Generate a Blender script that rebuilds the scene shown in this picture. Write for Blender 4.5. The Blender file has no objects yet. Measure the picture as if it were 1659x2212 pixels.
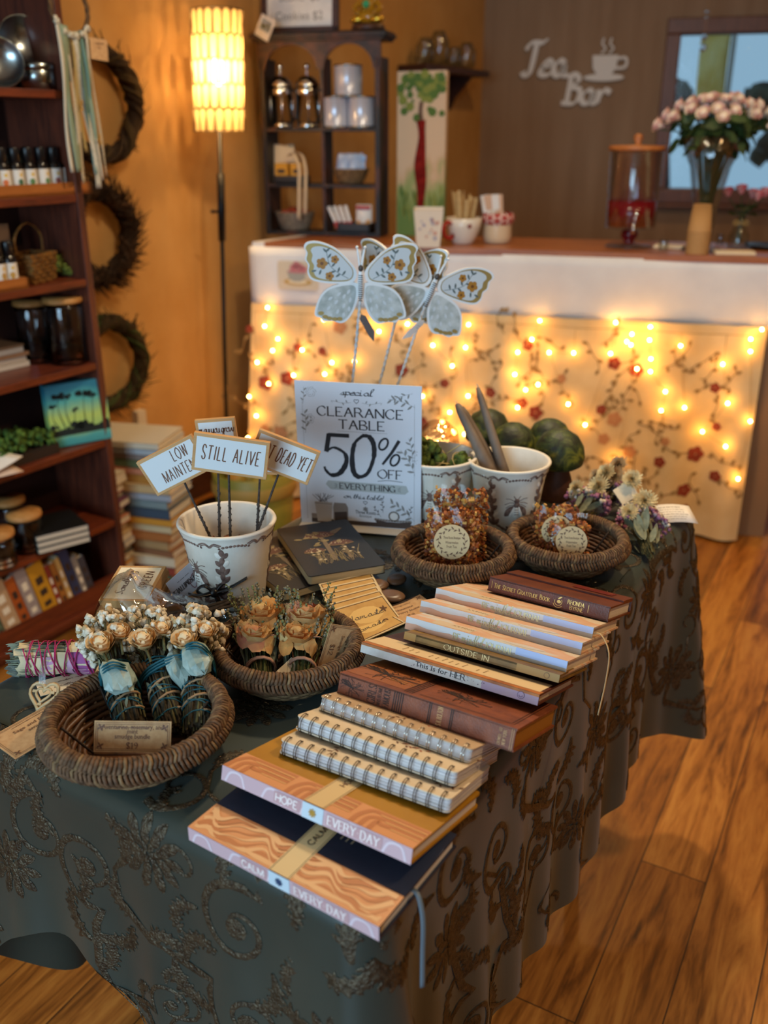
import bpy, math, random
from math import sin, cos, pi, sqrt, atan2, radians
from mathutils import Matrix, Vector
random.seed(7)
R = random.random
def U(a, b): return a + (b - a) * R()
S = bpy.context.scene
COL = S.collection

# ---------------------------------------------------------------- camera
FPX = 2000.0                       # focal length in pixels of the 1659 x 2212 frame
PITCH = math.atan(0.409)
CAMH = 1.37
cam_data = bpy.data.cameras.new('camera')
cam_data.sensor_fit = 'AUTO'
cam_data.sensor_width = 36.0
cam_data.lens = FPX / 2212 * 36.0
cam_data.clip_start = 0.02
cam_data.dof.use_dof = True
cam_data.dof.focus_distance = 1.14
cam_data.dof.aperture_fstop = 3.8
cam = bpy.data.objects.new('camera', cam_data)
COL.objects.link(cam)
cam.location = (0, 0, CAMH)
cam.rotation_euler = (pi / 2 - PITCH, 0, 0)
S.camera = cam
CS, SN = cos(PITCH), sin(PITCH)

# ---------------------------------------------------------------- view
S.view_settings.view_transform = 'Standard'
S.view_settings.look = 'None'
S.view_settings.exposure = 0.0
S.view_settings.gamma = 1.0
S.view_settings.use_curve_mapping = False
S.cycles.use_denoising = True
S.cycles.max_bounces = 8
S.cycles.transparent_max_bounces = 16
S.cycles.caustics_reflective = False
S.cycles.caustics_refractive = False
S.cycles.sample_clamp_indirect = 4.0

# ---------------------------------------------------------------- daylight outside
W = bpy.data.worlds.new('daylight')
S.world = W
W.use_nodes = True
_bg = W.node_tree.nodes['Background']
_bg.inputs[0].default_value = (0.27, 0.47, 0.64, 1)
_bg.inputs[1].default_value = 0.9

def light(name, kind, loc, energy, color, size=0.2, target=None, size_y=None, spread=None):
    d = bpy.data.lights.new(name, kind)
    d.energy = energy
    d.color = color
    if kind == 'AREA':
        d.size = size
        if size_y:
            d.shape = 'RECTANGLE'; d.size_y = size_y
        else:
            d.shape = 'DISK'
        if spread: d.spread = spread
    else:
        d.shadow_soft_size = size
    o = bpy.data.objects.new(name, d)
    COL.objects.link(o)
    o.location = loc
    if target is not None:
        o.rotation_euler = (Vector(target) - Vector(loc)).to_track_quat('-Z', 'Y').to_euler()
    return o
DAY = (0.50, 0.77, 1.0)
WARM = (1.0, 0.62, 0.27)
light('window_daylight', 'AREA', (-1.55, -1.93, 1.45), 108, DAY, 1.9, (-0.2, 1.2, 0.9), 1.4)
light('ceiling_downlight_over_table', 'AREA', (0.22, 2.05, 2.55), 25, (1.0, 0.79, 0.52), 0.16, (0.12, 1.6, 0))
light('ceiling_downlight_over_counter', 'AREA', (1.5, 2.0, 2.55), 5, WARM, 0.16, (1.5, 2.1, 0))
light('ceiling_downlight_by_wall', 'AREA', (0.9, 4.1, 2.55), 7, WARM, 0.16, (0.9, 4.2, 0))
light('added_aisle_light', 'AREA', (1.35, 1.05, 2.55), 20, (1.0, 0.66, 0.33), 0.16, (1.3, 1.0, 0))  # added lamp, no fixture: brightens the right-hand floor and cloth side

# ---------------------------------------------------------------- measuring helpers
def ray(u, v):
    a = (u - 829.5) / FPX; b = (v - 1106) / FPX
    return Vector((a, CS - b * SN, -SN - b * CS))
def PZ(u, v, z):
    r = ray(u, v); return Vector((0, 0, CAMH)) + r * ((z - CAMH) / r.z)
def PY(u, v, y):
    r = ray(u, v); return Vector((0, 0, CAMH)) + r * (y / r.y)
def PP(u, v, p0, n):
    r = ray(u, v); o = Vector((0, 0, CAMH)); n = Vector(n)
    return o + r * ((Vector(p0) - o).dot(n) / r.dot(n))
TT = 0.751                          # top of the tablecloth
def PT(u, v, h=0.0): return PZ(u, v, TT + h)
LD = Vector((0.52, 0.8542, 0))      # long direction of the table, of the left wall and the floorboards
AD = Vector((-0.8542, 0.52, 0))     # across, towards the left
CDIR = Vector((0.966, -0.2588, 0))  # along the counter, to the right
CN = Vector((-0.2588, -0.966, 0))   # out of the counter front, towards the camera
C0 = Vector((0.38, 3.365, 0))       # on the counter front
LW0 = Vector((-1.181, 2.834, 0)); LWN = Vector((0.8542, -0.52, 0))   # left wall and its normal
CORNER = LW0 + LD * 3.321
def PC(u, v, off=0.0): return PP(u, v, C0 + CN * off, CN)
def PLW(u, v, off=0.0): return PP(u, v, LW0 + LWN * off, LWN)
def PRW(u, v, off=0.0): return PP(u, v, CORNER + CN * off, CN)

# ---------------------------------------------------------------- mesh helpers
def frame(o, x, y):
    x = Vector(x).normalized(); y = Vector(y); y = (y - x * y.dot(x)).normalized(); z = x.cross(y)
    m = Matrix.Identity(4)
    for i in range(3):
        m[i][0], m[i][1], m[i][2], m[i][3] = x[i], y[i], z[i], o[i]
    return m
def T(x, y=0, z=0): return Matrix.Translation((x, y, z))
def RZ(a): return Matrix.Rotation(a, 4, 'Z')
def RX(a): return Matrix.Rotation(a, 4, 'X')
def RY(a): return Matrix.Rotation(a, 4, 'Y')
def SC(x, y=None, z=None):
    return Matrix.Diagonal((x, x if y is None else y, x if z is None else z, 1))
def arc(cx, cy, r, a0, a1, n=12, ry=None):
    ry = r if ry is None else ry
    return [(cx + r * cos(a0 + (a1 - a0) * i / n), cy + ry * sin(a0 + (a1 - a0) * i / n)) for i in range(n + 1)]
def spline(p, n=6, closed=False):
    p = [Vector(q) for q in p]; m = len(p); out = []
    if m < 3: return p
    segs = m if closed else m - 1
    for i in range(segs):
        a = p[(i - 1) % m] if (closed or i > 0) else p[0] * 2 - p[1]
        b = p[i]; c = p[(i + 1) % m]
        d = p[(i + 2) % m] if (closed or i < m - 2) else p[-1] * 2 - p[-2]
        for k in range(n):
            t = k / n
            out.append(0.5 * ((2 * b) + (c - a) * t + (2 * a - 5 * b + 4 * c - d) * t * t + (3 * b - a - 3 * c + d) * t ** 3))
    if not closed: out.append(p[-1])
    return out

class MB:
    def __init__(s, M=None):
        s.v = []; s.f = []; s.m = []; s.s = []; s.M = M or Matrix.Identity(4)
    def add(s, vs, fs, m=0, smooth=False, M=None):
        o = len(s.v); X = s.M @ M if M is not None else s.M
        s.v += [tuple(X @ Vector(q)) for q in vs]
        s.f += [tuple(i + o for i in f) for f in fs]
        s.m += [m] * len(fs); s.s += [smooth] * len(fs)
        return s
    def box(s, c, d, m=0, M=None):
        x, y, z = c; a, b, h = d[0] / 2, d[1] / 2, d[2] / 2
        vs = [(x + i * a, y + j * b, z + k * h) for k in (-1, 1) for j in (-1, 1) for i in (-1, 1)]
        return s.add(vs, [(0, 2, 3, 1), (4, 5, 7, 6), (0, 1, 5, 4), (2, 6, 7, 3), (0, 4, 6, 2), (1, 3, 7, 5)], m, False, M)
    def prism(s, poly, z0, z1, m=0, M=None, smooth=False, mside=None):
        n = len(poly); vs = [(p[0], p[1], z0) for p in poly] + [(p[0], p[1], z1) for p in poly]
        s.add(vs, [tuple(range(n - 1, -1, -1)), tuple(range(n, 2 * n))], m, False, M)
        return s.add(vs, [(i, (i + 1) % n, n + (i + 1) % n, n + i) for i in range(n)], m if mside is None else mside, smooth, M)
    def rbox(s, c, d, r=0.004, m=0, M=None, n=4, mside=None):
        a, b = d[0] / 2, d[1] / 2; r = min(r, a * .99, b * .99); p = []
        for (i, j, t) in ((1, 1, 0), (-1, 1, pi / 2), (-1, -1, pi), (1, -1, 1.5 * pi)):
            p += arc(c[0] + i * (a - r), c[1] + j * (b - r), r, t, t + pi / 2, n)
        return s.prism(p, c[2] - d[2] / 2, c[2] + d[2] / 2, m, M, False, mside)
    def lathe(s, prof, seg=32, m=0, M=None, ms=None, wob=None):
        vs = []; fs = []; mm = []
        for (r, z) in prof:
            for k in range(seg):
                a = 2 * pi * k / seg; q = r * (1 + (wob(a, z) if wob else 0))
                vs.append((q * cos(a), q * sin(a), z))
        for i in range(len(prof) - 1):
            fl = [(i * seg + k, i * seg + (k + 1) % seg, (i + 1) * seg + (k + 1) % seg, (i + 1) * seg + k) for k in range(seg)]
            s.add([], [], 0)
            fs += fl; mm += [ms[i] if ms else m] * seg
        o = len(s.v); X = s.M @ M if M is not None else s.M
        s.v += [tuple(X @ Vector(q)) for q in vs]; s.f += [tuple(i + o for i in f) for f in fs]; s.m += mm; s.s += [True] * len(fs)
        return s
    def tube(s, pts, r, seg=8, m=0, M=None, closed=False, caps=True, flat=1.0):
        pts = [Vector(p) for p in pts]; n = len(pts); vs = []; fs = []
        rr = r if isinstance(r, (list, tuple)) else [r] * n
        up = Vector((0, 0, 1)); prev = None
        for i, p in enumerate(pts):
            a = pts[(i - 1) % n] if (closed or i > 0) else p
            b = pts[(i + 1) % n] if (closed or i < n - 1) else p
            t = (b - a)
            t = t.normalized() if t.length > 1e-9 else Vector((0, 0, 1))
            if prev is None:
                x = t.cross(up)
                if x.length < 1e-3: x = t.cross(Vector((1, 0, 0)))
                x.normalize()
            else:
                x = prev - t * prev.dot(t)
                if x.length < 1e-6: x = t.orthogonal()
                x.normalize()
            prev = x; y = t.cross(x)
            for k in range(seg):
                q = 2 * pi * k / seg
                vs.append(p + x * (rr[i] * cos(q)) + y * (rr[i] * flat * sin(q)))
        for i in range(n if closed else n - 1):
            j = (i + 1) % n
            fs += [(i * seg + k, i * seg + (k + 1) % seg, j * seg + (k + 1) % seg, j * seg + k) for k in range(seg)]
        if caps and not closed:
            fs += [tuple(range(seg - 1, -1, -1)), tuple(range((n - 1) * seg, n * seg))]
        return s.add(vs, fs, m, True, M)
    def ball(s, c, r, m=0, M=None, seg=12, rings=8, sc=(1, 1, 1), wob=0.0):
        vs = []; fs = []
        for i in range(rings + 1):
            t = pi * i / rings
            for k in range(seg):
                a = 2 * pi * k / seg; q = r * (1 + (U(-wob, wob) if wob else 0))
                vs.append((c[0] + q * sc[0] * sin(t) * cos(a), c[1] + q * sc[1] * sin(t) * sin(a), c[2] - q * sc[2] * cos(t)))
        for i in range(rings):
            fs += [(i * seg + k, i * seg + (k + 1) % seg, (i + 1) * seg + (k + 1) % seg, (i + 1) * seg + k) for k in range(seg)]
        return s.add(vs, fs, m, True, M)
    def grid(s, nx, ny, fn, m=0, M=None, smooth=True, closed=False):
        vs = [fn(i / nx, j / ny) for j in range(ny + 1) for i in range(nx + (0 if closed else 1))]
        w = nx if closed else nx + 1
        fs = [(j * w + i, j * w + (i + 1) % w, (j + 1) * w + (i + 1) % w, (j + 1) * w + i) for j in range(ny) for i in range(nx)]
        return s.add(vs, fs, m, smooth, M)
    # ---- printed, painted or embossed marks: 2D strokes laid on a surface by mp(x, y, h)
    def strip(s, pts, w, mp, m=1, h=0.0003, em=0.0):
        pts = [Vector((p[0], p[1])) for p in pts]; n = len(pts)
        if n < 2: return s
        ww = w if isinstance(w, (list, tuple)) else [w] * n; h += (len(s.v) % 11) * 8e-6
        vs = []; fs = []; k = 3 if em else 2
        for i, p in enumerate(pts):
            t = pts[min(i + 1, n - 1)] - pts[max(i - 1, 0)]
            if t.length < 1e-9: t = Vector((1, 0))
            t.normalize(); nn = Vector((-t.y, t.x)) * (ww[i] / 2)
            a = p + nn; b = p - nn
            vs.append(mp(a.x, a.y, h))
            if em: vs.append(mp(p.x, p.y, h + em * min(1, ww[i] / em / 3)))
            vs.append(mp(b.x, b.y, h))
        for i in range(n - 1):
            for q in range(k - 1):
                fs.append((i * k + q, i * k + q + 1, (i + 1) * k + q + 1, (i + 1) * k + q))
        return s.add(vs, fs, m, bool(em))
    def blob(s, pts, mp, m=1, h=0.0003, em=0.0):
        pts = [Vector((p[0], p[1])) for p in pts]; n = len(pts)
        c = sum(pts, Vector((0, 0))) / n
        vs = [mp(p.x, p.y, h) for p in pts] + [mp(c.x, c.y, h + em)]
        return s.add(vs, [(i, (i + 1) % n, n) for i in range(n)], m, bool(em))
    def disc2(s, x, y, r, mp, m=1, h=0.0003, em=0.0, n=10, ry=None):
        return s.blob(arc(x, y, r, 0, 2 * pi * (n - 1) / n, n - 1, ry), mp, m, h, em)
    def leaf2(s, x, y, a, l, w, mp, m=1, h=0.0003, em=0.0, bend=0.0):
        p = []; q = []
        for i in range(7):
            t = i / 6; an = a + bend * (t - .5)
            bx, by = x + l * t * cos(a + bend * t * .5), y + l * t * sin(a + bend * t * .5); ww = w * .5 * sin(pi * min(1, t * .92 + .04)) ** .8
            p.append((bx - ww * sin(an), by + ww * cos(an))); q.append((bx + ww * sin(an), by - ww * cos(an)))
        return s.blob(p + q[::-1], mp, m, h, em)
    def rect2(s, x0, y0, x1, y1, mp, m=1, h=0.0002, nx=1):
        vs = []
        for i in range(nx + 1):
            x = x0 + (x1 - x0) * i / nx
            vs += [mp(x, y0, h), mp(x, y1, h)]
        return s.add(vs, [(2 * i, 2 * i + 2, 2 * i + 3, 2 * i + 1) for i in range(nx)], m)
    def frame2(s, x0, y0, x1, y1, w, mp, m=1, h=0.0003):
        s.strip([(x0, y0), (x1, y0)], w, mp, m, h); s.strip([(x0, y1), (x1, y1)], w, mp, m, h)
        s.strip([(x0, y0), (x0, y1)], w, mp, m, h); return s.strip([(x1, y0), (x1, y1)], w, mp, m, h)
    def build(s, name, mats, parent=None, bevel=0, sub=0, solid=0, weld=False):
        me = bpy.data.meshes.new(name)
        me.from_pydata(s.v, [], s.f)
        me.polygons.foreach_set('material_index', s.m)
        me.polygons.foreach_set('use_smooth', s.s)
        for a in (mats if isinstance(mats, (list, tuple)) else [mats]): me.materials.append(a)
        me.update()
        o = bpy.data.objects.new(name, me); COL.objects.link(o)
        if parent is not None: o.parent = parent
        if solid:
            q = o.modifiers.new('Solidify', 'SOLIDIFY'); q.thickness = solid; q.offset = 0
        if bevel:
            q = o.modifiers.new('Bevel', 'BEVEL'); q.width = bevel; q.segments = 2; q.limit_method = 'ANGLE'; q.angle_limit = radians(50)
        if sub:
            q = o.modifiers.new('Subdivision', 'SUBSURF'); q.levels = sub; q.render_levels = sub
        return o

def flat(M=None):
    if M is None: return lambda x, y, h: Vector((x, y, h))
    return lambda x, y, h: M @ Vector((x, y, h))
def tag(o, label, cat, group=None, kind=None):
    if label: o['label'] = label
    if cat: o['category'] = cat
    if group: o['group'] = group
    if kind: o['kind'] = kind
    return o
def thing(name, label, cat, M=None, group=None):
    o = bpy.data.objects.new(name, None); COL.objects.link(o)
    o.empty_display_size = 0.05
    if M is not None:
        if not isinstance(M, Matrix): M = Matrix.Translation(M)
        o.matrix_world = M
    return tag(o, label, cat, group)
def struct(o): o['kind'] = 'structure'; return o
def dup(o, M=None, parent=None, label=None):
    c = o.copy(); COL.objects.link(c)
    if parent is not None: c.parent = parent
    if M is not None: c.matrix_world = M
    if label: c['label'] = label
    for ch in [k for k in COL.objects if k.parent == o]: dup(ch, None, c)
    return c

# ---------------------------------------------------------------- lettering (single-stroke alphabets)
CAPS = {'A': (8, "00 4a 80|24 64"), 'B': (7, "00 0a|~0a 4a 68 56 05|~05 45 73 60 30 00"), 'C': (8, "~88 6a 3a 07 03 30 60 82"),
 'D': (8, "00 0a|~0a 4a 77 73 40 00"), 'E': (6, "00 0a|0a 6a|05 45|00 60"), 'F': (6, "00 0a|0a 6a|05 45"),
 'G': (9, "~88 6a 3a 07 03 30 60 82|80 84|64 94"), 'H': (8, "00 0a|80 8a|05 85"), 'I': (2, "10 1a"), 'J': (5, "~4a 42 20 01"),
 'K': (8, "00 0a|8a 04|36 80"), 'L': (6, "00 0a|00 60"), 'M': (10, "00 0a 50 aa a0"), 'N': (8, "00 0a 80 8a"),
 'O': (9, "~4a 07 03 40 60 93 97 6a 4a"), 'P': (7, "00 0a|~0a 4a 68 66 44 04"), 'Q': (9, "~4a 07 03 40 60 93 97 6a 4a|63 90"),
 'R': (8, "00 0a|~0a 4a 68 66 45 05|45 80"), 'S': (6, "~68 4a 1a 07 25 44 62 50 20 02"), 'T': (8, "40 4a|0a 8a"), 'U': (8, "~0a 03 20 60 83 8a"),
 'V': (8, "0a 40 8a"), 'W': (12, "0a 30 6a 90 ca"), 'X': (8, "0a 80|8a 00"), 'Y': (8, "0a 45 8a|45 40"), 'Z': (8, "0a 8a 00 80"),
 '0': (7, "~3a 07 03 30 40 73 77 4a 3a"), '1': (4, "08 2a 20"), '2': (7, "~07 2a 5a 67 33 00|00 70"), '5': (6, "5a 1a 05|~05 36 63 40 10 02"),
 '8': (6, "~35 07 3a 67 35 02 30 62 35"), '9': (6, "~67 35 07 3a 67 53 20"), '$': (6, "~68 4a 1a 07 25 44 62 50 20 02|3b 3/"),
 '.': (3, "10 11"), ',': (3, "11 0/"), '!': (3, "1a 13|11 10"), '-': (5, "14 44"), '*': (4, "15 25"), ' ': (4, ""), "'": (2, "1a 18")}
SCRIPT = {'a': (6, "~57 38 16 24 44 57 54 74"), 'b': (5, "~06 2d 1b 14 34 56 38 17"), 'c': (4, "~47 28 06 14 34 54"), 'd': (5, "~47 28 06 14 34 4d 44 64"),
 'e': (4, "~06 47 28 05 14 34 55"), 'f': (4, "~06 4d 2d 10 00 24 45"), 'g': (5, "~47 28 06 14 34 48 40 10 45"), 'h': (5, "~05 2d 14|~14 27 48 44 64"),
 'i': (3, "~07 18 14 34|1a 1b"), 'l': (3, "~05 3d 1c 14 34"), 'm': (8, "~07 18 14|~15 38 34|~35 58 54 84"), 'n': (5, "~07 18 14|~15 38 44 64"),
 'o': (5, "~38 06 14 44 56 38 58"), 'p': (5, "~07 18 10|~17 38 56 34 15"), 'r': (4, "07 18 14|~15 27 38 57"), 's': (4, "~04 38 36 44 14|34 54"),
 't': (3, "~05 2d 14 34|0a 3a"), 'u': (5, "~08 05 14 44 48 44 64"), 'w': (7, "~08 05 24 48 55 74 88"), 'y': (5, "~08 05 34 48 40 10 45"),
 'N': (7, "04 1d 54 6d"), 'T': (7, "~0b 2d 6d 8e|~4d 35 14 05"), 'B': (6, "24 2d|~0c 3d 5b 29|~29 68 54 04"), 'S': (6, "~5c 3d 1b 38 46 24 05"),
 '!': (3, "1d 17|15 14"), ' ': (3, ""), 'v': (5, "~08 24 48"), 'k': (5, "~05 2d 14|~48 16 54"), 'x': (5, "08 44|48 04"), 'j': (3, "18 10"), ',': (2, "14 02"), '2': (5, "~0b 3d 4a 04|04 54")}
def _ch(c): return ord(c) - 48 if c <= '9' else ord(c) - 87
def letters(mb, s, size, mp, m=1, x=0, y=0, style='sans', wt=0.1, fit=None, h=0.0004, track=2.0, align='c', xs=None, small=False):
    """Lay the words s with cap height size on a surface; style sans, serif, hand or script."""
    if style in ('serif', 'sans') and not small and any(c.islower() for c in s): return typeset(mb, s, size, mp, m, x, y, fit, h, align)
    tab = SCRIPT if style == 'script' else CAPS
    k = size / 10; dy = -4 if style == 'script' else 0
    xsc = xs or {'sans': .8, 'serif': .85, 'hand': .5, 'script': .85}[style]
    if style == 'script': track = 0
    lay = []; cx = 0
    for ch in s:
        sm = lo = False
        if style != 'script': sm = ch.islower(); ch = ch.upper()
        w, d = (SCRIPT if lo else tab).get(ch, (4, ""))
        q = .78 if sm else 1
        lay.append((cx, d, q, lo)); cx += w * xsc * q + ((track * .35 if lo else track) if d or ch == ' ' else 0)
    tot = (cx - track) * k
    fx = (fit / tot) if fit else 1.0
    x0 = x - (tot * fx / 2 if align == 'c' else (tot * fx if align == 'r' else 0))
    nib = {'serif': radians(20), 'script': radians(35)}.get(style)
    for (ox, d, q, lo) in lay:
        for st in [t for t in d.split('|') if t]:
            cur = st[0] == '~'
            pts = [(_ch(t[0]), _ch(t[1])) for t in st.lstrip('~').split()]
            P = []
            for (a, b) in (spline(pts, 4) if cur else pts):
                b = (b + (-4 if lo else dy)) * q * (1.12 if lo else 1); a = a * xsc * q + ox
                if style in ('hand', 'script'): a += b * .12
                P.append((x0 + a * k * fx, y + b * k))
            W_ = []
            for i in range(len(P)):
                tx = P[min(i + 1, len(P) - 1)][0] - P[max(i - 1, 0)][0]; ty = P[min(i + 1, len(P) - 1)][1] - P[max(i - 1, 0)][1]
                if nib is None: W_.append(wt * size)
                else: W_.append(size * wt * (.3 + .7 * abs(sin(atan2(ty, tx) - nib))))
            if not cur and len(P) > 2:
                for i in range(len(P) - 1):
                    w_ = wt * size if nib is None else size * wt * (.3 + .7 * abs(sin(atan2(P[i + 1][1] - P[i][1], P[i + 1][0] - P[i][0]) - nib)))
                    mb.strip([P[i], P[i + 1]], w_, mp, m, h)
            else: mb.strip(P, W_, mp, m, h)
            if style == 'serif' and not cur and not lo:
                for (i, j) in ((0, 1), (-1, -2)):
                    ddx = abs(pts[i][0] - pts[j][0]); ddy = abs(pts[i][1] - pts[j][1])
                    if ddy > ddx and pts[i][1] in (0, 10):
                        mb.strip([(P[i][0] - size * .11, P[i][1]), (P[i][0] + size * .11, P[i][1])], size * wt * .35, mp, m, h)
                    elif ddy == 0 and ddx > 3:
                        mb.strip([(P[i][0], P[i][1] - size * .07), (P[i][0], P[i][1] + size * .07)], size * wt * .35, mp, m, h)
    return tot * fx
def typeset(mb, s, size, mp, m, x, y, fit, h, align):
    c = bpy.data.curves.new('type', 'FONT'); c.body = s; c.size = size / .7; c.resolution_u = 2; c.offset = size * .008
    o = bpy.data.objects.new('type', c); me = bpy.data.meshes.new_from_object(o)
    vs = [v.co.copy() for v in me.vertices]; fs = [tuple(p.vertices) for p in me.polygons]
    bpy.data.objects.remove(o); bpy.data.curves.remove(c); bpy.data.meshes.remove(me)
    if not vs: return 0
    x0 = min(v.x for v in vs); x1 = max(v.x for v in vs); k = fit / (x1 - x0) if fit else 1; w = (x1 - x0) * k
    ox = x - (w / 2 if align == 'c' else (w if align == 'r' else 0)); mb.add([mp(ox + (v.x - x0) * k, y + v.y, h) for v in vs], fs, m); return w
def fine_print(mb, x0, y0, x1, n, lead, mp, m=1, w=0.0006, h=0.0004):
    """Rows of print too small to read in the photograph."""
    for i in range(n):
        x = x0; y = y0 - i * lead; e = x1 - (U(0, .3) * (x1 - x0) if i == n - 1 else 0)
        while x < e:
            l = U(.003, .009); mb.strip([(x, y), (min(e, x + l), y)], w, mp, m, h); x += l + .0016
# ---------------------------------------------------------------- materials
def lin(c):
    if isinstance(c, str):
        c = c.lstrip('#'); c = [int(c[i:i + 2], 16) / 255 for i in (0, 2, 4)]
    return tuple(((x + .055) / 1.055) ** 2.4 if x > .04045 else x / 12.92 for x in c)
def rgba(c): return (*lin(c), 1)
class NT:
    def __init__(s, name):
        s.mat = bpy.data.materials.new(name); s.mat.use_nodes = True
        s.t = s.mat.node_tree; s.n = s.t.nodes; s.l = s.t.links
        s.b = s.n['Principled BSDF']
    def new(s, typ, **kw):
        x = s.n.new(typ)
        for k, v in kw.items():
            if k.startswith('i_'):
                key = k[2:]; key = int(key) if key.isdigit() else key
                x.inputs[key].default_value = v
            else: setattr(x, k, v)
        return x
    def link(s, a, b): s.l.new(a, b)
    def ramp(s, fac, stops, interp='LINEAR'):
        r = s.new('ShaderNodeValToRGB'); r.color_ramp.interpolation = interp
        e = r.color_ramp.elements
        while len(e) < len(stops): e.new(.5)
        for i, (p, c) in enumerate(stops): e[i].position = p; e[i].color = rgba(c)
        s.link(fac, r.inputs[0]); return r.outputs[0]
    def coord(s, scale=(1, 1, 1), kind='Object', rot=(0, 0, 0)):
        tc = s.new('ShaderNodeTexCoord'); mp = s.new('ShaderNodeMapping')
        mp.inputs['Scale'].default_value = scale; mp.inputs['Rotation'].default_value = rot
        s.link(tc.outputs[kind], mp.inputs[0]); return mp.outputs[0]
    def noise(s, vec, scale, detail=4, rough=.55, dist=0):
        n = s.new('ShaderNodeTexNoise'); n.inputs['Scale'].default_value = scale; n.inputs['Detail'].default_value = detail
        n.inputs['Roughness'].default_value = rough; n.inputs['Distortion'].default_value = dist
        s.link(vec, n.inputs['Vector']); return n.outputs['Fac']
    def bump(s, fac, strength, dist=.002):
        b = s.new('ShaderNodeBump'); b.inputs['Strength'].default_value = strength; b.inputs['Distance'].default_value = dist
        s.link(fac, b.inputs['Height']); s.link(b.outputs[0], s.b.inputs['Normal'])
MATS = {}
def mat(name, color, rough=.6, metal=0, var=None, scale=40, bump=0, bscale=None, spec=.5, stretch=(1, 1, 1), trans=0, alpha=1, emit=None, estr=0, sheen=0, coat=0, sss=0, bdist=.002, ior=1.45, aniso=0, vr=(.35, .65)):
    if name in MATS: return MATS[name]
    k = NT(name); b = k.b
    b.inputs['Base Color'].default_value = rgba(color); b.inputs['Roughness'].default_value = rough
    b.inputs['Metallic'].default_value = metal; b.inputs['Specular IOR Level'].default_value = spec
    b.inputs['Transmission Weight'].default_value = trans; b.inputs['Alpha'].default_value = alpha
    b.inputs['IOR'].default_value = ior
    if sheen: b.inputs['Sheen Weight'].default_value = sheen
    if coat: b.inputs['Coat Weight'].default_value = coat; b.inputs['Coat Roughness'].default_value = .12
    if aniso: b.inputs['Anisotropic'].default_value = aniso
    if emit: b.inputs['Emission Color'].default_value = rgba(emit); b.inputs['Emission Strength'].default_value = estr
    if var or bump:
        v = k.coord(stretch); n = k.noise(v, scale)
        if var: k.link(k.ramp(n, [(vr[0], color), (vr[1], var)]), b.inputs['Base Color'])
        if bump: k.bump(k.noise(v, bscale, 3) if bscale else n, bump, bdist)
    MATS[name] = k.mat
    return k.mat
def wood(name, c1, c2, scale=14, axis=0, rough=.45, coat=0.0, bump=.15):
    if name in MATS: return MATS[name]
    k = NT(name); st = [9, 9, 9]; st[axis] = .9
    v = k.coord(tuple(st)); n = k.noise(v, scale * .35, 6, .6, 1.2); n2 = k.noise(v, scale * 3, 3)
    mx = k.new('ShaderNodeMath', operation='MULTIPLY_ADD', i_1=.75); k.link(n, mx.inputs[0])
    m2 = k.new('ShaderNodeMath', operation='MULTIPLY', i_1=.25); k.link(n2, m2.inputs[0]); k.link(m2.outputs[0], mx.inputs[2])
    k.link(k.ramp(mx.outputs[0], [(.35, c1), (.65, c2)]), k.b.inputs['Base Color'])
    k.b.inputs['Roughness'].default_value = rough
    if coat: k.b.inputs['Coat Weight'].default_value = coat; k.b.inputs['Coat Roughness'].default_value = .2
    k.bump(mx.outputs[0], bump, .001)
    MATS[name] = k.mat; return k.mat
def glass(name, color='#ffffff', rough=.02, ior=1.45):
    return mat(name, color, rough, trans=1.0, ior=ior)
def film(name, color='#ffffff', clear=.8, rough=.08, fr=.4):
    """Thin clear sheet: mostly see-through with sharp glints."""
    if name in MATS: return MATS[name]
    k = NT(name); tr = k.new('ShaderNodeBsdfTransparent'); tr.inputs[0].default_value = rgba(color)
    gl = k.new('ShaderNodeBsdfGlossy'); gl.inputs['Roughness'].default_value = rough
    lw = k.new('ShaderNodeLayerWeight', i_Blend=.25)
    v = k.coord(); k_n = k.noise(v, 60, 3)
    bp = k.new('ShaderNodeBump'); bp.inputs['Strength'].default_value = .3; bp.inputs['Distance'].default_value = .003
    k.link(k_n, bp.inputs['Height']); k.link(bp.outputs[0], gl.inputs['Normal'])
    ma = k.new('ShaderNodeMath', operation='MULTIPLY_ADD', i_1=fr, i_2=(1 - clear) * fr); k.link(lw.outputs['Fresnel'], ma.inputs[0])
    mx = k.new('ShaderNodeMixShader'); k.link(ma.outputs[0], mx.inputs[0]); k.link(tr.outputs[0], mx.inputs[1]); k.link(gl.outputs[0], mx.inputs[2])
    k.link(mx.outputs[0], k.n['Material Output'].inputs[0]); MATS[name] = k.mat; return k.mat
def glow(name, color, strength):
    if name in MATS: return MATS[name]
    k = NT(name); e = k.new('ShaderNodeEmission'); e.inputs[0].default_value = rgba(color); e.inputs[1].default_value = strength
    k.link(e.outputs[0], k.n['Material Output'].inputs[0]); MATS[name] = k.mat; return k.mat

INK = mat('dark_ink', '#2a2324', .6); INKB = mat('brown_ink', '#6e4a34', .6); INKG = mat('grey_ink', '#8a8784', .6)
WHITEINK = mat('white_ink', '#f2e6e2', .5); GOLDINK = mat('gold_foil', '#d9b36a', .3, .7)
PAPER = mat('white_paper', '#e9e6e2', .75, var='#dedbd8', scale=30)
PAGES = mat('page_edges', '#e6dcc8', .8, var='#cfc2aa', scale=260, stretch=(.05, .05, 9))
KRAFT = mat('kraft_card', '#c8a173', .8, var='#b98f62', scale=120)
CREAM = mat('cream_paper', '#ead9b8', .75)
BLACKM = mat('black_metal', '#17171a', .4, .6)
DARKWOOD = wood('dark_walnut', '#2c1712', '#4b281a')
REDWOOD = wood('red_mahogany', '#4a1d0d', '#7a3518', axis=0, coat=.15)
OAK = wood('pale_oak', '#b5854d', '#cda06a', rough=.6)
STRAW = mat('seagrass', '#75553a', .75, var='#412d1b', scale=160, bump=.5, bdist=.002)
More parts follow.
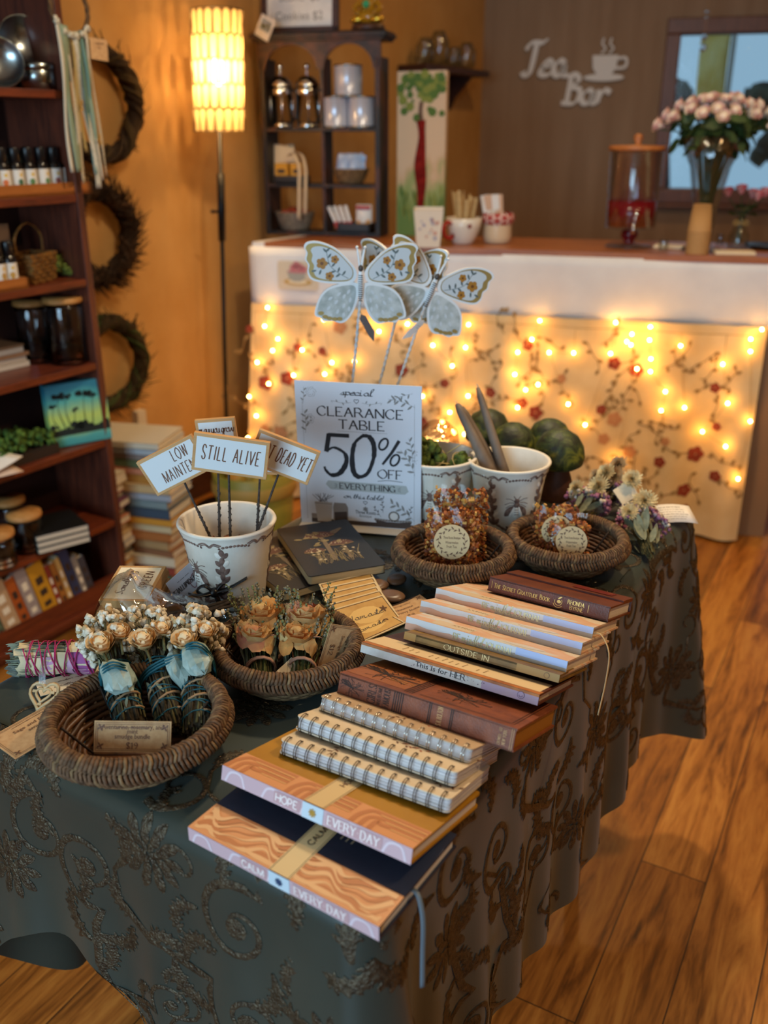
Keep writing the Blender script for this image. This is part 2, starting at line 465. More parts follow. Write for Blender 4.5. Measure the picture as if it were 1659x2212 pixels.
STRAWL = mat('pale_seagrass', '#8a6e4a', .75, var='#5e452b', scale=130, bump=.5, bdist=.002)
WICKER = mat('dark_wicker', '#6a4a2c', .55, var='#3c2717', scale=90, bump=.4)
CERAMIC = mat('cream_ceramic', '#e4ddd0', .42, var='#d8cfbf', scale=25, bump=.08, bscale=300)
RELIEF = mat('relief_brown_wash', '#5f4740', .6, var='#8d7468', scale=140)
RELIEFW = mat('relief_white', '#efe9dd', .45)
CLEAR = film('clear_cellophane', '#fdfdfb', .86, .10, .14)
GLASS = glass('clear_glass')
TWIG = mat('grey_twig', '#4d453f', .8, var='#2f2825', scale=200, bump=.6)
CHROME = mat('polished_chrome', '#d9dde0', .08, 1.0)
TIN = mat('tin', '#9aa09f', .25, 1.0)
CORK = mat('pale_wood_lid', '#c08a4e', .6, var='#a97439', scale=40)
MOSS = mat('green_moss', '#6f7a2a', .95, var='#39461a', scale=110, bump=1, bdist=.006)
WHITE = mat('white_paint', '#e6e3df', .5)
# ---------------------------------------------------------------- the room
def floor_mat():
    k = NT('oak_laminate_planks'); v = k.coord()
    br = k.new('ShaderNodeTexBrick', offset=.37, offset_frequency=2)
    br.inputs['Color1'].default_value = (0, 0, 0, 1); br.inputs['Color2'].default_value = (1, 1, 1, 1); br.inputs['Mortar'].default_value = (.5, .5, .5, 1)
    br.inputs['Scale'].default_value = 1; br.inputs['Mortar Size'].default_value = .0012; br.inputs['Brick Width'].default_value = 1.15; br.inputs['Row Height'].default_value = .128
    k.link(v, br.inputs['Vector'])
    sep = k.new('ShaderNodeVectorMath', operation='MULTIPLY_ADD'); sep.inputs[1].default_value = (.9, 8, 1); k.link(v, sep.inputs[0])
    sc = k.new('ShaderNodeVectorMath', operation='SCALE'); sc.inputs['Scale'].default_value = 7; k.link(br.outputs['Color'], sc.inputs[0]); k.link(sc.outputs[0], sep.inputs[2])
    g = k.noise(sep.outputs[0], 2.6, 6, .6, 1.6); g2 = k.noise(sep.outputs[0], 14, 4, .6, .4)
    ad = k.new('ShaderNodeMath', operation='MULTIPLY_ADD', i_1=.35); k.link(g2, ad.inputs[0]); k.link(g, ad.inputs[2])
    c = k.ramp(ad.outputs[0], [(.42, '#3c230d'), (.56, '#80501c'), (.68, '#a87032'), (.82, '#bd8844')])
    tone = k.ramp(br.outputs['Color'], [(0, '#aa9a80'), (.5, '#fff4de'), (1, '#ceb890')])
    mx = k.new('ShaderNodeMix', data_type='RGBA', blend_type='MULTIPLY'); mx.inputs['Factor'].default_value = .9
    k.link(c, mx.inputs['A']); k.link(tone, mx.inputs['B'])
    m2 = k.new('ShaderNodeMix', data_type='RGBA'); m2.inputs['B'].default_value = rgba('#2a1509'); k.link(mx.outputs['Result'], m2.inputs['A']); k.link(br.outputs['Fac'], m2.inputs['Factor'])
    k.link(m2.outputs['Result'], k.b.inputs['Base Color']); k.b.inputs['Roughness'].default_value = .38
    k.bump(ad.outputs[0], .12, .001); return k.mat
def wall_mat(name, c1, c2, stretch, s=5):
    k = NT(name); v = k.coord(stretch); n = k.noise(v, s, 5, .6); f = k.noise(k.coord((1, 1, 1)), 260, 2)
    k.link(k.ramp(n, [(.35, c1), (.65, c2)]), k.b.inputs['Base Color']); k.b.inputs['Roughness'].default_value = .85
    k.bump(f, .25, .001); return k.mat
FL = MB(); FL.grid(1, 1, lambda a, b: (-7 + 14 * a, -7 + 14 * b, 0), smooth=False)
o = struct(FL.build('floor', floor_mat())); o.rotation_euler = (0, 0, radians(61)); o.location = (.3, 1.6, 0)
CE = 2.6
A0 = LW0 + LD * -5.6; B0 = CORNER
C1 = CORNER + CDIR * 3.2; D0 = Vector((C1.x, A0.y, 0))
WL = wall_mat('ochre_hessian_wall', '#c79a5e', '#b98a4c', (1, 1, .6))
WR = wall_mat('brown_panelled_wall', '#977c62', '#8a6e54', (3, 3, .25), 4)
def wall(name, a, b, m, holes=()):
    """Wall slab between two floor points, its room face on the line, with rectangular window holes (s0, s1, z0, z1)."""
    d = (b - a); L = d.length; mb = MB(); M = frame(a, d, (-d.y, d.x, 0))
    xs = sorted({0, L, *[h[0] for h in holes], *[h[1] for h in holes]}); zs = sorted({0, CE, *[h[2] for h in holes], *[h[3] for h in holes]})
    for i in range(len(xs) - 1):
        for j in range(len(zs) - 1):
            cx, cz = (xs[i] + xs[i + 1]) / 2, (zs[j] + zs[j + 1]) / 2
            if any(h[0] < cx < h[1] and h[2] < cz < h[3] for h in holes): continue
            mb.box((cx, .05, cz), (xs[i + 1] - xs[i], .1, zs[j + 1] - zs[j]))
    o = mb.build(name, m); o.matrix_world = M; return struct(o), M
wall('wall_left', A0, B0, WL)
# window in the far wall, and the big shop window behind the camera
w0 = PRW(1447, 70); w1 = PRW(1447, 395); wx0 = (w0 - CORNER).dot(CDIR)
zb, zt = w1.z - .03, w0.z - .01
_, MR = wall('wall_right', B0, C1, WR, [(wx0 + .06, wx0 + 1.25, zb, zt)])
wall('wall_side', C1, D0, WL)
_, MBK = wall('wall_back', D0, A0, WL, [((D0 - A0).length - 3.6, (D0 - A0).length - 1.2, .7, 2.25)])
cm = MB(); cm.prism([(A0.x, A0.y), (D0.x, D0.y), (C1.x, C1.y), (B0.x, B0.y)][::-1], CE, CE + .1); struct(cm.build('ceiling', mat('ceiling_white', '#d8d2c6', .9)))
FRAMEW = wood('red_brown_frame', '#54301e', '#7a4a30', axis=2)
def window(name, M, x0, x1, z0, z1, fr=.075):
    f = MB(); d = .06
    for (a, b, c, e) in ((x0 - fr, x1 + fr, z1, z1 + fr), (x0 - fr, x1 + fr, z0 - fr, z0), (x0 - fr, x0, z0, z1), (x1, x1 + fr, z0, z1)):
        f.box(((a + b) / 2, .0, (c + e) / 2), (b - a, d, e - c))
    f.box(((x0 + x1) / 2, -.02, z0 - fr - .01), (x1 - x0 + 2 * fr + .06, .12, .02))
    o = struct(f.build(name, FRAMEW, bevel=.006)); o.matrix_world = M
    g = MB(); g.box(((x0 + x1) / 2, .06, (z0 + z1) / 2), (x1 - x0 + .01, .004, z1 - z0 + .01)); g.build('window_pane', film('window_glass', '#ffffff', .95, .02), o)
window('window_1', MR, wx0 + .06, wx0 + 1.25, zb, zt)
LB = (D0 - A0).length
window('window_2', MBK, LB - 3.6, LB - 1.2, .7, 2.25)
# skirting along the left wall
b = MB(); b.box((5.0, -.009, .05), (6.4, .018, .1)); o = struct(b.build('baseboard_left', DARKWOOD)); o.matrix_world = frame(A0, LD, AD)
# beyond the window: trees and an awning, far out of focus
def tree(p, r, h, lab, n=46):
    t = thing('street_tree', lab, 'tree', Vector((p[0], p[1], 0)))
    k = MB(); k.tube([(0, 0, 0), (.05, 0, h * .6), (.02, .05, h)], [.09, .07, .03]); k.build('trunk', mat('bark', '#2b241d', .9, bump=.6), t)
    f = MB()
    for i in range(n): f.ball((U(-r, r), U(-r, r) * .6, h + U(-r, r) * .75), U(.05, .12), 0, None, 7, 5, wob=.25)
    f.build('foliage', mat('dark_foliage', '#2a3128', .9, var='#4a5040', scale=9), t)
q = PRW(1640, 150); tree((q.x * 1.6 + .35, q.y * 1.6), .34, 1.42, 'dark leafy tree outside the window behind the rose vase')
q = PRW(1470, 200); tree((q.x * 1.5 - .12, q.y * 1.5), .12, 1.6, 'narrow dark tree at the left edge of the window view', 30)
q = PRW(1582, 120) * 1.45
a = MB(); a.tube([(0, 0, 0), (0, 0, 2.25)], .02); t = thing('street_banner', 'yellow banner on a pole outside the window', 'banner', Vector((q.x, q.y, 0))); a.build('pole', mat('grey_pole', '#9a958a', .6), t)
a = MB(); a.grid(6, 10, lambda u, w: (-.02 - .22 * u, .03 * sin(6 * u + 3 * w), 1.58 + .6 * w)); a.build('flag', mat('yellow_cloth', '#d9b040', .7, var='#f0d98a', scale=4), t, solid=.004)

# ---------------------------------------------------------------- tea counter
CZ = PC(1100, 541).z; CZ2 = PC(1100, 684).z
CM = frame(C0, CDIR, -CN)
XL = (PC(545, 600) - C0).dot(CDIR); XR = (PC(1642, 800) - C0).dot(CDIR); CD = .40
t = thing('tea_counter', 'white-fronted tea bar counter with a wooden top along the back of the shop', 'counter', CM)
m = MB(); cx = (XL + XR + .12) / 2; cw = XR + .12 - XL
m.prism([(XL + .03, .01), (XR + .1, .01), (XR + .1, CD - .02), (XL + .16, CD - .02)], .001, CZ - .02); m.build('body', mat('counter_carcass', '#8b6f55', .8), t)
m = MB(); m.prism([(XL + .06, -.015), (XR + .12, -.015), (XR + .12, CD), (XL + .19, CD)], CZ - .017, CZ + .005); m.build('worktop', wood('counter_oak', '#8a4a1e', '#b06a30', axis=0, coat=.3), t, bevel=.003)
m = MB()
def fas(a, b): return (XL + cw * a, -.012 - .006 * sin(31 * a) * (1 - b) - .004 * sin(13 * a), CZ2 + (CZ - .012 - CZ2) * b)
m.grid(60, 6, fas); m.build('front_panel', mat('white_cloth_fascia', '#e6e6e8', .8, var='#dadade', scale=6), t, solid=.006)
m = MB(); m.prism([(XL + .012, -.012), (XL + .06, -.012), (XL + .19, CD), (XL + .14, CD)], CZ2, CZ + .004); m.build('end_panel', mat('white_cloth_fascia', '#fff'), t)
# floral skirt
SKW = mat('floral_cotton', '#e2cb9e', .85, var='#d6ba88', scale=8); FRED = mat('print_red', '#96402c', .85, var='#7c3425', scale=60); FBR = mat('print_stem', '#94784c', .9); FPK = mat('print_pink', '#c08a60', .9)
def skm(x, z, h=0):
    f = max(0, 1 - z / CZ2)
    x2 = x + (-.05 * f if x < XL + .1 else 0) * (1 - (x - XL) / .1) if x < XL + .1 else x
    y = -.02 - (.012 + .03 * f) * (.5 + .5 * sin(x * 23 + 1.2 * sin(x * 7))) - .03 * f
    return Vector((x2, y - h, z))
m = MB(); m.grid(150, 14, lambda a, b: skm(XL + (XR - XL) * a, .012 + (CZ2 + .01 - .012) * b))
rs = random.Random(4)
x = XL + .03
while x < XR - .05:
    z = .05 + rs.random() * .08
    while z < CZ2 - .05:
        px, pz = x + rs.uniform(-.035, .035), z + rs.uniform(-.03, .03); k = rs.random()
        pts = [(px, pz)]; an = rs.uniform(0, 6.28)
        for i in range(7): an += rs.uniform(-.7, .7); pts.append((pts[-1][0] + .017 * cos(an), pts[-1][1] + .017 * sin(an)))
        m.strip(spline([(p[0], p[1], 0) for p in pts], 3), .003, lambda a, b, h: skm(a, b, h), 2, .002)
        for p in pts[1::2]: m.leaf2(p[0], p[1], rs.uniform(0, 6.28), .022, .012, lambda a, b, h: skm(a, b, h), 2, .0021)
        if k < .32:
            c = 1 if k < .2 else 3; r = rs.uniform(.012, .024)
            for i in range(5): m.disc2(px + r * .7 * cos(i * 1.26), pz + r * .7 * sin(i * 1.26), r * .6, lambda a, b, h: skm(a, b, h), c, .0024, n=7)
        z += .105
    x += .085
o = m.build('skirt', [SKW, FRED, FBR, FPK]); o.matrix_world = CM
tag(o, 'cream floral fabric skirt hanging along the tea counter front behind the fairy lights', 'curtain')
# teacup sticker on the fascia
q0, q1 = PC(600, 562, .02), PC(688, 628, .02)
w, h = (q1 - q0).length * .83, (q0.z - q1.z)
m = MB(); F = flat(); m.rbox((0, 0, .001), (w, h, .002), .012, 0)
m.disc2(0, -h * .22, w * .36, F, 1, .0025, n=20, ry=h * .13); m.disc2(0, -h * .2, w * .24, F, 2, .0028, n=20, ry=h * .09)
m.blob([(-.26 * w, .14 * h), (.22 * w, .14 * h), (.17 * w, -.12 * h), (.06 * w, -.2 * h), (-.1 * w, -.2 * h), (-.21 * w, -.12 * h)], F, 3, .003)
m.disc2(-.02 * w, .14 * h, w * .24, F, 4, .0032, n=18, ry=h * .05)
for (a, b) in ((-.1, .26), (.06, .3), (.16, .22), (-.02, .36)): m.disc2(a * w, b * h, w * .09, F, 4, .0034, n=9)
o = m.build('teacup_sticker', [mat('sticker_card', '#d9cbb4', .7), mat('saucer_gold', '#c9a25c', .6), CREAM, mat('cup_grey', '#a7a49a', .6), mat('rose_pink', '#c4787c', .6)])
o.matrix_world = frame((q0 + q1) / 2 + CN * .004, CDIR, (0, 0, 1)); tag(o, 'square sticker of a teacup and saucer on the white counter front', 'sticker')

# ---------------------------------------------------------------- string of fairy lights
LT = [(1012,701),(1166,693),(1330,697),(1405,706),(1365,722),(1354,738),(1363,745),(1403,734),(1149,733),(1119,760),(1187,760),(1319,763),(1406,774),(1405,801),(1621,731),(1620,757),(1645,711),(1561,786),(937,744),(1006,750),(979,788),(1113,807),(1163,829),(1136,841),(1012,854),(915,853),(975,886),(1119,878),(1229,868),(1265,913),(1437,842),(1478,876),(1428,882),(1571,868),(1619,905),(1517,930),(1566,958),(1592,1025),(984,930),(1376,796),(579,664),(573,704),(593,755),(604,730),(557,782),(654,755),(638,808),(720,781),(704,806),(770,778),(820,715),(797,701),(542,854),(557,896),(542,941),(585,826),(1005,935),(960,905),(1090,960),(1330,990),(700,690),(880,700),(1240,760),(1470,745)]
t = thing('string_lights', 'warm white fairy light string draped over the floral counter skirt', 'fairy lights', C0)
BULB = glow('warm_bulb', '#ffb04e', 135); WIRE = mat('clear_wire', '#b89a6a', .4)
def skirt_front(u, v):
    q = CM.inverted() @ PC(u, v, .05); q.y = skm(q.x, q.z).y - .028; return CM @ q
pts = [skirt_front(u, v) for (u, v) in LT]
bm = MB(); bm.ball((0, 0, 0), .0048, 0, None, 8, 6); b0 = bm.build('bulb', BULB, t)
for i, p in enumerate(pts):
    o = b0 if i == 0 else b0.copy()
    if i: COL.objects.link(o); o.parent = t
    o.location = p - C0
wm = MB(); cols = {}
for p in pts: cols.setdefault(int((p - C0).dot(CDIR) / .11), []).append(p - C0)
top = []
for k in sorted(cols):
    c = sorted(cols[k], key=lambda p: -p.z); a = Vector((c[0].x, c[0].y, CZ2 - .015)) + CN * .004; top.append(a)
    for i, p in enumerate([a] + c[:-1]):
        q = c[i] if i < len(c) else p; mid = (p + q) / 2 + CN * .008
        wm.tube([p, mid, q], .0012, 5)
wm.tube(spline(top, 6), .0014, 5); wm.build('wire', WIRE, t)
# ---------------------------------------------------------------- bookshelf on the left
F0 = Vector((-0.80, 2.60, 0)); SHN = Vector((0.8542, -0.52, 0))
SHM = frame(F0, -LD, SHN)            # x to the left along the front, y out towards the table, z up
SHI = SHM.inverted(); SW = 1.0; SDP = .25
def SH(u, v, d): return SHI @ PP(u, v, F0 - SHN * d, SHN)     # local point on the plane d behind the front
BZ = [SH(105, 193, 0).z, SH(180, 419, 0).z, SH(202, 601, 0).z, SH(220, 781, 0).z, SH(242, 946, 0).z, SH(253, 1122, 0).z, SH(197, 1318, 0).z]
t = thing('bookshelf', 'tall red mahogany open bookshelf along the left wall full of shop goods', 'bookshelf', SHM)
SHELFM = wood('shelf_mahogany', '#45190c', '#7a3416', axis=0, coat=.2); SHELFV = wood('shelf_mahogany_upright', '#3c1c14', '#6c3420', axis=2, coat=.25)
TOPZ = 1.98
for x in (.011, SW - .011):
    m = MB(); m.box((x, -SDP / 2, TOPZ / 2 + .0), (.022, SDP, TOPZ)); m.build('side_panel', SHELFV, t, bevel=.002)
m = MB(); m.box((SW / 2, -SDP + .004, TOPZ / 2), (SW - .044, .008, TOPZ)); m.build('back_panel', mat('shelf_back', '#26100a', .6, var='#34170e', scale=6), t)
for z in BZ + [TOPZ - .02]:
    m = MB(); m.box((SW / 2, -SDP / 2 + .004, z - .010), (SW - .046, SDP - .012, .020)); m.build('shelf', SHELFM, t, bevel=.002)
m = MB(); m.box((SW / 2, -.03, .05), (SW - .046, .018, .1)); m.build('plinth', SHELFM, t)
LSX = BZ[0], BZ[1], BZ[2]
def on(i, u, d):
    """World matrix on shelf i at picture column u and depth d behind the front (z on the board)."""
    q = None
    for v in range(0, 1500, 1):
        p = SH(u, v, d)
        if p.z <= BZ[i] + .0004: q = p; break
    q.z = BZ[i] + .0005
    return SHM @ T(*q)
LBL = mat('label_white', '#dcd6cc', .6); BLK = mat('black_plastic', '#121214', .35); DGLASS = mat('dark_bottle', '#1a1512', .15)
def bottle(M, lab, cols, grp, s=1.0):
    t = thing('essential_oil_bottle', lab, 'bottle', M @ RZ(U(-.3, .3)) @ SC(s), grp)
    m = MB(); m.lathe([(0, .0), (.0135, .0), (.0145, .002), (.0145, .052), (.012, .058), (.009, .061), (.009, .066), (0, .066)], 16); m.build('glass_body', DGLASS, t)
    m = MB(); m.lathe([(.0149, .006), (.0149, .046)], 20)
    mp = lambda x, y, h: Vector((.0151 * sin(x / .0151), .0151 * cos(x / .0151), y))
    for (c, y, r) in ((1, .036, .0035), (2, .022, .006), (2, .018, .004)): m.disc2(-.002 + .002 * c, y, r, mp, c)
    m.strip([(-.006, .04), (.006, .04)], .0016, mp, 3); m.strip([(-.005, .01), (.006, .01)], .001, mp, 3)
    m.build('label', [LBL, mat('yellow_mark', '#d8b23a'), mat('fruit_' + cols, {'orange': '#d0672a', 'green': '#4c7a3e', 'leaf': '#31603c', 'gold': '#b98a2c', 'berry': '#8c3a30'}[cols]), INKG], t)
    m = MB(); m.lathe([(.0095, .060), (.0115, .061), (.0115, .086), (.0105, .089), (0, .089)], 18); m.build('cap', BLK, t)
# tray with a row of bottles (second shelf)
def tray(M, w, d, h, lab, col, c1='#8a4c1c', c2='#a4622a'):
    m = MB(); e = .006
    m.box((0, 0, .004), (w, d, .008)); m.box((0, d / 2 - e / 2, h / 2), (w, e, h)); m.box((0, -d / 2 + e / 2, h / 2), (w, e, h))
    m.box((w / 2 - e / 2, 0, h / 2), (e, d, h)); m.box((-w / 2 + e / 2, 0, h / 2), (e, d, h))
    o = m.build('wooden_tray', wood(col, c1, c2, axis=0)); o.matrix_world = M; return tag(o, lab, 'tray')
TM = on(1, 60, .045) @ T(-.0, 0, 0)
tw = .40
tray(TM @ T(.02, 0, 0), tw, .078, .030, 'long wooden tray of oil bottles on the second shelf', 'tray_oak')
kinds = ['gold', 'orange', 'leaf', 'green', 'green', 'berry', 'leaf', 'orange', 'gold']
names = ['beside the shelf upright, rightmost of its row', 'second from the right in the tray', 'third from the right in the tray', 'fourth from the right in the tray', 'fifth from the right, green herb on its label', 'sixth from the right, orange fruit on its label', 'at the left picture edge in the tray']
xs = [150, 124, 97, 70, 42, 14, -12]
for i, u in enumerate(xs):
    q = SHI @ on(1, u, .045).translation
    bottle(SHM @ T(q.x, q.y, q.z + .0085), 'small oil bottle with white label ' + names[i], ['leaf', 'berry', 'green', 'green', 'leaf', 'orange', 'gold'][i], 'oil bottles in the long tray', 1.22)
for i, u in enumerate([20, 110]):
    m = MB()
    for k in range(90): m.ball((U(-.1, .1), U(-.02, .02), U(.01, .10)), U(.006, .016), 0, None, 6, 4, wob=.3)
    o = m.build('dried_greenery', mat('black_green_leaves', '#141a14', .9, var='#222a1c', scale=40)); o.matrix_world = on(1, u, .18) @ T(0, 0, .0)
    tag(o, 'dark dried greenery behind the oil bottles, ' + ('left clump' if i == 0 else 'right clump by the ribbon hanging'), 'greenery', kind='stuff')
# tins on the top shelf
def tin(M, r, h, lab, lying=False, lid=True):
    t = thing('round_tin', lab, 'tin', M)
    m = MB(); m.lathe([(0, 0), (r, 0), (r, h), (r - .001, h), (r - .001, .002), (0, .002)], 36); m.build('body', TIN, t)
    if lid:
        m = MB(); m.lathe([(r + .001, h * .72), (r + .0015, h * .72), (r + .002, h - .004), (r - .003, h), (r - .012, h - .002), (0, h - .002)], 36); m.build('lid', TIN, t)
tin(on(0, 84, .06), .043, .062, 'closed silver tin standing under the round lid on the top shelf')
def upright(i, u, d, r, lab, lean=.18, yaw=-.45, h=.03, z=0):
    M = on(i, u, d) @ T(0, 0, z) @ RZ(yaw) @ RX(-pi / 2 + lean) @ T(0, -r - .0, -h / 2); tin(M, r, h, lab, lid=False)
upright(0, 66, .10, .060, 'large round silver tin lid leaning above the closed tin', z=.055, h=.02)
upright(0, 8, .045, .058, 'round silver tin lid standing at the left picture edge', h=.02, lean=.25)
tin(on(0, 30, .17), .045, .11, 'tall silver tin at the back of the top shelf behind the lids')
# third shelf: two bottles in a tray, a cardboard box, split-wood basket, moss
tray(on(2, 0, .04) @ T(.06, 0, 0), .24, .075, .028, 'wooden tray with two bottles on the third shelf', 'tray_oak')
for u, lab in ((28, 'white-labelled bottle at the right end of the tray beside the woven basket'), (3, 'white-labelled bottle at the left picture edge beside the woven basket')):
    q = SHI @ on(2, u, .04).translation; bottle(SHM @ T(q.x, q.y, q.z + .0085), lab, 'gold', 'bottles on the third shelf', 1.22)
m = MB(); m.rbox((0, 0, .075), (.06, .045, .15), .002); o = m.build('cardboard_box', mat('box_card', '#8a6747', .8)); o.matrix_world = on(2, 4, .14); tag(o, 'narrow brown cardboard box behind the two bottles on the third shelf', 'box')
def splint_basket(M, lab):
    t = thing('splint_basket', lab, 'basket', M); m = MB()
    for j in range(7):
        for i in range(4):
            a = (i * pi / 2); n = 6
            for k in range(n):
                w = .118 if i % 2 == 0 else .085; x = (k + .5) / n - .5; off = .002 if (k + j) % 2 else -.001
                g = .85 + .02 * j
                m.box((x * w * g, -((.085 if i % 2 == 0 else .118) / 2 * g + off), .008 + j * .0105), (w / n * g, .003, .009), 0, RZ(a))
    m.box((0, 0, .003), (.1, .072, .006)); m.build('body', mat('splint_wood', '#8a5f26', .7, var='#5f3d18', scale=50), t)
    m = MB(); m.tube(spline([(-.06, 0, .07), (-.056, 0, .12), (0, 0, .15), (.056, 0, .12), (.06, 0, .07)], 8), .004, 8, flat=.5); m.build('handle', mat('splint_wood', '#8a5f26'), t)
splint_basket(on(2, 73, .09) @ RZ(.3), 'small woven splint basket with a hoop handle beside green moss')
def moss(M, n, sx, sy, h, lab, mt=MOSS, name='moss_clump'):
    m = MB()
    for k in range(n):
        x, y = random.gauss(0, .45), random.gauss(0, .45); x, y = max(-1, min(1, x)), max(-1, min(1, y))
        m.ball((x * sx, y * sy, .008 + h * U(.1, 1) * (1 - .6 * (x * x + y * y))), U(.007, .014), 0, None, 7, 5, wob=.35)
    o = m.build(name, mt); o.matrix_world = M; return tag(o, lab, 'moss', kind='stuff')
moss(on(2, 118, .10), 90, .07, .04, .05, 'yellow-green moss heap beside the splint basket on the third shelf')
# fourth shelf: glass jars with lids, magazines
def jar(M, r, h, lab, fill=None, lidm=CORK, grp=None, knob=False):
    t = thing('glass_jar', lab, 'jar', M, grp)
    m = MB(); m.lathe([(0, .0), (r * .95, 0), (r, .004), (r, h - .012), (r * .93, h), (r * .93 - .002, h), (r - .0025, h - .014), (r - .0025, .006), (0, .005)], 32); m.build('glass', GLASS, t)
    m = MB(); m.lathe([(0, h - .008), (r * .9, h - .008), (r * .9, h), (r * 1.02, h), (r * 1.04, h + .004), (r * 1.02, h + .014), (0, h + .015)], 32)
    if knob: m.ball((0, 0, h + .024), .011, 0)
    m.build('lid', lidm, t)
    if fill:
        m = MB(); m.lathe([(0, .007), (r - .004, .007), (r - .004, h * fill[1]), (0, h * fill[1] + .004)], 24); m.build('contents', fill[0], t)
BROWNH = mat('dried_herb', '#4a3a2c', .9, var='#2c221a', scale=90, bump=.8)
jar(on(3, 152, .07), .052, .168, 'large glass jar with wooden lid against the right upright of the fourth shelf', (BROWNH, .18))
jar(on(3, 82, .16), .045, .158, 'glass jar half hidden behind the magazine pile on the fourth shelf', (BROWNH, .25))
def fbook(name, M, w, d, h, c, lab, cat='book', grp=None, pages=PAGES):
    """Simple closed book or magazine: w spine length (x), d depth (y back from spine at y=0), lying flat."""
    t = thing(name, lab, cat, M, grp); k = max(.0012, h * .09)
    m = MB(); m.box((0, d / 2, h - k / 2), (w, d, k)); m.box((0, d / 2, k / 2), (w, d, k)); m.box((0, k / 2, h / 2), (w, k, h - .0002)); m.build('cover', c, t)
    m = MB(); m.box((0, d / 2 - .0015, h / 2), (w - .004, d - .005, h - 2 * k)); m.build('pages', pages, t); return t
zz = 0
q = SHI @ on(3, 40, .03).translation
for i, (c, h) in enumerate((('#c9b9a6', .014), ('#bfae9c', .016), ('#b0805a', .010), ('#cfc0ac', .015), ('#8a6b4e', .007))):
    fbook('magazine', SHM @ T(q.x + .02 + U(-.006, .006) + .014 * (i > 2), q.y - .11, q.z + zz) @ RZ(pi + U(-.05, .05)), .29, .19, h, mat('magazine_cover_%d' % i, c, .5), ['pale magazine at the bottom of the pile on the fourth shelf', 'pale magazine second from bottom in the shelf pile', 'tan magazine in the middle of the shelf pile', 'pale magazine second from top in the shelf pile', 'brown magazine on top of the pile on the fourth shelf'][i], 'magazine', 'magazine pile on the fourth shelf')
    bb = COL.objects[-1]; zz += h + .0003
# fifth shelf: box canvas, moss tray, papers
M = on(4, 170, .045) @ T(0, .02, .003) @ RZ(-.38) @ RX(.06)
cv = thing('canvas_picture', 'turquoise box canvas of silhouetted trees leaning on the fifth shelf', 'picture', M)
k = NT('sunset_canvas'); v = k.coord(); sp = k.new('ShaderNodeSeparateXYZ'); k.link(v, sp.inputs[0])
ad = k.new('ShaderNodeMath', operation='MULTIPLY_ADD', i_1=.35); nz = k.noise(v, 9, 4); k.link(nz, ad.inputs[0])
mu = k.new('ShaderNodeMath', operation='MULTIPLY', i_1=5.2); k.link(sp.outputs[2], mu.inputs[0]); k.link(mu.outputs[0], ad.inputs[2])
k.link(k.ramp(ad.outputs[0], [(.05, '#2f6f78'), (.25, '#4aa0a0'), (.38, '#9cc070'), (.6, '#b4cc6a'), (.85, '#4fa8a4'), (1, '#2d7a92')]), k.b.inputs['Base Color']); k.b.inputs['Roughness'].default_value = .5
w, h = .172, .178
m = MB(); m.box((0, -.018, h / 2), (w, .036, h), 0)
mp = lambda x, y, hh: Vector((x, hh, y))
DKS = mat('silhouette', '#16211f', .7)
m.rect2(-w / 2, .03, w / 2, .048, mp, 1, .0004)
for i in range(24): m.disc2(U(-w / 2, w / 2) * .97, U(.044, .06), U(.004, .011), mp, 1, .0006, n=8)
for (x, y, s) in ((.052, .145, 1), (.032, .138, .7), (-.02, .14, 1.1), (-.045, .135, .6), (.07, .115, .6), (.01, .1, .5)):
    m.strip(spline([(x * .8, .045, 0), (x + .004, y * .7, 0), (x, y, 0)], 4), [.0026] * 4 + [.0014] * 5, mp, 1, .0005)
    for i in range(9): m.disc2(x + U(-.018, .018) * s, y + U(-.004, .006), U(.004, .008) * s, mp, 1, .0007, n=7)
m.build('canvas', [k.mat, DKS], cv)
m = MB(); m.rbox((0, 0, .012), (.24, .13, .024), .02); t = thing('moss_tray', 'dark tray of curly green reindeer moss on the fifth shelf', 'tray', on(4, 40, .09) @ T(.02, 0, 0)); m.build('tray', mat('tray_dark', '#2a1d14', .7), t)
m = MB()
for i in range(330):
    x, y = U(-.11, .11), U(-.055, .055); m.ball((x, y, .03 + U(0, .045) * (1 - abs(x) * 5)), U(.004, .010), 0, None, 6, 4, wob=.6)
o = m.build('moss', mat('reindeer_moss', '#5d7a2c', .95, var='#2e4a1c', scale=60, bump=1), t); o['kind'] = 'stuff'
for i, (a, c) in enumerate(((.1, PAPER), (-.25, mat('paper_pink', '#cdb3a0', .8)))):
    m = MB(); m.grid(8, 1, lambda u, w_: (-.1 + .2 * u, -.07 + .14 * w_, .006 + .02 * u * u * (1 - i)), smooth=True)
    o = m.build('paper_sheet', c, solid=.0006 if i else .003); o.matrix_world = on(4, 15, -.01) @ T(.05, -.06, .003 + .008 * (1 - i)) @ RZ(pi + a); tag(o, ['curling white paper sheet jutting over the fifth shelf edge', 'pale pink paper sheet lying under the white one'][i], 'paper')
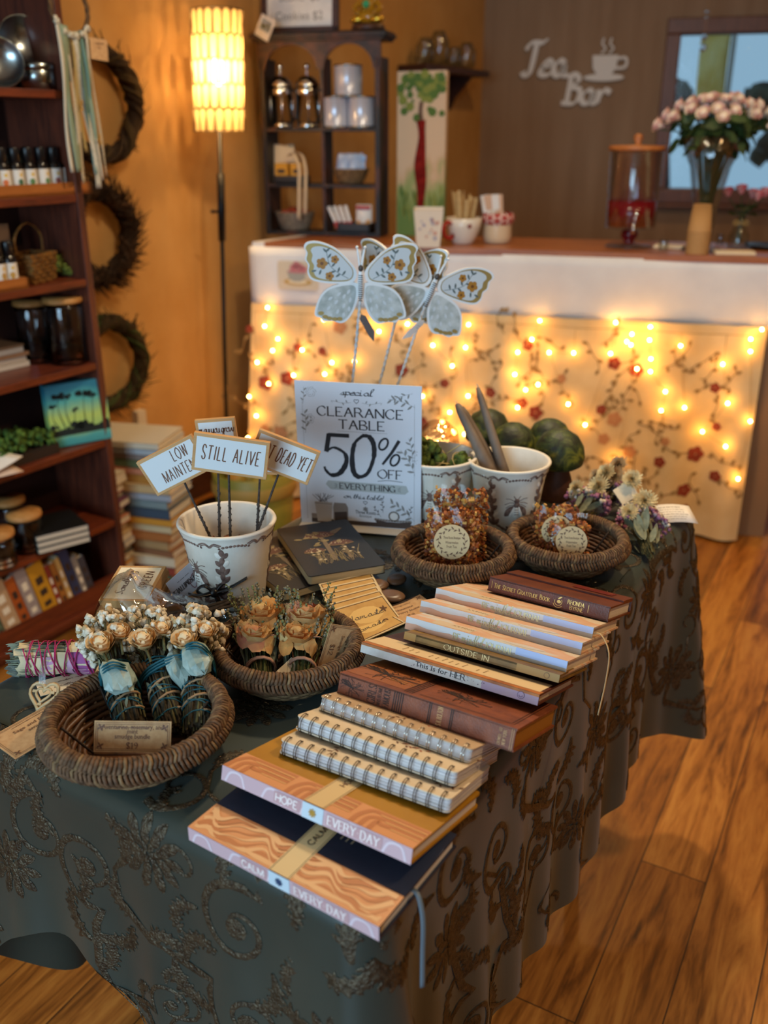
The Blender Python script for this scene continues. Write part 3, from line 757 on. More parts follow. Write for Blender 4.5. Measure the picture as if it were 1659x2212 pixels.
# sixth shelf: jars with wooden lids, three black books
jar(on(5, 63, .05), .046, .098, 'squat glass jar with flat wooden lid next to the black books', (BROWNH, .1), CORK)
jar(on(5, 2, .03), .046, .085, 'squat glass jar with wooden lid at the left picture edge', (mat('pale_beads', '#b9a894', .8, bump=.6), .35), CORK)
jar(on(5, 30, .17), .044, .10, 'glass jar with wooden lid at the back of the sixth shelf', (BROWNH, .2), CORK)
q = on(5, 190, .02)
for i in range(3):
    fbook('black_notebook', q @ T(.10, -.045, .0185 * i) @ RZ(-pi / 2 - .35 + U(-.03, .03)) @ T(-.03, -.08, 0), .145, .15, .018, mat('black_cover', '#101010', .5), ['black notebook at the bottom of the three on the sixth shelf', 'black notebook in the middle of the three on the sixth shelf', 'black notebook on top of the three on the sixth shelf'][i], 'book', 'black notebooks on the sixth shelf', mat('pale_page_edge', '#c9b9a0', .8))
# bottom shelf: leaning paperbacks
bk = [(-8, '#6b7a5a', 0, .17, .012), (14, '#5d6b50', .06, .17, .014), (40, '#b8966e', .12, .205, .034), (70, '#a8521e', .15, .20, .022), (92, '#9b8d86', .17, .215, .026), (122, '#c08a22', .2, .21, .036), (145, '#8c3528', .26, .19, .012), (158, '#a3672a', .28, .19, .014), (172, '#c9a15c', .32, .20, .012), (190, '#2e3a58', .42, .215, .022), (206, '#8d8478', .5, .18, .014), (218, '#3a3a42', .55, .17, .016)]
nm = ['dark green', 'sage green', 'tan wide', 'burnt orange', 'grey', 'mustard yellow', 'dark red', 'orange-brown', 'pale gold', 'navy blue', 'grey-beige', 'charcoal']
gx = SH(-14, 1330, .02).x; lean = .23; fac = (gx - SH(221, 1330, .02).x) * cos(lean) / sum(k[4] for k in bk)
for i, (u, c, _l, hh, th) in enumerate(bk):
    th *= fac * .985; gx -= th / .985 / cos(lean)
    M = SHM @ T(gx, SH(60, 1330, .02).y - .004, BZ[6] + .001 + th * sin(lean)) @ RY(lean)
    t = thing('paperback_book', nm[i] + ' paperback leaning on the bottom shelf, ' + ['partly cut by the picture edge', 'beside the tan one', 'beside the burnt orange one', 'between tan and grey ones', 'between orange and mustard ones', 'widest of the row', 'thin, right of the mustard one', 'right of the dark red one', 'thin, left of the navy one', 'taller than its neighbours', 'slipping behind the navy one', 'last of the row by the upright'][i], 'book', M, 'paperbacks on the bottom shelf')
    m = MB(); m.box((th / 2, -.065, hh / 2), (th, .002, hh)); m.v = []; m.f = []; m.m = []; m.s = []
    m.box((.0008, -.065, hh / 2), (.0016, .13, hh)); m.box((th - .0008, -.065, hh / 2), (.0016, .13, hh)); m.box((th / 2, -.0008, hh / 2), (th, .0016, hh))
    mp = lambda x, y, h: Vector((th / 2 + x, h, y))
    for k in range(3): m.rect2(-th * .22, hh * (.3 + .18 * k), th * .22, hh * (.38 + .2 * k), mp, 1, .0004)
    m.build('cover', [mat('paperback_%d' % i, c, .5), mat('spine_print_%d' % (i % 2), ['#e8dcc0', '#3a2a20'][i % 2], .6)], t)
    m = MB(); m.box((th / 2, -.066, hh / 2), (th - .0034, .126, hh - .006)); m.build('pages', PAGES, t)

# ---------------------------------------------------------------- ribbon hanging on the bookshelf, wreaths on the wall
q = F0 + SHN * .02
HM = frame(PP(150, 20, q, SHN), LD, (0, 0, 1))
t = thing('ribbon_hanging', 'twig ring hung with sage and cream lace ribbons on the bookshelf corner', 'wall hanging', HM)
m = MB(); rr = .058
for k in range(3): m.tube([((rr + .003 * cos(a * 5 + k * 2)) * cos(a), (rr + .003 * cos(a * 5 + k * 2)) * sin(a), .003 * sin(a * 5 + k * 2)) for a in [2 * pi * i / 48 for i in range(48)]], .0036, 6, closed=True)
m.build('twig_ring', mat('vine', '#6a4a26', .8, var='#47301a', scale=90, bump=.5), t)
RIB = [mat('sage_ribbon', '#7f8e76', .7), mat('cream_lace', '#c9c0ac', .85, var='#a9a088', scale=250, bump=.6), mat('teal_ribbon', '#5d7d70', .6), mat('gold_ribbon', '#a8935e', .6), mat('ivory_ribbon', '#c4b9a2', .7)]
spec = [(-.052, 4, .010, .36), (-.036, 0, .024, .34), (-.018, 1, .016, .36), (-.006, 3, .010, .28), (.004, 1, .014, .37), (.014, 0, .012, .33), (.024, 2, .010, .34), (.033, 4, .009, .36), (.042, 1, .011, .36), (.012, 2, .012, .35)]
for i, (x, c, w, l) in enumerate(spec):
    y0 = -sqrt(max(.0001, rr * rr - x * x)); fx = U(-.01, .014) + .018 * (i / 9)
    m = MB(); m.grid(3, 26, lambda a, b: (x + fx * b + (a - .5) * w * (1 + .2 * sin(9 * b + i)) + .004 * sin(5 * b + i), y0 + .008 - l * b, .005 + .004 * sin(7 * b + 2 * i) + .003 * sin(a * 3 + i)), 0)
    m.build('ribbon', RIB[c], t, solid=.0008)
m = MB()
for x in (-.05, -.03, -.012, .006, .026, .044): m.tube(spline([(x - .006, -sqrt(rr * rr - x * x) - .006, .006), (x, -sqrt(rr * rr - x * x) + .002, .009), (x + .006, -sqrt(rr * rr - x * x) - .007, .006)], 4), .0055, 7)
m.build('knots', RIB[1], t)
for (x, y) in ((-.008, -.21), (.038, -.29)):
    m = MB()
    for i in range(4): m.ball((x + U(-.004, .004), y - .006 * i, .014), .0032, 0, None, 8, 6)
    m.build('gold_charm', mat('gold_bead', '#c9963c', .3, .8), t)
m = MB(); F = flat(); m.rbox((0, 0, 0), (.058, .050, .001), .001); letters(m, 'Wrapped with', .006, F, 1, 0, .012, 'script', .14, h=.0012); letters(m, 'love', .006, F, 1, 0, .002, 'script', .14, h=.0012); fine_print(m, -.02, -.008, .02, 2, .005, F)
m.v = [tuple(T(.072, -.085, .012) @ RZ(-.06) @ Vector(p)) for p in m.v]; m.build('kraft_tag', [KRAFT, INKB], t)
def wreath(u, v, r, th, lab, c1, c2, shag, sc=(1, 1)):
    M = frame(PLW(u, v, th + .012), LD, (0, 0, 1)); t = thing('grapevine_wreath', lab, 'wreath', M, 'wreaths on the ochre wall'); m = MB()
    for k in range(16):
        ph = U(0, 6.28); fr = random.choice([3, 4, 5, 7]); o1 = th * U(.2, .9)
        m.tube([((r + o1 * cos(fr * a + ph)) * cos(a) * sc[0], (r + o1 * cos(fr * a + ph)) * sin(a) * sc[1], o1 * sin(fr * a + ph)) for a in [2 * pi * i / 60 for i in range(60)]], U(.004, .008), 6, closed=True, m=k % 2)
    m.tube([(r * cos(a) * sc[0], r * sin(a) * sc[1], 0) for a in [2 * pi * i / 40 for i in range(40)]], th * .72, 8, closed=True)
    for k in range(shag):
        a = U(0, 6.28); q = r + U(-1, 1) * th; z = U(-.4, 1) * th; b = a + U(-.9, .9); l = U(.03, .075)
        p = Vector((q * cos(a) * sc[0], q * sin(a) * sc[1], z)); m.tube([p, p + Vector((l * cos(b) * .6 - l * .5 * sin(a), l * sin(b) * .6 + l * .5 * cos(a), U(-.01, .03)))], [.0025, .0008], 4, m=k % 2)
    m.build('vine_ring', [mat('wreath_%s' % c1, c1, .9, bump=.7), mat('wreath_%s' % c2, c2, .9)], t)
wreath(213, 222, .155, .033, 'smooth wrapped dark vine wreath, topmost of three on the ochre wall', '#2c1d10', '#3d2f16', 60)
wreath(212, 505, .135, .036, 'shaggy twig wreath, middle of three on the ochre wall', '#2a1a0d', '#3a2412', 900)
wreath(240, 785, .140, .034, 'wrapped moss and vine wreath, lowest of three on the ochre wall', '#33260f', '#33401a', 160)
# ---------------------------------------------------------------- floor lamp
LB_ = PLW(489, 900, .2); LT_ = PLW(471, 150, .2)
dirv = (LT_ - LB_); foot = LB_ + dirv * ((.0 - LB_.z) / dirv.z)
t = thing('floor_lamp', 'black floor lamp with a glowing tiered shell shade by the ochre wall', 'floor lamp', frame(foot, Vector((1, 0, 0)), Vector((0, 1, 0))) )
up = dirv.normalized()
def lp(z): return up * (z / up.z)
zs1, zs0 = PLW(471, 22, .2).z, PLW(475, 285, .2).z
m = MB(); m.lathe([(0, 0), (.13, 0), (.13, .012), (.02, .022), (0, .022)], 36); m.build('base', BLACKM, t)
m = MB(); m.tube([lp(.02), lp(zs0 + .02)], .0075, 10); zz = PLW(482, 375, .2).z; z2 = PLW(484, 520, .2).z; m.tube([lp(z2), lp(zz)], .0135, 12); m.build('pole', BLACKM, t)
m = MB(); m.tube([lp(z2 + .1), lp(z2 + .1) + Vector((-.03, 0, 0))], .005, 8); m.ball(lp(z2 + .1) + Vector((-.032, 0, 0)), .007); m.build('switch', BLACKM, t)
k = NT('capiz_shell'); tr = k.new('ShaderNodeBsdfTranslucent'); tr.inputs[0].default_value = rgba('#f3d9a0')
mx = k.new('ShaderNodeMixShader', i_0=.5); k.b.inputs['Base Color'].default_value = rgba('#c99a52'); k.b.inputs['Roughness'].default_value = .4
k.link(k.b.outputs[0], mx.inputs[1]); k.link(tr.outputs[0], mx.inputs[2]); k.link(mx.outputs[0], k.n['Material Output'].inputs[0]); CAPIZ = k.mat
m = MB(); rs_ = .084; nr = 5; hh = (zs1 - zs0) / nr; ns = 18
for r in range(nr):
    for i in range(ns):
        a0 = 2 * pi * (i + .5 * (r % 2)) / ns
        def f(u, w, a0=a0, r=r):
            tw = (1 - .75 * max(0, w - .82) / .18) if w > .82 else .72 + .28 * w / .82
            a = a0 + (u - .5) * 2 * pi / ns * .9 * tw
            return Vector(((rs_ + .003 * w) * cos(a), (rs_ + .003 * w) * sin(a), 0)) + lp(zs0 + hh * (r + 1.0 * w))
        m.grid(2, 7, f, 0)
for r in range(nr + 1): m.tube([Vector(((rs_ + .002) * cos(a), (rs_ + .002) * sin(a), 0)) + lp(zs0 + hh * r + (0 if r else .002)) for a in [2 * pi * i / 40 for i in range(40)]], .0016, 5, closed=True, m=1)
for r in range(nr):
    for i in range(ns):
        a0 = 2 * pi * (i + .5 * (r % 2)) / ns; hw = pi / ns * .93
        m.tube([Vector(((rs_ + .004) * cos(a0 + hw * x), (rs_ + .004) * sin(a0 + hw * x), 0)) + lp(zs0 + hh * (r + y)) for x, y in ((-.72, 0), (-.95, .6), (-.98, .82), (-.7, .94), (0, .99), (.7, .94), (.98, .82), (.95, .6), (.72, 0))], .0011, 4, m=2)
m.build('lamp_shade', [CAPIZ, BLACKM, mat('shell_edge', '#4a2c12', .6)], t)
m = MB(); m.ball(lp((zs0 + zs1) / 2), .028, 0, None, 14, 10, (1, 1, 1.6)); m.build('bulb', glow('lamp_bulb', '#ffd9a0', 12), t)
o = light('lamp_light', 'POINT', foot + lp((zs0 + zs1) / 2), 26, (1.0, .62, .25), .045)

# ---------------------------------------------------------------- arched display shelf on the counter
CTZ = CZ + .0055
AO = PZ(574, 506, CTZ); AM = frame(AO, CDIR, -CN); AI = AM.inverted()
def AS(u, v, d=0): return AI @ PP(u, v, AO - CN * d, CN)
aw = AS(822, 500).x; at = AS(700, 68).z; ad = .13; zsp = AS(630, 150).z; zar = AS(630, 96).z
az = [.008, AS(700, 402).z, AS(700, 280).z]; xm = AS(696, 350).x
DW = mat('distressed_black_wood', '#1c1614', .5, var='#4a2a1e', scale=14, stretch=(1, 1, .4), vr=(.5, .62))
t = thing('arched_display_shelf', 'dark distressed wooden shelf with two arches standing on the left end of the tea counter', 'display shelf', AM)
for (x, n_) in ((.012, 'left'), (xm, 'mid'), (aw - .012, 'right')):
    m = MB(); m.box((x, ad / 2, zsp / 2 + .02), (.02 if n_ != 'mid' else .014, ad if n_ != 'mid' else ad * .8, zsp + .04)); m.build('upright', DW, t, bevel=.003)
for z in az: m = MB(); m.box((aw / 2, ad / 2, z), (aw - .03, ad - .004, .014)); m.build('shelf', DW, t, bevel=.002)
m = MB(); b1 = (xm - .012 - .028); a1c, a1r = (.028 + xm - .014) / 2 , (xm - .014 - .028) / 2; a2c, a2r = (xm + .014 + aw - .028) / 2, (aw - .028 - xm - .014) / 2
poly = [(0, zsp), (0, at - .02), (aw, at - .02), (aw, zsp)] + [(a2c + a2r * cos(q), zsp + (zar - zsp) * sin(q)) for q in [pi * i / 14 for i in range(15)]] + [(a1c + a1r * cos(q), zsp + (zar - zsp) * sin(q)) for q in [pi * i / 14 for i in range(15)]]
m.prism(poly, 0, .016, 0, frame((0, .016, 0), (1, 0, 0), (0, 0, 1))); m.build('arched_apron', mat('worn_brown_wood', '#54301f', .5, var='#241814', scale=16, vr=(.4, .6)), t)
m = MB(); m.box((aw / 2, ad / 2 - .005, at - .012), (aw + .05, ad + .03, .016)); m.box((aw / 2, ad / 2 - .003, at - .024), (aw + .03, ad + .02, .012)); m.box((aw / 2, ad / 2, at - .001), (aw + .036, ad + .02, .006)); m.build('top_moulding', DW, t, bevel=.004)
def onA(u, z, d, s=1.30): p = AS(u, 300, d); return AM @ T(p.x, d, z) @ SC(s)
# frame sign, figurine, tag
t = thing('framed_menu', 'dark framed white price card standing on top of the arched shelf', 'framed sign', onA(655, at + .003, .09) @ RX(-.08))
w, h = .235, .20; m = MB()
for (x, z, a, b) in ((0, .009, w, .018), (0, h - .009, w, .018), (-w / 2 + .009, h / 2, .018, h), (w / 2 - .009, h / 2, .018, h)): m.box((x, 0, z), (a, .018, b))
m.build('frame', DARKWOOD, t, bevel=.002)
m = MB(); mp = lambda x, y, hh: Vector((x, -.002 - hh, y)); m.box((0, 0, h / 2), (w - .03, .004, h - .03)); letters(m, 'Cookies $2', .022, mp, 1, -.002, .036, 'sans', .11, h=.0006); letters(m, 'Scone  $3', .022, mp, 1, 0, .085, 'sans', .11, h=.0006); m.build('card', [PAPER, INKG], t)
t = thing('amber_figurine', 'small glossy amber and gold figurine on a dark round base on the arched shelf', 'figurine', onA(797, at + .003, .06))
m = MB(); m.lathe([(0, 0), (.045, 0), (.048, .006), (.044, .016), (0, .016)], 28); m.build('base', DARKWOOD, t)
AMB = mat('amber_glass', '#c8901c', .12, trans=.4, spec=.8); GLD = mat('gold_leaf', '#d8b040', .22, .9)
m = MB(); m.ball((0, 0, .034), .032, 0, None, 16, 10, (1.2, .9, .62)); m.ball((0, 0, .062), .026, 0, None, 14, 10, (.9, .75, 1.1)); m.ball((0, .0, .098), .015, 0, None, 12, 9)
for s in (-1, 1): m.tube(spline([(.022 * s, 0, .075), (.038 * s, -.008, .055), (.02 * s, -.026, .042)], 5), .007, 8); m.ball((.028 * s, -.014, .028), .017, 1, None, 10, 8, (1.3, .8, .7))
m.build('body', [AMB, GLD], t)
m = MB(); m.ball((0, -.024, .064), .011, 0, None, 8, 6, wob=.1); m.build('green_stone', mat('green_gem', '#2f9a6a', .15), t)
q = AM @ T(AS(572, 60, -.03).x, -.03, AS(572, 60, -.03).z)
t = thing('photo_tag', 'white square card hanging cornerwise from the left top of the arched shelf', 'tag', q @ RY(.5) @ RX(.05))
m = MB(); mp = lambda x, y, hh: Vector((x, -hh, y)); m.box((0, .001, 0), (.058, .002, .075)); m.rect2(-.02, -.012, .022, .028, mp, 1, .0004)
for i in range(6): m.disc2(U(-.014, .016), U(-.008, .022), .006, mp, 2, .0006, n=7)
m.build('card', [PAPER, mat('photo_grey', '#8f9aa6', .5), mat('photo_olive', '#5b5a2a', .6)], t)
m = MB(); m.tube([(0, .001, .037), (.01, .012, .06)], .0008, 5); m.build('string', WIRE, t)
# french presses
def press(M, lab):
    t = thing('french_press', lab, 'french press', M, 'french presses under the left arch'); r = .030
    m = MB(); m.lathe([(0, .004), (r, .004), (r, .105), (r + .004, .112), (r - .001, .112), (r - .002, .008), (0, .008)], 28); m.build('glass_beaker', GLASS, t)
    m = MB(); m.lathe([(0, 0), (r + .004, 0), (r + .005, .004), (r + .004, .012), (r + .001, .013)], 28)
    for a in (.6, 2.2, 3.8, 5.4): m.tube([((r + .002) * cos(a), (r + .002) * sin(a), .005), ((r + .002) * cos(a), (r + .002) * sin(a), .108)], .0035, 6)
    m.lathe([(r + .004, .088), (r + .005, .09), (r + .005, .104), (r + .004, .106)], 28); m.build('metal_frame', CHROME, t)
    m = MB(); m.lathe([(r + .006, .112), (r + .006, .118), (r * .8, .135), (r * .3, .142), (0, .143)], 28); m.tube([(0, 0, .14), (0, 0, .158)], .003, 8); m.ball((0, 0, .164), .0085, 0, None, 14, 10); m.build('lid', CHROME, t)
    m = MB(); m.tube(spline([(r + .003, 0, .1), (r + .024, 0, .098), (r + .026, 0, .06), (r + .02, 0, .025), (r + .003, 0, .02)], 6), .004, 8); m.build('handle', BLK, t)
press(onA(611, az[2] + .0075, .065) @ RZ(-.3), 'chrome french press under the left arch, left of the pair'); press(onA(667, az[2] + .0075, .065) @ RZ(-.3), 'chrome french press under the left arch, right of the pair')
def can(M, lab, r=.041, h=.083):
    t = thing('tea_tin', lab, 'tin', M, 'pale tins under the right arch')
    m = MB(); m.lathe([(0, 0), (r, 0), (r, .003), (r - .001, .004), (r - .001, h - .004), (r, h - .003), (r, h), (r - .003, h), (r - .003, h - .004), (0, h - .004)], 36, ms=[0, 0, 0, 1, 0, 0, 0, 0, 0]); mp = lambda x, y, hh: Vector(((r + hh - .001) * sin(x / r), -(r + hh - .001) * cos(x / r), y))
    for i in range(7): m.strip([(-.024 + U(0, .004), .02 + i * .007), (0, .02 + i * .007), (.024 - U(0, .02), .02 + i * .007)], .0014, mp, 2, .0005)
    m.build('body', [TIN, mat('pale_blue_label', '#c3c8d6', .25, metal=.25), INKG], t)
can(onA(727, az[2] + .0075, .06), 'pale blue tin under the right arch, lower left of three'); can(onA(782, az[2] + .0075, .06), 'pale blue tin under the right arch, lower right of three')
can(onA(754, az[2] + .0076 + .083 * 1.3, .06), 'pale blue tin stacked on top of two others under the right arch')
# middle row
t = thing('linen_bag', 'cream linen bag with long ribbon tie behind the yellow tea boxes', 'bag', onA(632, az[1] + .0075, .09))
m = MB(); m.grid(16, 12, lambda u, w: (-.03 + (.5 + .5 * sin(0)) * 0 + .042 * cos(2 * pi * u) * (1 - .18 * w), .024 * sin(2 * pi * u) * (1 - .5 * w) + .003 * sin(9 * u), .105 * w + .004 * sin(12 * u) * w), closed=True); m.build('body', mat('cream_linen', '#d9c3a2', .9, bump=.3, bscale=200), t)
m = MB()
for (dx, l) in ((.0, -.10), (.02, -.085)): m.tube(spline([(-.01, -.03, .075), (.02 + dx, -.05, .085), (.045 + dx, -.075, .05), (.05 + dx, -.09, l * .0 - .0), (.046 + dx, -.092, l)], 6), .006, 6, flat=.15)
m.build('ribbon', mat('cream_linen', '#fff'), t)
tray(onA(628, az[1] + .0075, .035), .095, .06, .022, 'dark tray holding two yellow tea boxes on the arched shelf', 'tray_black', '#1c1816', '#2c2420')
for i, u in enumerate((610, 644)):
    t = thing('tea_box', 'yellow tea box in the dark tray, ' + ('left one' if i == 0 else 'right one'), 'box', onA(u, az[1] + .0185, .035), 'yellow tea boxes')
    m = MB(); mp = lambda x, y, hh: Vector((x, -.02 - hh, y)); m.box((0, 0, .024), (.04, .04, .048)); m.disc2(0, .026, .014, mp, 1, .0006, n=14, ry=.006); m.build('carton', [mat('yellow_carton', '#c8901c', .5), INK], t)
def coil_basket(M, r0, r1, h, lab, mt, grp=None, name='woven_bowl', fill=None):
    t = thing(name, lab, 'basket', M, grp); m = MB(); n = 9
    m.lathe([(0, .003), (r0, .003)], 24)
    for i in range(n):
        w = i / (n - 1); r = r0 + (r1 - r0) * w ** .8; m.tube([(r * cos(a), r * sin(a), .005 + (h - .01) * w) for a in [2 * pi * q / 28 for q in range(28)]], h / n * .62, 6, closed=True)
    m.build('body', mt, t); return t
coil_basket(onA(757, az[1] + .0075, .06), .034, .052, .045, 'round woven basket of blue packets on the middle right shelf of the arched unit', STRAWL)
PKB = mat('blue_white_packet', '#b9c6dc', .35, var='#7f9cc8', scale=50)
for i, (dx, dy, a) in enumerate(((-.024, -.012, .1), (-.012, .012, -.15), (.008, -.014, .05), (.016, .012, .2), (.03, 0, -.25))):
    m = MB(); m.grid(6, 6, lambda u, w: (-.02 + .04 * u, .007 * sin(pi * u) * sin(pi * w), .062 * w)); m.grid(6, 6, lambda u, w: (-.02 + .04 * u, -.007 * sin(pi * u) * sin(pi * w), .062 * w))
    o = m.build('snack_packet', PKB); o.matrix_world = onA(757, az[1] + .036, .06) @ T(dx, dy, 0) @ RY(a) @ RX(.15 * (1 if dy > 0 else -1)); tag(o, 'blue and white packet standing in the round basket, ' + ['far left', 'back left', 'front middle', 'back right', 'far right leaning out'][i], 'packet', 'blue packets in the basket')
# bottom row
coil_basket(onA(632, az[0] + .0075, .065), .04, .058, .055, 'grey woven bowl of red packets on the bottom left of the arched unit', mat('grey_seagrass', '#8a8072', .8, var='#6a5f50', scale=100, bump=.5))
RPK = mat('red_packet', '#8c2a22', .4, var='#b0503a', scale=50)
for i in range(6):
    m = MB(); m.rbox((0, 0, .003), (.045, .03, .006), .006); o = m.build('red_packet', RPK, bevel=.002); o.matrix_world = onA(632, az[0] + .068, .065) @ RZ(i * 1.05) @ T(.022, 0, .003 + .0035 * (i % 3)) @ RY(.2 * (i % 2)); tag(o, 'red packet lying in the grey bowl, ' + ['right side', 'back right', 'back left', 'left side', 'front left', 'front right'][i], 'packet', 'red packets in the grey bowl')
tray(onA(768, az[0] + .0075, .04), .10, .07, .026, 'dark tray of sweet packets on the bottom right of the arched unit', 'tray_black')
for i in range(4):
    m = MB(); m.rbox((0, 0, .035), (.011, .007, .07), .003, 0); m.box((0, 0, .012), (.0115, .0075, .02), 1); o = m.build('sugar_stick', [PAPER, mat('red_print', '#a8322a', .5)]); o.matrix_world = onA(728 + 10 * i, az[0] + .018, .03 + .012 * (i % 2)) @ RY(-.45 + .05 * i); tag(o, 'white and red paper stick leaning in the dark tray, ' + ['leftmost', 'second from left', 'third from left', 'rightmost'][i], 'packet', 'paper sticks in the dark tray')
t = thing('sweet_bag', 'white and red bag of orange sweets standing at the right of the dark tray', 'bag', onA(785, az[0] + .018, .04))
m = MB()
for s in (-1, 1): m.grid(8, 8, lambda u, w: (-.024 + .048 * u, s * .011 * sin(pi * u) * sin(pi * min(w, .9)), .07 * w))
mp = lambda x, y, hh: Vector((x, -.012 - hh, y)); m.rect2(-.022, .058, .022, .068, mp, 1, 0)
for i in range(9): m.disc2(U(-.017, .017), U(.008, .024), .006, mp, 2, .0006 + .0001 * i, n=8)
m.build('pouch', [PAPER, mat('red_print', '#a8322a'), mat('orange_sweet', '#c98a2c', .5)], t)

# ---------------------------------------------------------------- canvas painting leaning behind
pq = [PZ(866, 515, CTZ)]; pq0 = PZ(872, 516, CTZ) - CN * .12
PM = frame(pq0, CDIR, -CN); PI_ = PM.inverted()
def PA(u, v, d=0): return PI_ @ PP(u, v, pq0 - CN * d, CN)
pw = PA(960, 300).x - PA(856, 300).x; ph = PA(900, 152).z; px0 = PA(858, 330).x
t = thing('canvas_painting', 'tall narrow canvas painting of a red trunk and green crown leaning on the counter', 'painting', PM @ T(px0 + pw / 2, 0, .001) @ RX(-.05) @ RY(-.012))
k = NT('painted_canvas'); v = k.coord(); sp = k.new('ShaderNodeSeparateXYZ'); k.link(v, sp.inputs[0]); n = k.noise(k.coord((1, 1, .5)), 12, 5); ma = k.new('ShaderNodeMath', operation='MULTIPLY_ADD', i_1=.9); k.link(n, ma.inputs[0])
mu = k.new('ShaderNodeMath', operation='MULTIPLY', i_1=1.15 / ph); k.link(sp.outputs[2], mu.inputs[0]); k.link(mu.outputs[0], ma.inputs[2])
k.link(k.ramp(ma.outputs[0], [(.55, '#5f7a34'), (.80, '#8f9a5a'), (.93, '#c9a882'), (1.0, '#d2b595')]), k.b.inputs['Base Color']); k.b.inputs['Roughness'].default_value = .7; k.bump(k.noise(k.coord(), 60, 3), .4, .002)
m = MB(); m.box((0, .02, ph / 2), (pw, .04, ph), 0); m.box((-pw / 2 - .0008, .02, ph / 2), (.0015, .038, ph - .001), 3)
mp = lambda x, y, hh: Vector((x, -hh, y))
rs = random.Random(11)
for i in range(90):
    x, y = rs.gauss(0, .28) * pw, ph * (.99 - abs(rs.gauss(0, .10)))
    if abs(x) < pw * .47 and y < ph * .985: m.disc2(x, y, rs.uniform(.006, .018), mp, 1 if i % 3 else 4, .0006 + .00004 * i, n=8)
for i in range(40): m.leaf2(rs.uniform(-.45, .45) * pw, rs.uniform(.0, .25) * ph, 1.57 + rs.uniform(-.3, .3), .05, .008, mp, 1 if i % 2 else 4, .0008)
m.strip(spline([(.0, ph * .82, 0), (-.003, ph * .76, 0), (.003, ph * .7, 0)], 5), [.014] * 11, mp, 5, .005)
pts = spline([(.0, ph * .71, 0), (.004, ph * .6, 0), (-.002, ph * .45, 0), (.004, ph * .3, 0), (0, ph * .14, 0), (.003, ph * .02, 0)], 6)
m.strip(pts, [.036 - .01 * sin(i * .35) for i in range(len(pts))], mp, 2, .0055, .002)
m.build('canvas', [k.mat, mat('paint_green', '#4c6a24', .7), mat('paint_red', '#5e0c0a', .85, spec=.15, var='#86201a', scale=60), mat('canvas_edge', '#b79a6e', .8), mat('paint_olive', '#7c8434', .7), mat('paint_brown', '#5a3a2a', .7)], t)

# ---------------------------------------------------------------- things on the tea counter
def onC(u, v, dz=0): p = PZ(u, v, CTZ); return frame(p, CDIR, -CN) @ T(0, 0, .0005 + dz)
t = thing('paper_packet', 'tall white printed paper packet open at the top beside the dotted cup', 'packet', onC(925, 533) @ RZ(.2))
m = MB(); q = [(-.052, -.03), (.052, -.03), (.052, .03), (-.052, .03)]
hgt = .125; vs = [(x * .78, y * .9, 0) for x, y in q] + [(x, y, hgt + (.008 if y > 0 else 0)) for x, y in q] + [(x * .94, y * .9, hgt) for x, y in q] + [(x * .8, y * .7, hgt * .55) for x, y in q]
m.add(vs, [(3, 2, 1, 0), (12, 13, 14, 15)] + [f for i in range(4) for j in [(i + 1) % 4] for f in ((i, j, 4 + j, 4 + i), (4 + i, 4 + j, 8 + j, 8 + i), (8 + i, 8 + j, 12 + j, 12 + i))])
mp = lambda x, y, hh: Vector((x, -.0285 - .003 * y / hgt - hh, y))
for i in range(14): m.disc2(U(-.034, .034), U(.02, .1), U(.003, .007), mp, 1 + i % 2, .0012, n=7)
m.build('bag', [mat('packet_paper', '#d9cdbd', .7), mat('packet_rose', '#c28a7c', .7), mat('packet_lilac', '#9c97ac', .7)], t)
CUPM = onC(1000, 526) @ SC(1.28); CR = .052
t = thing('dotted_cup', 'white cup with red dots and a red handle holding wooden stirrers', 'cup', CUPM)
RDOT = mat('red_glaze', '#a32a24', .25); WGL = mat('white_glaze', '#ddd6ca', .2)
prof = [(0, .0), (.028, 0), (.031, .004), (.040, .02), (.048, .045), (CR, .07), (CR - .003, .071), (.046, .05), (.036, .02), (0, .012)]
m = MB(); m.lathe(prof, 36)
def cupmp(x, y, hh):
    r = .031 + (CR - .031) * min(1, (max(0, y - .004) / .066)) ** .48 + .0010 + hh; return Vector((r * sin(x / .05), -r * cos(x / .05), y))
for i in range(12): m.disc2((i + .5) * pi * .1 / 12 * 2 - .157, .025 + (.026 if i % 2 else 0), .0062, cupmp, 1, n=12)
m.build('bowl', [WGL, RDOT], t)
m = MB(RZ(.75)); m.tube(spline([(-.048, -.01, .058), (-.068, -.016, .06), (-.078, -.018, .042), (-.068, -.016, .022), (-.044, -.01, .018)], 6), .006, 8); m.build('handle', RDOT, t)
STK = mat('birch_stick', '#cdb07c', .7, var='#b5935e', scale=60)
for i in range(14):
    a = i * 2.4; r = .012 + .0018 * i; l = .105 + .03 * ((i * 7) % 5) / 5
    m = MB(); m.rbox((0, 0, l / 2), (.009, .002, l), .001); o = m.build('wooden_stirrer', STK); tl = .10 + .012 * (i % 7)
    o.matrix_world = CUPM @ T(r * .5 * cos(a), r * .5 * sin(a), .016) @ Matrix.Rotation(tl, 4, Vector((-sin(a), cos(a), 0))) @ RZ(a * 1.7); tag(o, 'flat wooden stirrer standing in the red dotted cup', 'stirrer', 'wooden stirrers in the dotted cup')
JM = onC(1074, 524) @ SC(1.32)
t = thing('gingham_lid_jar', 'cream jar with red gingham trim round its rim holding sugar packets', 'jar', JM)
m = MB(); m.lathe([(0, 0), (.034, 0), (.037, .004), (.039, .02), (.038, .05), (.038, .056), (.034, .056), (.034, .008), (0, .007)], 32); m.build('body', mat('cream_glaze', '#d5bfa0', .3), t)
m = MB(); GH = mat('red_gingham', '#a82c28', .7); GW = mat('gingham_white', '#e2cfc4', .8)
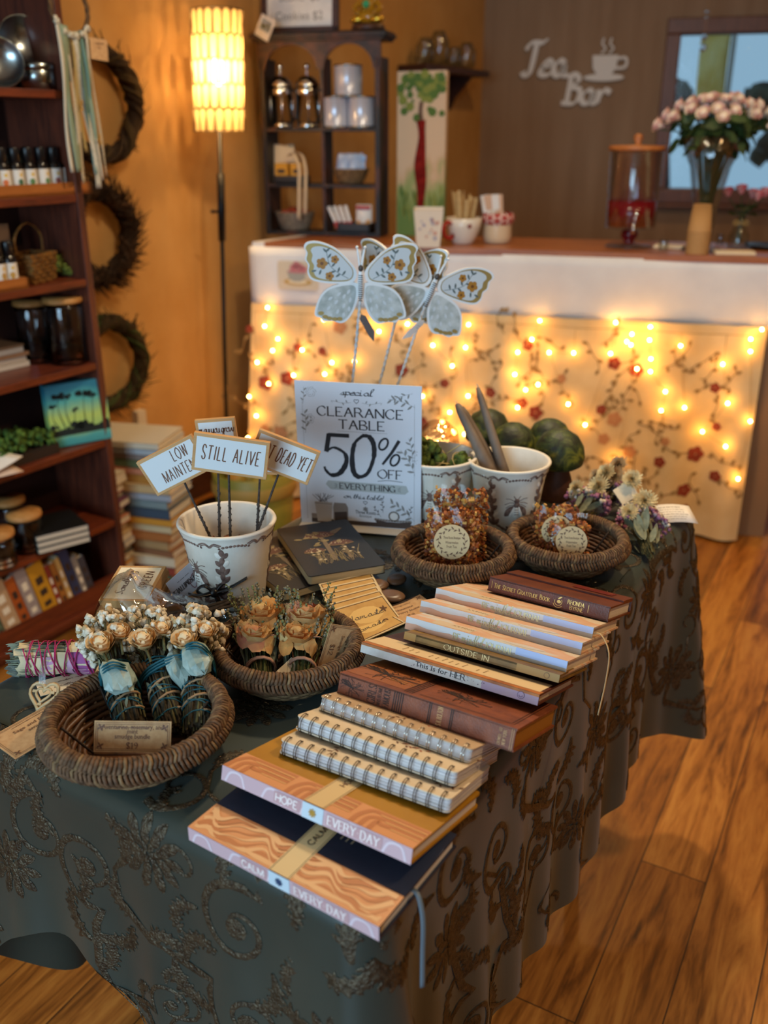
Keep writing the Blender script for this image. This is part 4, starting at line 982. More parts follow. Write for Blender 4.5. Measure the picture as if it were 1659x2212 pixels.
for i in range(40):
    for j in range(4):
        a0, a1 = 2 * pi * i / 40, 2 * pi * (i + 1) / 40; z0, z1 = .05 + .0075 * j, .05 + .0075 * (j + 1); ra = .040 + .006 * sin(pi * j / 4) ; rb = .040 + .006 * sin(pi * (j + 1) / 4)
        m.add([(ra * cos(a0), ra * sin(a0), z0), (ra * cos(a1), ra * sin(a1), z0), (rb * cos(a1), rb * sin(a1), z1), (rb * cos(a0), rb * sin(a0), z1)], [(0, 1, 2, 3)], (i + j) % 2 if (i % 3) else 0, True)
m.build('gingham_trim', [GH, GW], t)
for i in range(5):
    m = MB(); m.rbox((0, 0, .06), (.022, .004, .12), .002); o = m.build('sugar_packet', [PAPER, mat('packet_peach', '#d0a98c', .7), mat('packet_paper', '#fff')][i % 3]); o.matrix_world = JM @ T(-.016 + .006 * i, .004 * (i % 2), .008) @ RY(-.22 + .035 * i) @ RX(.05 * (i % 2)); tag(o, 'tall paper packet standing in the gingham trimmed jar, ' + ['leftmost', 'second from left', 'middle one', 'second from right', 'rightmost'][i], 'packet', 'packets in the gingham jar')
# drinks dispenser
DM = onC(1357, 533); sc = (PZ(1357, 533, CTZ) - Vector((0, 0, CAMH))).length / 2000
t = thing('drinks_dispenser', 'glass drinks dispenser with wooden lid and red drink on a pedestal', 'drink dispenser', DM)
zb_, zm_, zt_ = 36 * sc, 88 * sc, 180 * sc; r0, r1 = 48 * sc, 51 * sc
DG = film('dispenser_glass', '#f4f6f8', .86, .05)
m = MB(); m.lathe([(0, zb_), (r0, zb_), (r0 + .002, zb_ + .004), (r1, zt_ - .01), (r1 - .004, zt_), (r1 - .007, zt_), (r0 - .003, zb_ + .007), (0, zb_ + .006)], 40, wob=lambda a, z: .012 * sin(a * 9) * sin(z * 60)); m.build('glass_tank', DG, t)
m = MB(); m.lathe([(0, zb_ + .004), (r0 - .0045, zb_ + .008), (r0 - .003 + (r1 - r0) * .33, zm_), (0, zm_)], 36); m.build('red_drink', mat('red_drink', '#8a0c1a', .15, spec=.7), t)
m = MB(); m.lathe([(0, 0), (46 * sc, .0), (44 * sc, .006), (14 * sc, .012), (9 * sc, .018), (17 * sc, 20 * sc), (16 * sc, 30 * sc), (8 * sc, zb_), (0, zb_)], 32, ms=[1, 1, 1, 0, 0, 0, 0, 0]); m.build('pedestal', [mat('ruby_glass', '#8a1020', .08, trans=.5), DG], t)
m = MB(); m.lathe([(0, zt_), (r1 + .004, zt_), (r1 + .008, zt_ + .006), (r1 + .004, zt_ + .016), (.012, zt_ + .018), (.010, zt_ + .026), (.017, zt_ + .04), (.012, zt_ + .052), (0, zt_ + .055)], 36); m.build('wooden_lid', wood('lid_wood', '#9a5426', '#c07a40', axis=0), t)
m = MB(); m.tube([(.012, -r0, zb_ + .02), (.012, -r0 - .045, zb_ + .02)], .007, 8); m.tube([(.012, -r0 - .04, zb_ + .022), (.012, -r0 - .042, zb_ - .008)], .006, 8); m.tube([(.012, -r0 - .03, zb_ + .024), (.018, -r0 - .03, zb_ + .052)], .004, 8); m.ball((.019, -r0 - .03, zb_ + .055), .009); m.build('tap', CHROME, t)
# roses
def rose_mesh(m, r, c1=0, c2=1, M=None, n=13):
    m.ball((0, 0, 0), r * .55, c2, M, 8, 6, (1, 1, 1.1))
    for k in range(n):
        lay = k / n; a = k * 2.4; rr = r * (.35 + .6 * lay); op = .35 + .75 * lay
        def f(u, w, a=a, rr=rr, op=op):
            an = a + (u - .5) * 1.9; q = rr * sin(min(1.5, .25 + w * 1.25)) * (.8 + .25 * op * w); z = r * (-.75 + 1.45 * w - op * .35 * w * w) + r * .08 * cos(9 * u + a) * w
            return (q * cos(an), q * sin(an), z)
        m.grid(4, 4, f, c1 if k % 3 else c2, M)
VM = onC(1512, 541)
def vase_profile(u0, k): return
t = thing('trumpet_vase', 'tall flared clear glass vase of pink roses at the right end of the counter', 'vase', VM)
VG = film('vase_glass', '#f0f4f4', .84, .05)
H = 205 * sc
m = MB(); m.lathe([(0, 0), (36 * sc, 0), (37 * sc, .006), (20 * sc, .014), (19 * sc, .03), (24 * sc, H * .4), (38 * sc, H * .75), (62 * sc, H), (60 * sc, H), (35 * sc, H * .74), (21 * sc, H * .4), (16 * sc, .035), (0, .03)], 40, wob=lambda a, z: .02 * sin(a * 12)); m.build('glass', VG, t)
BL1 = mat('blush_rose', '#f2d6c6', .65, var='#e4aca6', scale=70); BL2 = mat('rose_cream', '#f6e6d0', .65); STEM = mat('green_stem', '#33451f', .7); LEAFM = mat('rose_leaf', '#2c3d1c', .6, var='#3f5426', scale=40)
bloomM = MB(); rose_mesh(bloomM, .027); bloom_proto = None; stemM = None
ros = []
rs = random.Random(3)
for i in range(40):
    a = i * 2.39996; q = sqrt((i + .5) / 40); x, y = q * .185 * cos(a) * 1.08, q * .12 * sin(a); z = H + .118 - .075 * q * q + rs.uniform(-.012, .012)
    ros.append((x + .012, y, z))
root = None
for i, (x, y, z) in enumerate(ros):
    d = Vector((x, y, z)); base = Vector((x * .06, y * .06, .05))
    M = VM @ T(*d) @ Vector((x * 1.6, y * 1.6, .10)).to_track_quat('Z', 'Y').to_matrix().to_4x4()
    lb = 'blush pink rose in the tall flared vase'
    t = thing('rose', lb, 'rose', M, 'roses in the tall vase')
    if i == 0: bo = bloomM.build('bloom', [BL1, BL2], t)
    else: o = bo.copy(); COL.objects.link(o); o.parent = t
    I = M.inverted() @ VM; m = MB(); p = [I @ base, I @ Vector((x * .12, y * .12, H * .5)), I @ Vector((x * .42, y * .42, H * .98)), I @ (d - Vector((0, 0, .012)))]
    m.tube(spline(p, 4), .0022, 5); 
    for w in range(5):
        c = I @ Vector((x * (.45 + .11 * w) + rs.uniform(-.02, .02), y * (.45 + .11 * w) - rs.uniform(0, .02), H * (.93 + .06 * w) + .0)); A = rs.uniform(0, 6.28)
        Ml = T(*c) @ RZ(A) @ RX(rs.uniform(-1, 1)); m.leaf2(0, 0, 0, .055, .028, flat(Ml), 1, 0)
    m.build('stem', [STEM, LEAFM], t)
# small bottle of pink roses
BM_ = onC(1592, 535)
t = thing('bud_vase', 'small clear bottle of bright pink roses right of the paper cups', 'vase', BM_)
m = MB(); m.lathe([(0, 0), (.036, 0), (.038, .004), (.037, .035), (.026, .06), (.018, .085), (.02, .105), (.017, .105), (.015, .085), (.023, .06), (.034, .035), (.033, .006), (0, .005)], 28); m.build('glass', VG, t)
m = MB(); m.tube(spline([(.02 * cos(a), .02 * sin(a), .083) for a in [i * .5 for i in range(13)]], 3), .0022, 6)
for s in (-1, 1): m.tube(spline([(0, -.021, .083), (.018 * s, -.026, .094), (.024 * s, -.024, .08), (.004 * s, -.022, .08)], 5), .0022, 6)
m.build('twine_bow', mat('jute', '#a08450', .9), t)
PK1 = mat('pink_rose', '#d97f84', .6, var='#c95f70', scale=60); PK2 = mat('pink_rose_light', '#e3a09c', .6); pm = MB(); rose_mesh(pm, .025); pr = None
for i, (x, y, z) in enumerate(((-.055, 0, .188), (-.012, -.01, .198), (.03, .01, .183), (.07, -.005, .188), (.045, -.02, .178))):
    t = thing('pink_rose', 'bright pink rose in the small bottle, ' + ['leftmost', 'highest, left of centre', 'back one right of centre', 'rightmost', 'front one right of centre'][i], 'rose', BM_ @ T(x, y, z) @ RY(x * 4), 'pink roses in the small bottle')
    if pr is None: pr = pm.build('bloom', [PK1, PK2], t)
    else: o = pr.copy(); COL.objects.link(o); o.parent = t
    m = MB(); I = (BM_ @ T(x, y, z) @ RY(x * 4)).inverted() @ BM_; m.tube(spline([I @ Vector((x * .1, 0, .01)), I @ Vector((x * .1, y * .1, .1)), I @ Vector((x * .97, y, z - .015))], 6), .0018, 5)
    for w in range(3): m.leaf2(0, 0, 0, .04, .022, flat(I @ T(x * .6 + U(-.02, .02), y - .01, .115 + .012 * w) @ RZ(U(0, 6)) @ RX(U(-.8, .8))), 1, 0)
    m.build('stem', [STEM, LEAFM], t)
# paper cups, nested
for i in range(8):
    m = MB(); h = .088; m.lathe([(0, .004), (.0285, .002), (.0288, 0), (.0375, h - .003), (.0392, h), (.0385, h + .001), (.0365, h - .002), (.0275, .006), (0, .006)], 32)
    o = m.build('paper_cup', mat('kraft_cup', '#b58a56', .75)); o.matrix_world = onC(1512, 545) @ T(-.012, -.035, h + .001 + .0098 * i) @ RX(pi)
    tag(o, 'brown paper cup upside down in the tall stack by the roses, ' + ['lowest of the stack', 'second from the bottom', 'third from the bottom', 'fourth from the bottom', 'fourth from the top', 'third from the top', 'second from the top', 'topmost of the stack'][i], 'cup', 'stack of paper cups')
for (u, v, w, d, a, lab, n_, c) in ((1585, 548, .13, .07, .1, 'cream folded napkins lying in front of the small rose bottle', 'paper_napkin', CREAM), (1445, 535, .10, .06, -.2, 'cream napkin lying between dispenser and tall vase', 'paper_napkin', CREAM)):
    m = MB(); m.rbox((0, 0, .004), (w, d, .008), .004); o = m.build(n_, c, bevel=.002); o.matrix_world = onC(u, v) @ RZ(a); tag(o, lab, 'napkin')
m = MB(); m.lathe([(0, 0), (.05, 0), (.08, .012), (.078, .014), (.048, .004), (0, .004)], 32); o = m.build('dark_plate', mat('dark_glaze', '#2a2420', .3)); o.matrix_world = onC(1640, 538) @ T(.03, .03, 0); tag(o, 'dark plate at the right picture edge of the counter', 'plate')
for i, (u, v) in enumerate(((1432, 541), (1547, 527))):
    m = MB(); m.lathe([(0, 0), (.014, 0), (.016, .004), (.016, .03), (.014, .036), (.012, .036), (.014, .03), (.014, .005), (0, .004)], 20); o = m.build('glass_tealight', VG); o.matrix_world = onC(u, v) @ T(.012 if i else -.0, -.0 if i else 0, 0); tag(o, ['tiny glass votive left of the paper cup stack', 'tiny glass votive right of the paper cup stack'][i], 'candle holder')

# ---------------------------------------------------------------- on the back walls
def wallword(txt, u0, u1, v, cap, lab):
    a = PRW(u0, v, .012); b = PRW(u1, v, .012); M = frame((a + b) / 2, CDIR, (0, 0, 1)); m = MB(); w = (b - a).length
    letters(m, txt, cap, flat(), 0, 0, 0, 'script', .2, fit=w, h=0); o = m.build('wall_word', mat('white_wood_letters', '#dddad4', .6), solid=.012); o.matrix_world = M; tag(o, lab, 'wall sign')
s5 = (PRW(1170, 150) - Vector((0, 0, CAMH))).length / 2000
wallword('Tea', 1128, 1222, 162, 62 * s5, 'white script word Tea on the brown wall')
wallword('Bar', 1212, 1308, 222, 56 * s5, 'white script word Bar on the brown wall below the cup')
M = frame(PRW(1308, 152, .012), CDIR, (0, 0, 1)); m = MB(); k_ = 72 * s5; F = flat()
m.blob([(-.36 * k_, .36 * k_), (.30 * k_, .36 * k_), (.27 * k_, .05 * k_), (.16 * k_, -.1 * k_), (-.22 * k_, -.1 * k_), (-.33 * k_, .05 * k_)], F, 0, 0)
m.strip(spline([(.29 * k_, .28 * k_, 0), (.5 * k_, .28 * k_, 0), (.5 * k_, .08 * k_, 0), (.26 * k_, .04 * k_, 0)], 5), .07 * k_, F, 0, .0005)
m.disc2(-.03 * k_, -.17 * k_, .52 * k_, F, 0, .0008, n=24, ry=.09 * k_)
for s in (-.1, .1): m.strip(spline([(s * k_ - .04 * k_, .4 * k_, 0), (s * k_ + .06 * k_, .52 * k_, 0), (s * k_ - .03 * k_, .62 * k_, 0), (s * k_, .76 * k_, 0)], 4), .045 * k_, F, 0, .0004)
o = m.build('wall_teacup', mat('white_wood_letters', '#fff'), solid=.012); o.matrix_world = M; tag(o, 'white steaming teacup cut-out on the brown wall', 'wall sign')
a, b_ = PLW(893, 146, .09), PLW(1030, 160, .09)
ws = thing('wall_shelf', 'small dark wooden shelf of glassware in the far corner', 'wall shelf', frame(Vector((a.x, a.y, a.z)) - LWN * .09, LD, AD)); l = (b_ - a).length
m = MB(); m.box((l / 2, -.085, 0), (l, .16, .03)); m.build('board', DARKWOOD, ws, bevel=.003)
for x in (l * .3, l * .8): m = MB(); m.prism([(0, 0), (.13, 0), (.10, -.03), (.03, -.1), (0, -.16)], -.012, .012, 0, frame((x, -.002, -.015), (0, -1, 0), (0, 0, 1))); m.build('bracket', DARKWOOD, ws)
for i, (x, r, h) in enumerate(((.12, .045, .12), (.26, .05, .16), (.42, .042, .10), (.56, .048, .13))):
    m = MB(); m.lathe([(0, 0), (r * .6, 0), (r, .02), (r, h * .7), (r * .5, h), (r * .45, h), (r * .93, h * .68), (r * .9, .022), (0, .006)], 24); o = m.build('glass_vessel', VG); o.matrix_world = ws.matrix_world @ T(min(x, l - .05), -.085, .0155); tag(o, 'clear glass vessel on the corner wall shelf, ' + ['leftmost of four', 'second from left, tallest', 'third from left, shortest', 'rightmost of four'][i], 'glass')
# bead string hanging in front of the window
p = PRW(1524, 60, .35); t = thing('bead_string', 'string of clear glass beads hanging in front of the window', 'beads', Vector((p.x, p.y, 0)))
m = MB(); m.tube([(0, 0, PRW(1522, 115, .35).z), (0, 0, CE - .002)], .001, 5); m.build('thread', WIRE, t)
for (v, r) in ((28, .012), (40, .009), (80, .016), (103, .018)): m = MB(); m.ball((0, 0, PRW(1522, v, .35).z), r); m.build('bead', GLASS, t)
# ---------------------------------------------------------------- the clearance table and its cloth
TN = Vector((-0.012, 0.592, 0)); TL, TWd = 1.10, 0.60
RD = -AD                                  # to the right of the long edge
ft = thing('folding_table', 'folding table hidden beneath the brocade tablecloth', 'table', frame(TN, LD, AD))
m = MB(); m.rbox((TL / 2, TWd / 2, .733), (TL - .056, TWd - .056, .03), .03); m.build('tabletop', mat('table_plastic', '#8d8a82', .6), ft)
for x in (.30, TL - .2):
    for y in (.10, TWd - .14):
        m = MB(); m.tube([(x, y, 0.0), (x, y, .72)], .014, 10); m.build('leg', BLACKM, ft)
CR_ = .032
def per_build():
    out = []; c = [(TL, 0, 0), (TL, TWd, pi / 2), (0, TWd, pi), (0, 0, 1.5 * pi)]
    # start half way along the near side, then right side, far side, left side
    P = []
    def seg(a, b, n, nrm):
        for i in range(n): P.append((a[0] + (b[0] - a[0]) * i / n, a[1] + (b[1] - a[1]) * i / n, nrm[0], nrm[1]))
    def cor(cx, cy, a0):
        for i in range(12):
            a = a0 + pi / 2 * i / 12; P.append((cx + CR_ * cos(a), cy + CR_ * sin(a), cos(a), sin(a)))
    r = CR_
    cor(r, r, pi); seg((r, 0), (TL - r, 0), 120, (0, -1)); cor(TL - r, r, -pi / 2); seg((TL, r), (TL, TWd - r), 70, (1, 0))
    cor(TL - r, TWd - r, 0); seg((TL - r, TWd), (r, TWd), 120, (0, 1)); cor(r, TWd - r, pi / 2); seg((0, TWd - r), (0, r), 70, (-1, 0))
    return P
PER = per_build(); NP = len(PER)
ACC = [0]
for i in range(NP): ACC.append(ACC[-1] + Vector((PER[(i + 1) % NP][0] - PER[i][0], PER[(i + 1) % NP][1] - PER[i][1])).length)
PLEN = ACC[-1]
import bisect
def per(s):
    s = s % PLEN; i = min(NP - 1, max(0, bisect.bisect_right(ACC, s) - 1)); f = (s - ACC[i]) / max(1e-9, ACC[i + 1] - ACC[i]); a, b = PER[i], PER[(i + 1) % NP]
    return [a[k] + (b[k] - a[k]) * f for k in range(4)]
def s_at(x, y): return ACC[min(range(NP), key=lambda i: (PER[i][0] - x) ** 2 + (PER[i][1] - y) ** 2)]
S_NR = s_at(.009, .009); S_FR = s_at(TL - .009, .009); S_FL = s_at(TL - .009, TWd - .009); S_NL = s_at(.009, TWd - .009)
def sd(a, b): d = abs(a - b) % PLEN; return min(d, PLEN - d)
def g(s, c, w): return math.exp(-(sd(s, c) / w) ** 2)
def drop(s):
    d = .40 + .05 * g(s, S_FR, .13) + .03 * g(s, S_NR, .2)
    d -= .13 * g(s, s_at(0, TWd * .70), .17) + .02 * sin(s * 9)
    d += .15 * g(s, S_NL - .15, .15)
    return d
EB = .026                                  # edge bend radius
def cloth(s, d, h=0.0):
    """Point on the cloth: s along the table edge, d down the cloth from the edge, h off its face."""
    x, y, nx, ny = per(s); n = sqrt(nx * nx + ny * ny); nx /= n; ny /= n
    if d < EB * pi / 2:
        a = max(0, d) / EB; out = -EB + EB * sin(a) + min(0, d); z = TT - EB + EB * cos(a); hx, hz = sin(a), cos(a)
    else:
        out = 0; z = TT - EB - (d - EB * pi / 2); hx, hz = 1, 0
    t = max(0, d - .03) / .4
    fl = .062 * g(s, S_FR, .10) + .045 * g(s, S_NR, .06) + .05 * g(s, S_NL, .1) + .05 * g(s, S_FL, .1)
    rip = .010 * sin(s * 26 + 1.3 * sin(s * 9)) * (.35 + .65 * g(s, S_FR, .25)) + .006 * sin(s * 61)
    rip += -.018 * g(s, S_NR + .075, .03) + .014 * g(s, S_NR + .03, .022) - .016 * g(s, S_FR - .16, .05)
    o = out + t ** .9 * (fl + .012) + rip * min(1.2, t * 1.5) + h * hx
    return FTM @ Vector((x + nx * o, y + ny * o, z + h * hz))
FTM = frame(TN, LD, AD)
CLOTH = NT('satin_brocade'); k = CLOTH; v = k.coord()
k.b.inputs['Base Color'].default_value = rgba('#2c3834'); k.b.inputs['Roughness'].default_value = .34; k.b.inputs['Specular IOR Level'].default_value = .5
k.b.inputs['Sheen Weight'].default_value = .15; k.b.inputs['Sheen Roughness'].default_value = .4
k.link(k.ramp(k.noise(v, 5, 3), [(.3, '#2a322d'), (.7, '#373e37')]), k.b.inputs['Base Color']); k.bump(k.noise(k.coord((1, 1, .12)), 700, 2), .12, .0006)
k = NT('brocade_thread'); v = k.coord()
k.link(k.ramp(k.noise(v, 160, 3), [(.3, '#352c22'), (.7, '#625846')]), k.b.inputs['Base Color']); k.b.inputs['Roughness'].default_value = .3; k.b.inputs['Metallic'].default_value = .65; k.bump(k.noise(v, 330, 3), .9, .003)
BROC = [CLOTH.mat, k.mat]
m = MB(); ND = 26
ds = [EB * pi / 2 * i / 5 for i in range(5)] + [None] * (ND - 5)
vs = []; fs = []; NB = 9; ND = 31
for j in range(-1, ND):
    for i in range(NP):
        s = ACC[i]; D = drop(s); d = -.006 if j < 0 else (EB * pi / 2 * j / NB if j < NB else EB * pi / 2 + (D - EB * pi / 2) * (j - NB) / (ND - 1 - NB))
        vs.append(cloth(s, d))
for j in range(ND): fs += [(j * NP + i, (j + 1) * NP + i, (j + 1) * NP + (i + 1) % NP, j * NP + (i + 1) % NP) for i in range(NP)]
fs.append(tuple(range(NP)))
m.add(vs, fs, 0, True)
# woven pattern: acanthus scrolls and flower heads
rs = random.Random(21)
def spiral(cx, cy, r, a0, turns, sgn=1, n=22, k=.8):
    return [(cx + r * (1 - k * i / n) * cos(a0 + sgn * turns * 2 * pi * i / n), cy + r * (1 - k * i / n) * sin(a0 + sgn * turns * 2 * pi * i / n)) for i in range(n + 1)]
def leafy(m, x, y, a, l, mp, sg):
    """Acanthus leaf: curling spine with lobes."""
    pts = []; px, py, an = x, y, a
    for i in range(11):
        pts.append((px, py)); px += l / 10 * cos(an); py += l / 10 * sin(an); an += sg * (.10 + .035 * i)
    w = [l * .20 * sin(pi * (i + .6) / 11.2) + .0015 for i in range(11)]
    m.strip(pts, w, mp, 1, .0005, .0016)
    for i in range(2, 10):
        q = pts[i]; an = a + sg * (.1 * i + .018 * i * i)
        m.leaf2(q[0], q[1], an - sg * (1.0 - .03 * i), l * .24 * (1 - .05 * i), l * .09, mp, 1, .0006, .0012, -sg * .6)
        if i % 2: m.leaf2(q[0], q[1], an + sg * 1.1, l * .16, l * .07, mp, 1, .0006, .0012, sg * .5)
def motif(m, x, y, a, sc, mp, sg=1):
    def L(px, py): c, s_ = cos(a), sin(a); py *= sg; return x + sc * (px * c - py * s_), y + sc * (px * s_ + py * c)
    sp = spiral(.05, .0, .05, pi * .9, 1.25, -1); pts = [(-.10, .085), (-.055, .065), (-.01, .035)] + sp
    pts = [L(*p) for p in pts]; n = len(pts)
    m.strip(pts, [sc * (.011 - .007 * i / n) for i in range(n)], mp, 1, .0005, .0014)
    q = L(.052, .0); m.disc2(q[0], q[1], sc * .012, mp, 1, .0006, .002, 9)
    for (px, py, an, l, g_) in ((-.03, .05, .7, .075, -1), (-.02, .04, -2.4, .07, 1), (.045, -.05, -1.2, .07, 1), (-.075, .075, 2.5, .06, 1), (.09, .03, .5, .06, -1), (-.06, .07, -1.5, .06, 1)):
        q = L(px, py); leafy(m, q[0], q[1], a + sg * an, sc * l, mp, g_ * sg)
    pts = [L(*p) for p in [(-.10, .085), (-.13, .06), (-.14, .02), (-.12, -.02)] + spiral(-.105, -.04, .025, 2.2, .9, 1, 12)]
    m.strip(pts, [sc * (.006 - .003 * i / len(pts)) for i in range(len(pts))], mp, 1, .0005, .0012)
def bloom(m, x, y, r, mp):
    for lay, (n, rr, l, w) in enumerate(((11, .5, .62, .34), (9, .25, .5, .3), (6, .08, .3, .2))):
        for i in range(n): a = 2 * pi * (i + lay * .4) / n; m.leaf2(x + r * rr * cos(a), y + r * rr * sin(a), a + .1, r * l, r * w, mp, 1, .0005 + .0002 * lay, .0016)
    for i in range(7): m.disc2(x + r * .12 * cos(i), y + r * .12 * sin(i), r * .06, mp, 1, .0012, .0015, 6)
def side(s0, sg=1):
    return lambda x, y, h: cloth(s0 + x, max(0.0, min(drop(s0 + x) - .002, y)), h)
def topmp(x, y, h):
    d = max(.001, min(x, TL - x, y, TWd - y)); z = TT if d >= EB else TT - EB + sqrt(max(0, EB * EB - (EB - d) ** 2)); return FTM @ Vector((x, y, z + h + .0004 * (d < EB)))
# right and near faces (s runs from the near corner along each face)
rows = [(.06, 0), (.17, 1), (.28, 0), (.37, 1)]
lay = []
def tile(s0, s1, mp):
    s = s0
    i = 0
    while s < s1:
        for (d, o) in rows:
            ss = s + (.085 if o else 0)
            if ss > s1 + .03: continue
            room = (drop(ss) - d) / .115
            if room < .4: continue
            if (i + o + rows.index((d, o))) % 3 == 2: bloom(m, ss + rs.uniform(-.01, .01), d, min(.045 * room + .012, rs.uniform(.036, .045)), mp)
            else: motif(m, ss, d, rs.uniform(-.5, .5) + (pi if i % 2 else 0) + 1.57 * (o - .5), min(room, rs.uniform(.95, 1.12)), mp, 1 if (i + o) % 2 else -1)
        s += .152; i += 1
tile(S_NR + .05, S_FR + .12, side(0))
tile(S_NL + .02 - PLEN if S_NL > S_NR + 1 else S_NL, S_NR - .02 if S_NL > S_NR + 1 else S_NR, side(0)) if False else None
tile(S_NL + .03, S_NL + TWd - .01, side(0))
y = .03; j = 0
while y < TWd - .02:
    x = .05 + (.08 if j % 2 else 0)
    while x < TL - .04:
        if rs.random() < .22: bloom(m, x, y + .02, .035, topmp)
        else:
            if .11 < x < TL - .11 and .11 < y < TWd - .11: motif(m, x, y, rs.uniform(0, 6.28), .8, topmp, 1 if rs.random() < .5 else -1)
            else:
                a_ = rs.uniform(0, 6.28); cx_, cy_ = min(max(x, .05), TL - .05), min(max(y, .05), TWd - .05); pts = spiral(cx_, cy_, .036, a_, 1.2)
                m.strip(pts, [.008 - .0002 * i for i in range(len(pts))], topmp, 1, .0005, .0012)
                leafy(m, cx_, cy_, a_, .04, topmp, 1)
        x += .155
    y += .115; j += 1
o = m.build('tablecloth', BROC); tag(o, 'dark green satin brocade tablecloth with scroll pattern over the clearance table', 'tablecloth')
# ---------------------------------------------------------------- shingled row of books along the table edge
def bookframe(a, b, z, tilt, th):
    p = PZ(*a, z); q = PZ(*b, z); x = (q - p); L = x.length; x.normalize(); perp = Vector((-x.y, x.x, 0)); t = radians(tilt)
    y = perp * cos(t) + Vector((0, 0, -sin(t))); zz = x.cross(y)
    return frame(p - zz * th, x, y), L
def hard(M, name, lab, L, D, th, cov, pages=PAGES, cat='book', grp=None, marks=None, over=.0025, bt=.0022, round_=0):
    """Closed hardback: spine along x at y = 0, cover boards, page block."""
    t = thing(name, lab, cat, M, grp)
    m = MB()
    if round_:
        m.rbox((L / 2, D / 2, th - bt / 2), (L, D, bt), round_); m.rbox((L / 2, D / 2, bt / 2), (L, D, bt), round_); m.box((L / 2, bt / 2, th / 2), (L - 2 * round_, bt, th - .0004))
    else:
        m.box((L / 2, D / 2, th - bt / 2), (L, D, bt)); m.box((L / 2, D / 2, bt / 2), (L, D, bt)); m.box((L / 2, bt / 2, th / 2), (L, bt, th - .0002))
    top = lambda x, y, h: Vector((x, y, th + h)); sp = lambda x, y, h: Vector((x, -h, y))
    upt = lambda x0, y0: (lambda a, b, h: Vector((x0 - b, y0 + a, th + h)))   # text running away from the spine
    ups = lambda x0, y0: (lambda a, b, h: Vector((x0 - b, -h, y0 + a)))       # text running up across the spine
    if marks: marks(m, top, sp, upt, ups)
    m.build('cover', cov, t)
    m = MB(); m.box((L / 2, D / 2 - .001, th / 2), (L - 2 * over, D - 2 * over, th - 2 * bt)); m.build('pages', pages, t)
    return t
def waves(m, x0, y0, x1, y1, mp, mi, n, w, amp, h, seed):
    r = random.Random(seed)
    for i in range(n):
        cx = x0 + (x1 - x0) * (i + .5) / n + r.uniform(-.004, .004); hh = y1 - y0
        pts = spline([(cx - amp, y0, 0), (cx + amp, y0 + hh * .3, 0), (cx - amp * .6, y0 + hh * .62, 0), (cx + amp * .8, y1, 0)], 6)
        pts = [(min(x1, max(x0, p[0])), min(y1, max(y0, p[1]))) for p in pts]; m.strip(pts, [w * (.6 + .4 * sin(k * .5 + i)) for k in range(len(pts))], mp, mi, h)
def everyday(L, D, th, word, orange, dark, light, cover, cfrac, star):
    def marks(m, top, sp, upt, ups):
        yb = D * cfrac
        m.rect2(0, -.0, L, yb, top, 1, .0002); m.rect2(0, .0, L, th, sp, 4, .0002)
        # swirling bands
        r = random.Random(len(word) * 7 + int(cfrac * 10))
        if word == 'CALM':
            for j in range(9):
                ph = r.uniform(0, 6); y0_ = yb * (j - .3) / 8
                pts = [(.004 + (L - .008) * q / 60, min(yb - .004, max(.0055, y0_ + yb * .26 * sin(q * .30 + j * .45) * (.6 + .4 * sin(q * .11 + 1)) + yb * .09 * sin(q * .62 + j * .3)))) for q in range(61)]
                m.strip(pts, [.0034 + .0024 * sin(q * .33 + ph) for q in range(61)], top, 2 if j % 2 else 3, .0003 + .00005 * j)
        else:
            for i in range(3):
                x0_ = L * (.015 + .34 * i); x1_ = x0_ + L * .31
                for q in range(3):
                    o = .0095 * q
                    m.strip(spline([(x0_ + o, .001, 0), (x0_ + o, yb * .45, 0), (x0_ + o + .006, yb - .006 - o * .8, 0), (x0_ + o + .018, yb - .004 - o * .8, 0)], 5) + [(x1_ - .002, yb - .004 - o * .8, 0)], .0052, top, 2, .0004)
                    m.strip([(x0_ + o + .016, yb - .0075 - o * .8), (x1_ - .002, yb - .0075 - o * .8)], .0016, top, 3, .0005)
        for i in range(5):
            cx = L * (.08 + .21 * i); m.strip(spline([(cx - .012, .001, 0), (cx - .006, th * .75, 0), (cx + .006, th * .8, 0), (cx + .012, .001, 0)], 5), .0024, sp, 5, .0004)
        x0_, x1_ = L * .455, L * .565
        m.rect2(x0_, -.0, x1_, D * (.68 if word == 'CALM' else .66), top, 6, .0008); m.rect2(x0_, 0, x1_, th, sp, 7, .0007)
        m.frame2(x0_ + .0015, -.001, x1_ - .0015, D * .66, .0005, top, 8, .001)
        letters(m, word, .0062, upt((x0_ + x1_) / 2 + .003, D * .43), 8, 0, 0, 'sans', .16, fit=.024, h=.0011)
        for i in range(8):
            a = i * pi / 4; m.strip([((x0_ + x1_) / 2, th / 2), ((x0_ + x1_) / 2 + .0042 * cos(a), th / 2 + .0042 * sin(a))], .0016, sp, star, .0012)
        m.disc2((x0_ + x1_) / 2, th / 2, .0026, sp, star, .0012)
        m.rect2(L * .30, .002, L * .445, th - .002, sp, 9, .0006); m.rect2(L * .58, .002, L * .86, th - .002, sp, 9, .0006)
        letters(m, word, .0075, sp, 10, L * .37, th / 2 - .0036, 'sans', .17, fit=L * .115, h=.0009)
        letters(m, 'EVERY*DAY', .0085, sp, 10, L * .718, th / 2 - .0042, 'serif', .17, fit=L * .255, h=.0009)
        for q in range(3): fine_print_up(m, upt, L * .60 + .006 * q, D * .5, D * (.72 - .03 * q), 11)
        letters(m, 'DAY', .03, top, 12, L * .27, D * .60, 'serif', .12, fit=L * .42, h=.0003)
    return marks
def fine_print_up(m, upt, x, y0, y1, mi):
    mp = upt(x, 0); y = y0
    while y < y1:
        l = U(.003, .007); m.strip([(y, 0), (min(y1, y + l), 0)], .0016, mp, mi, .0006); y += l + .0012
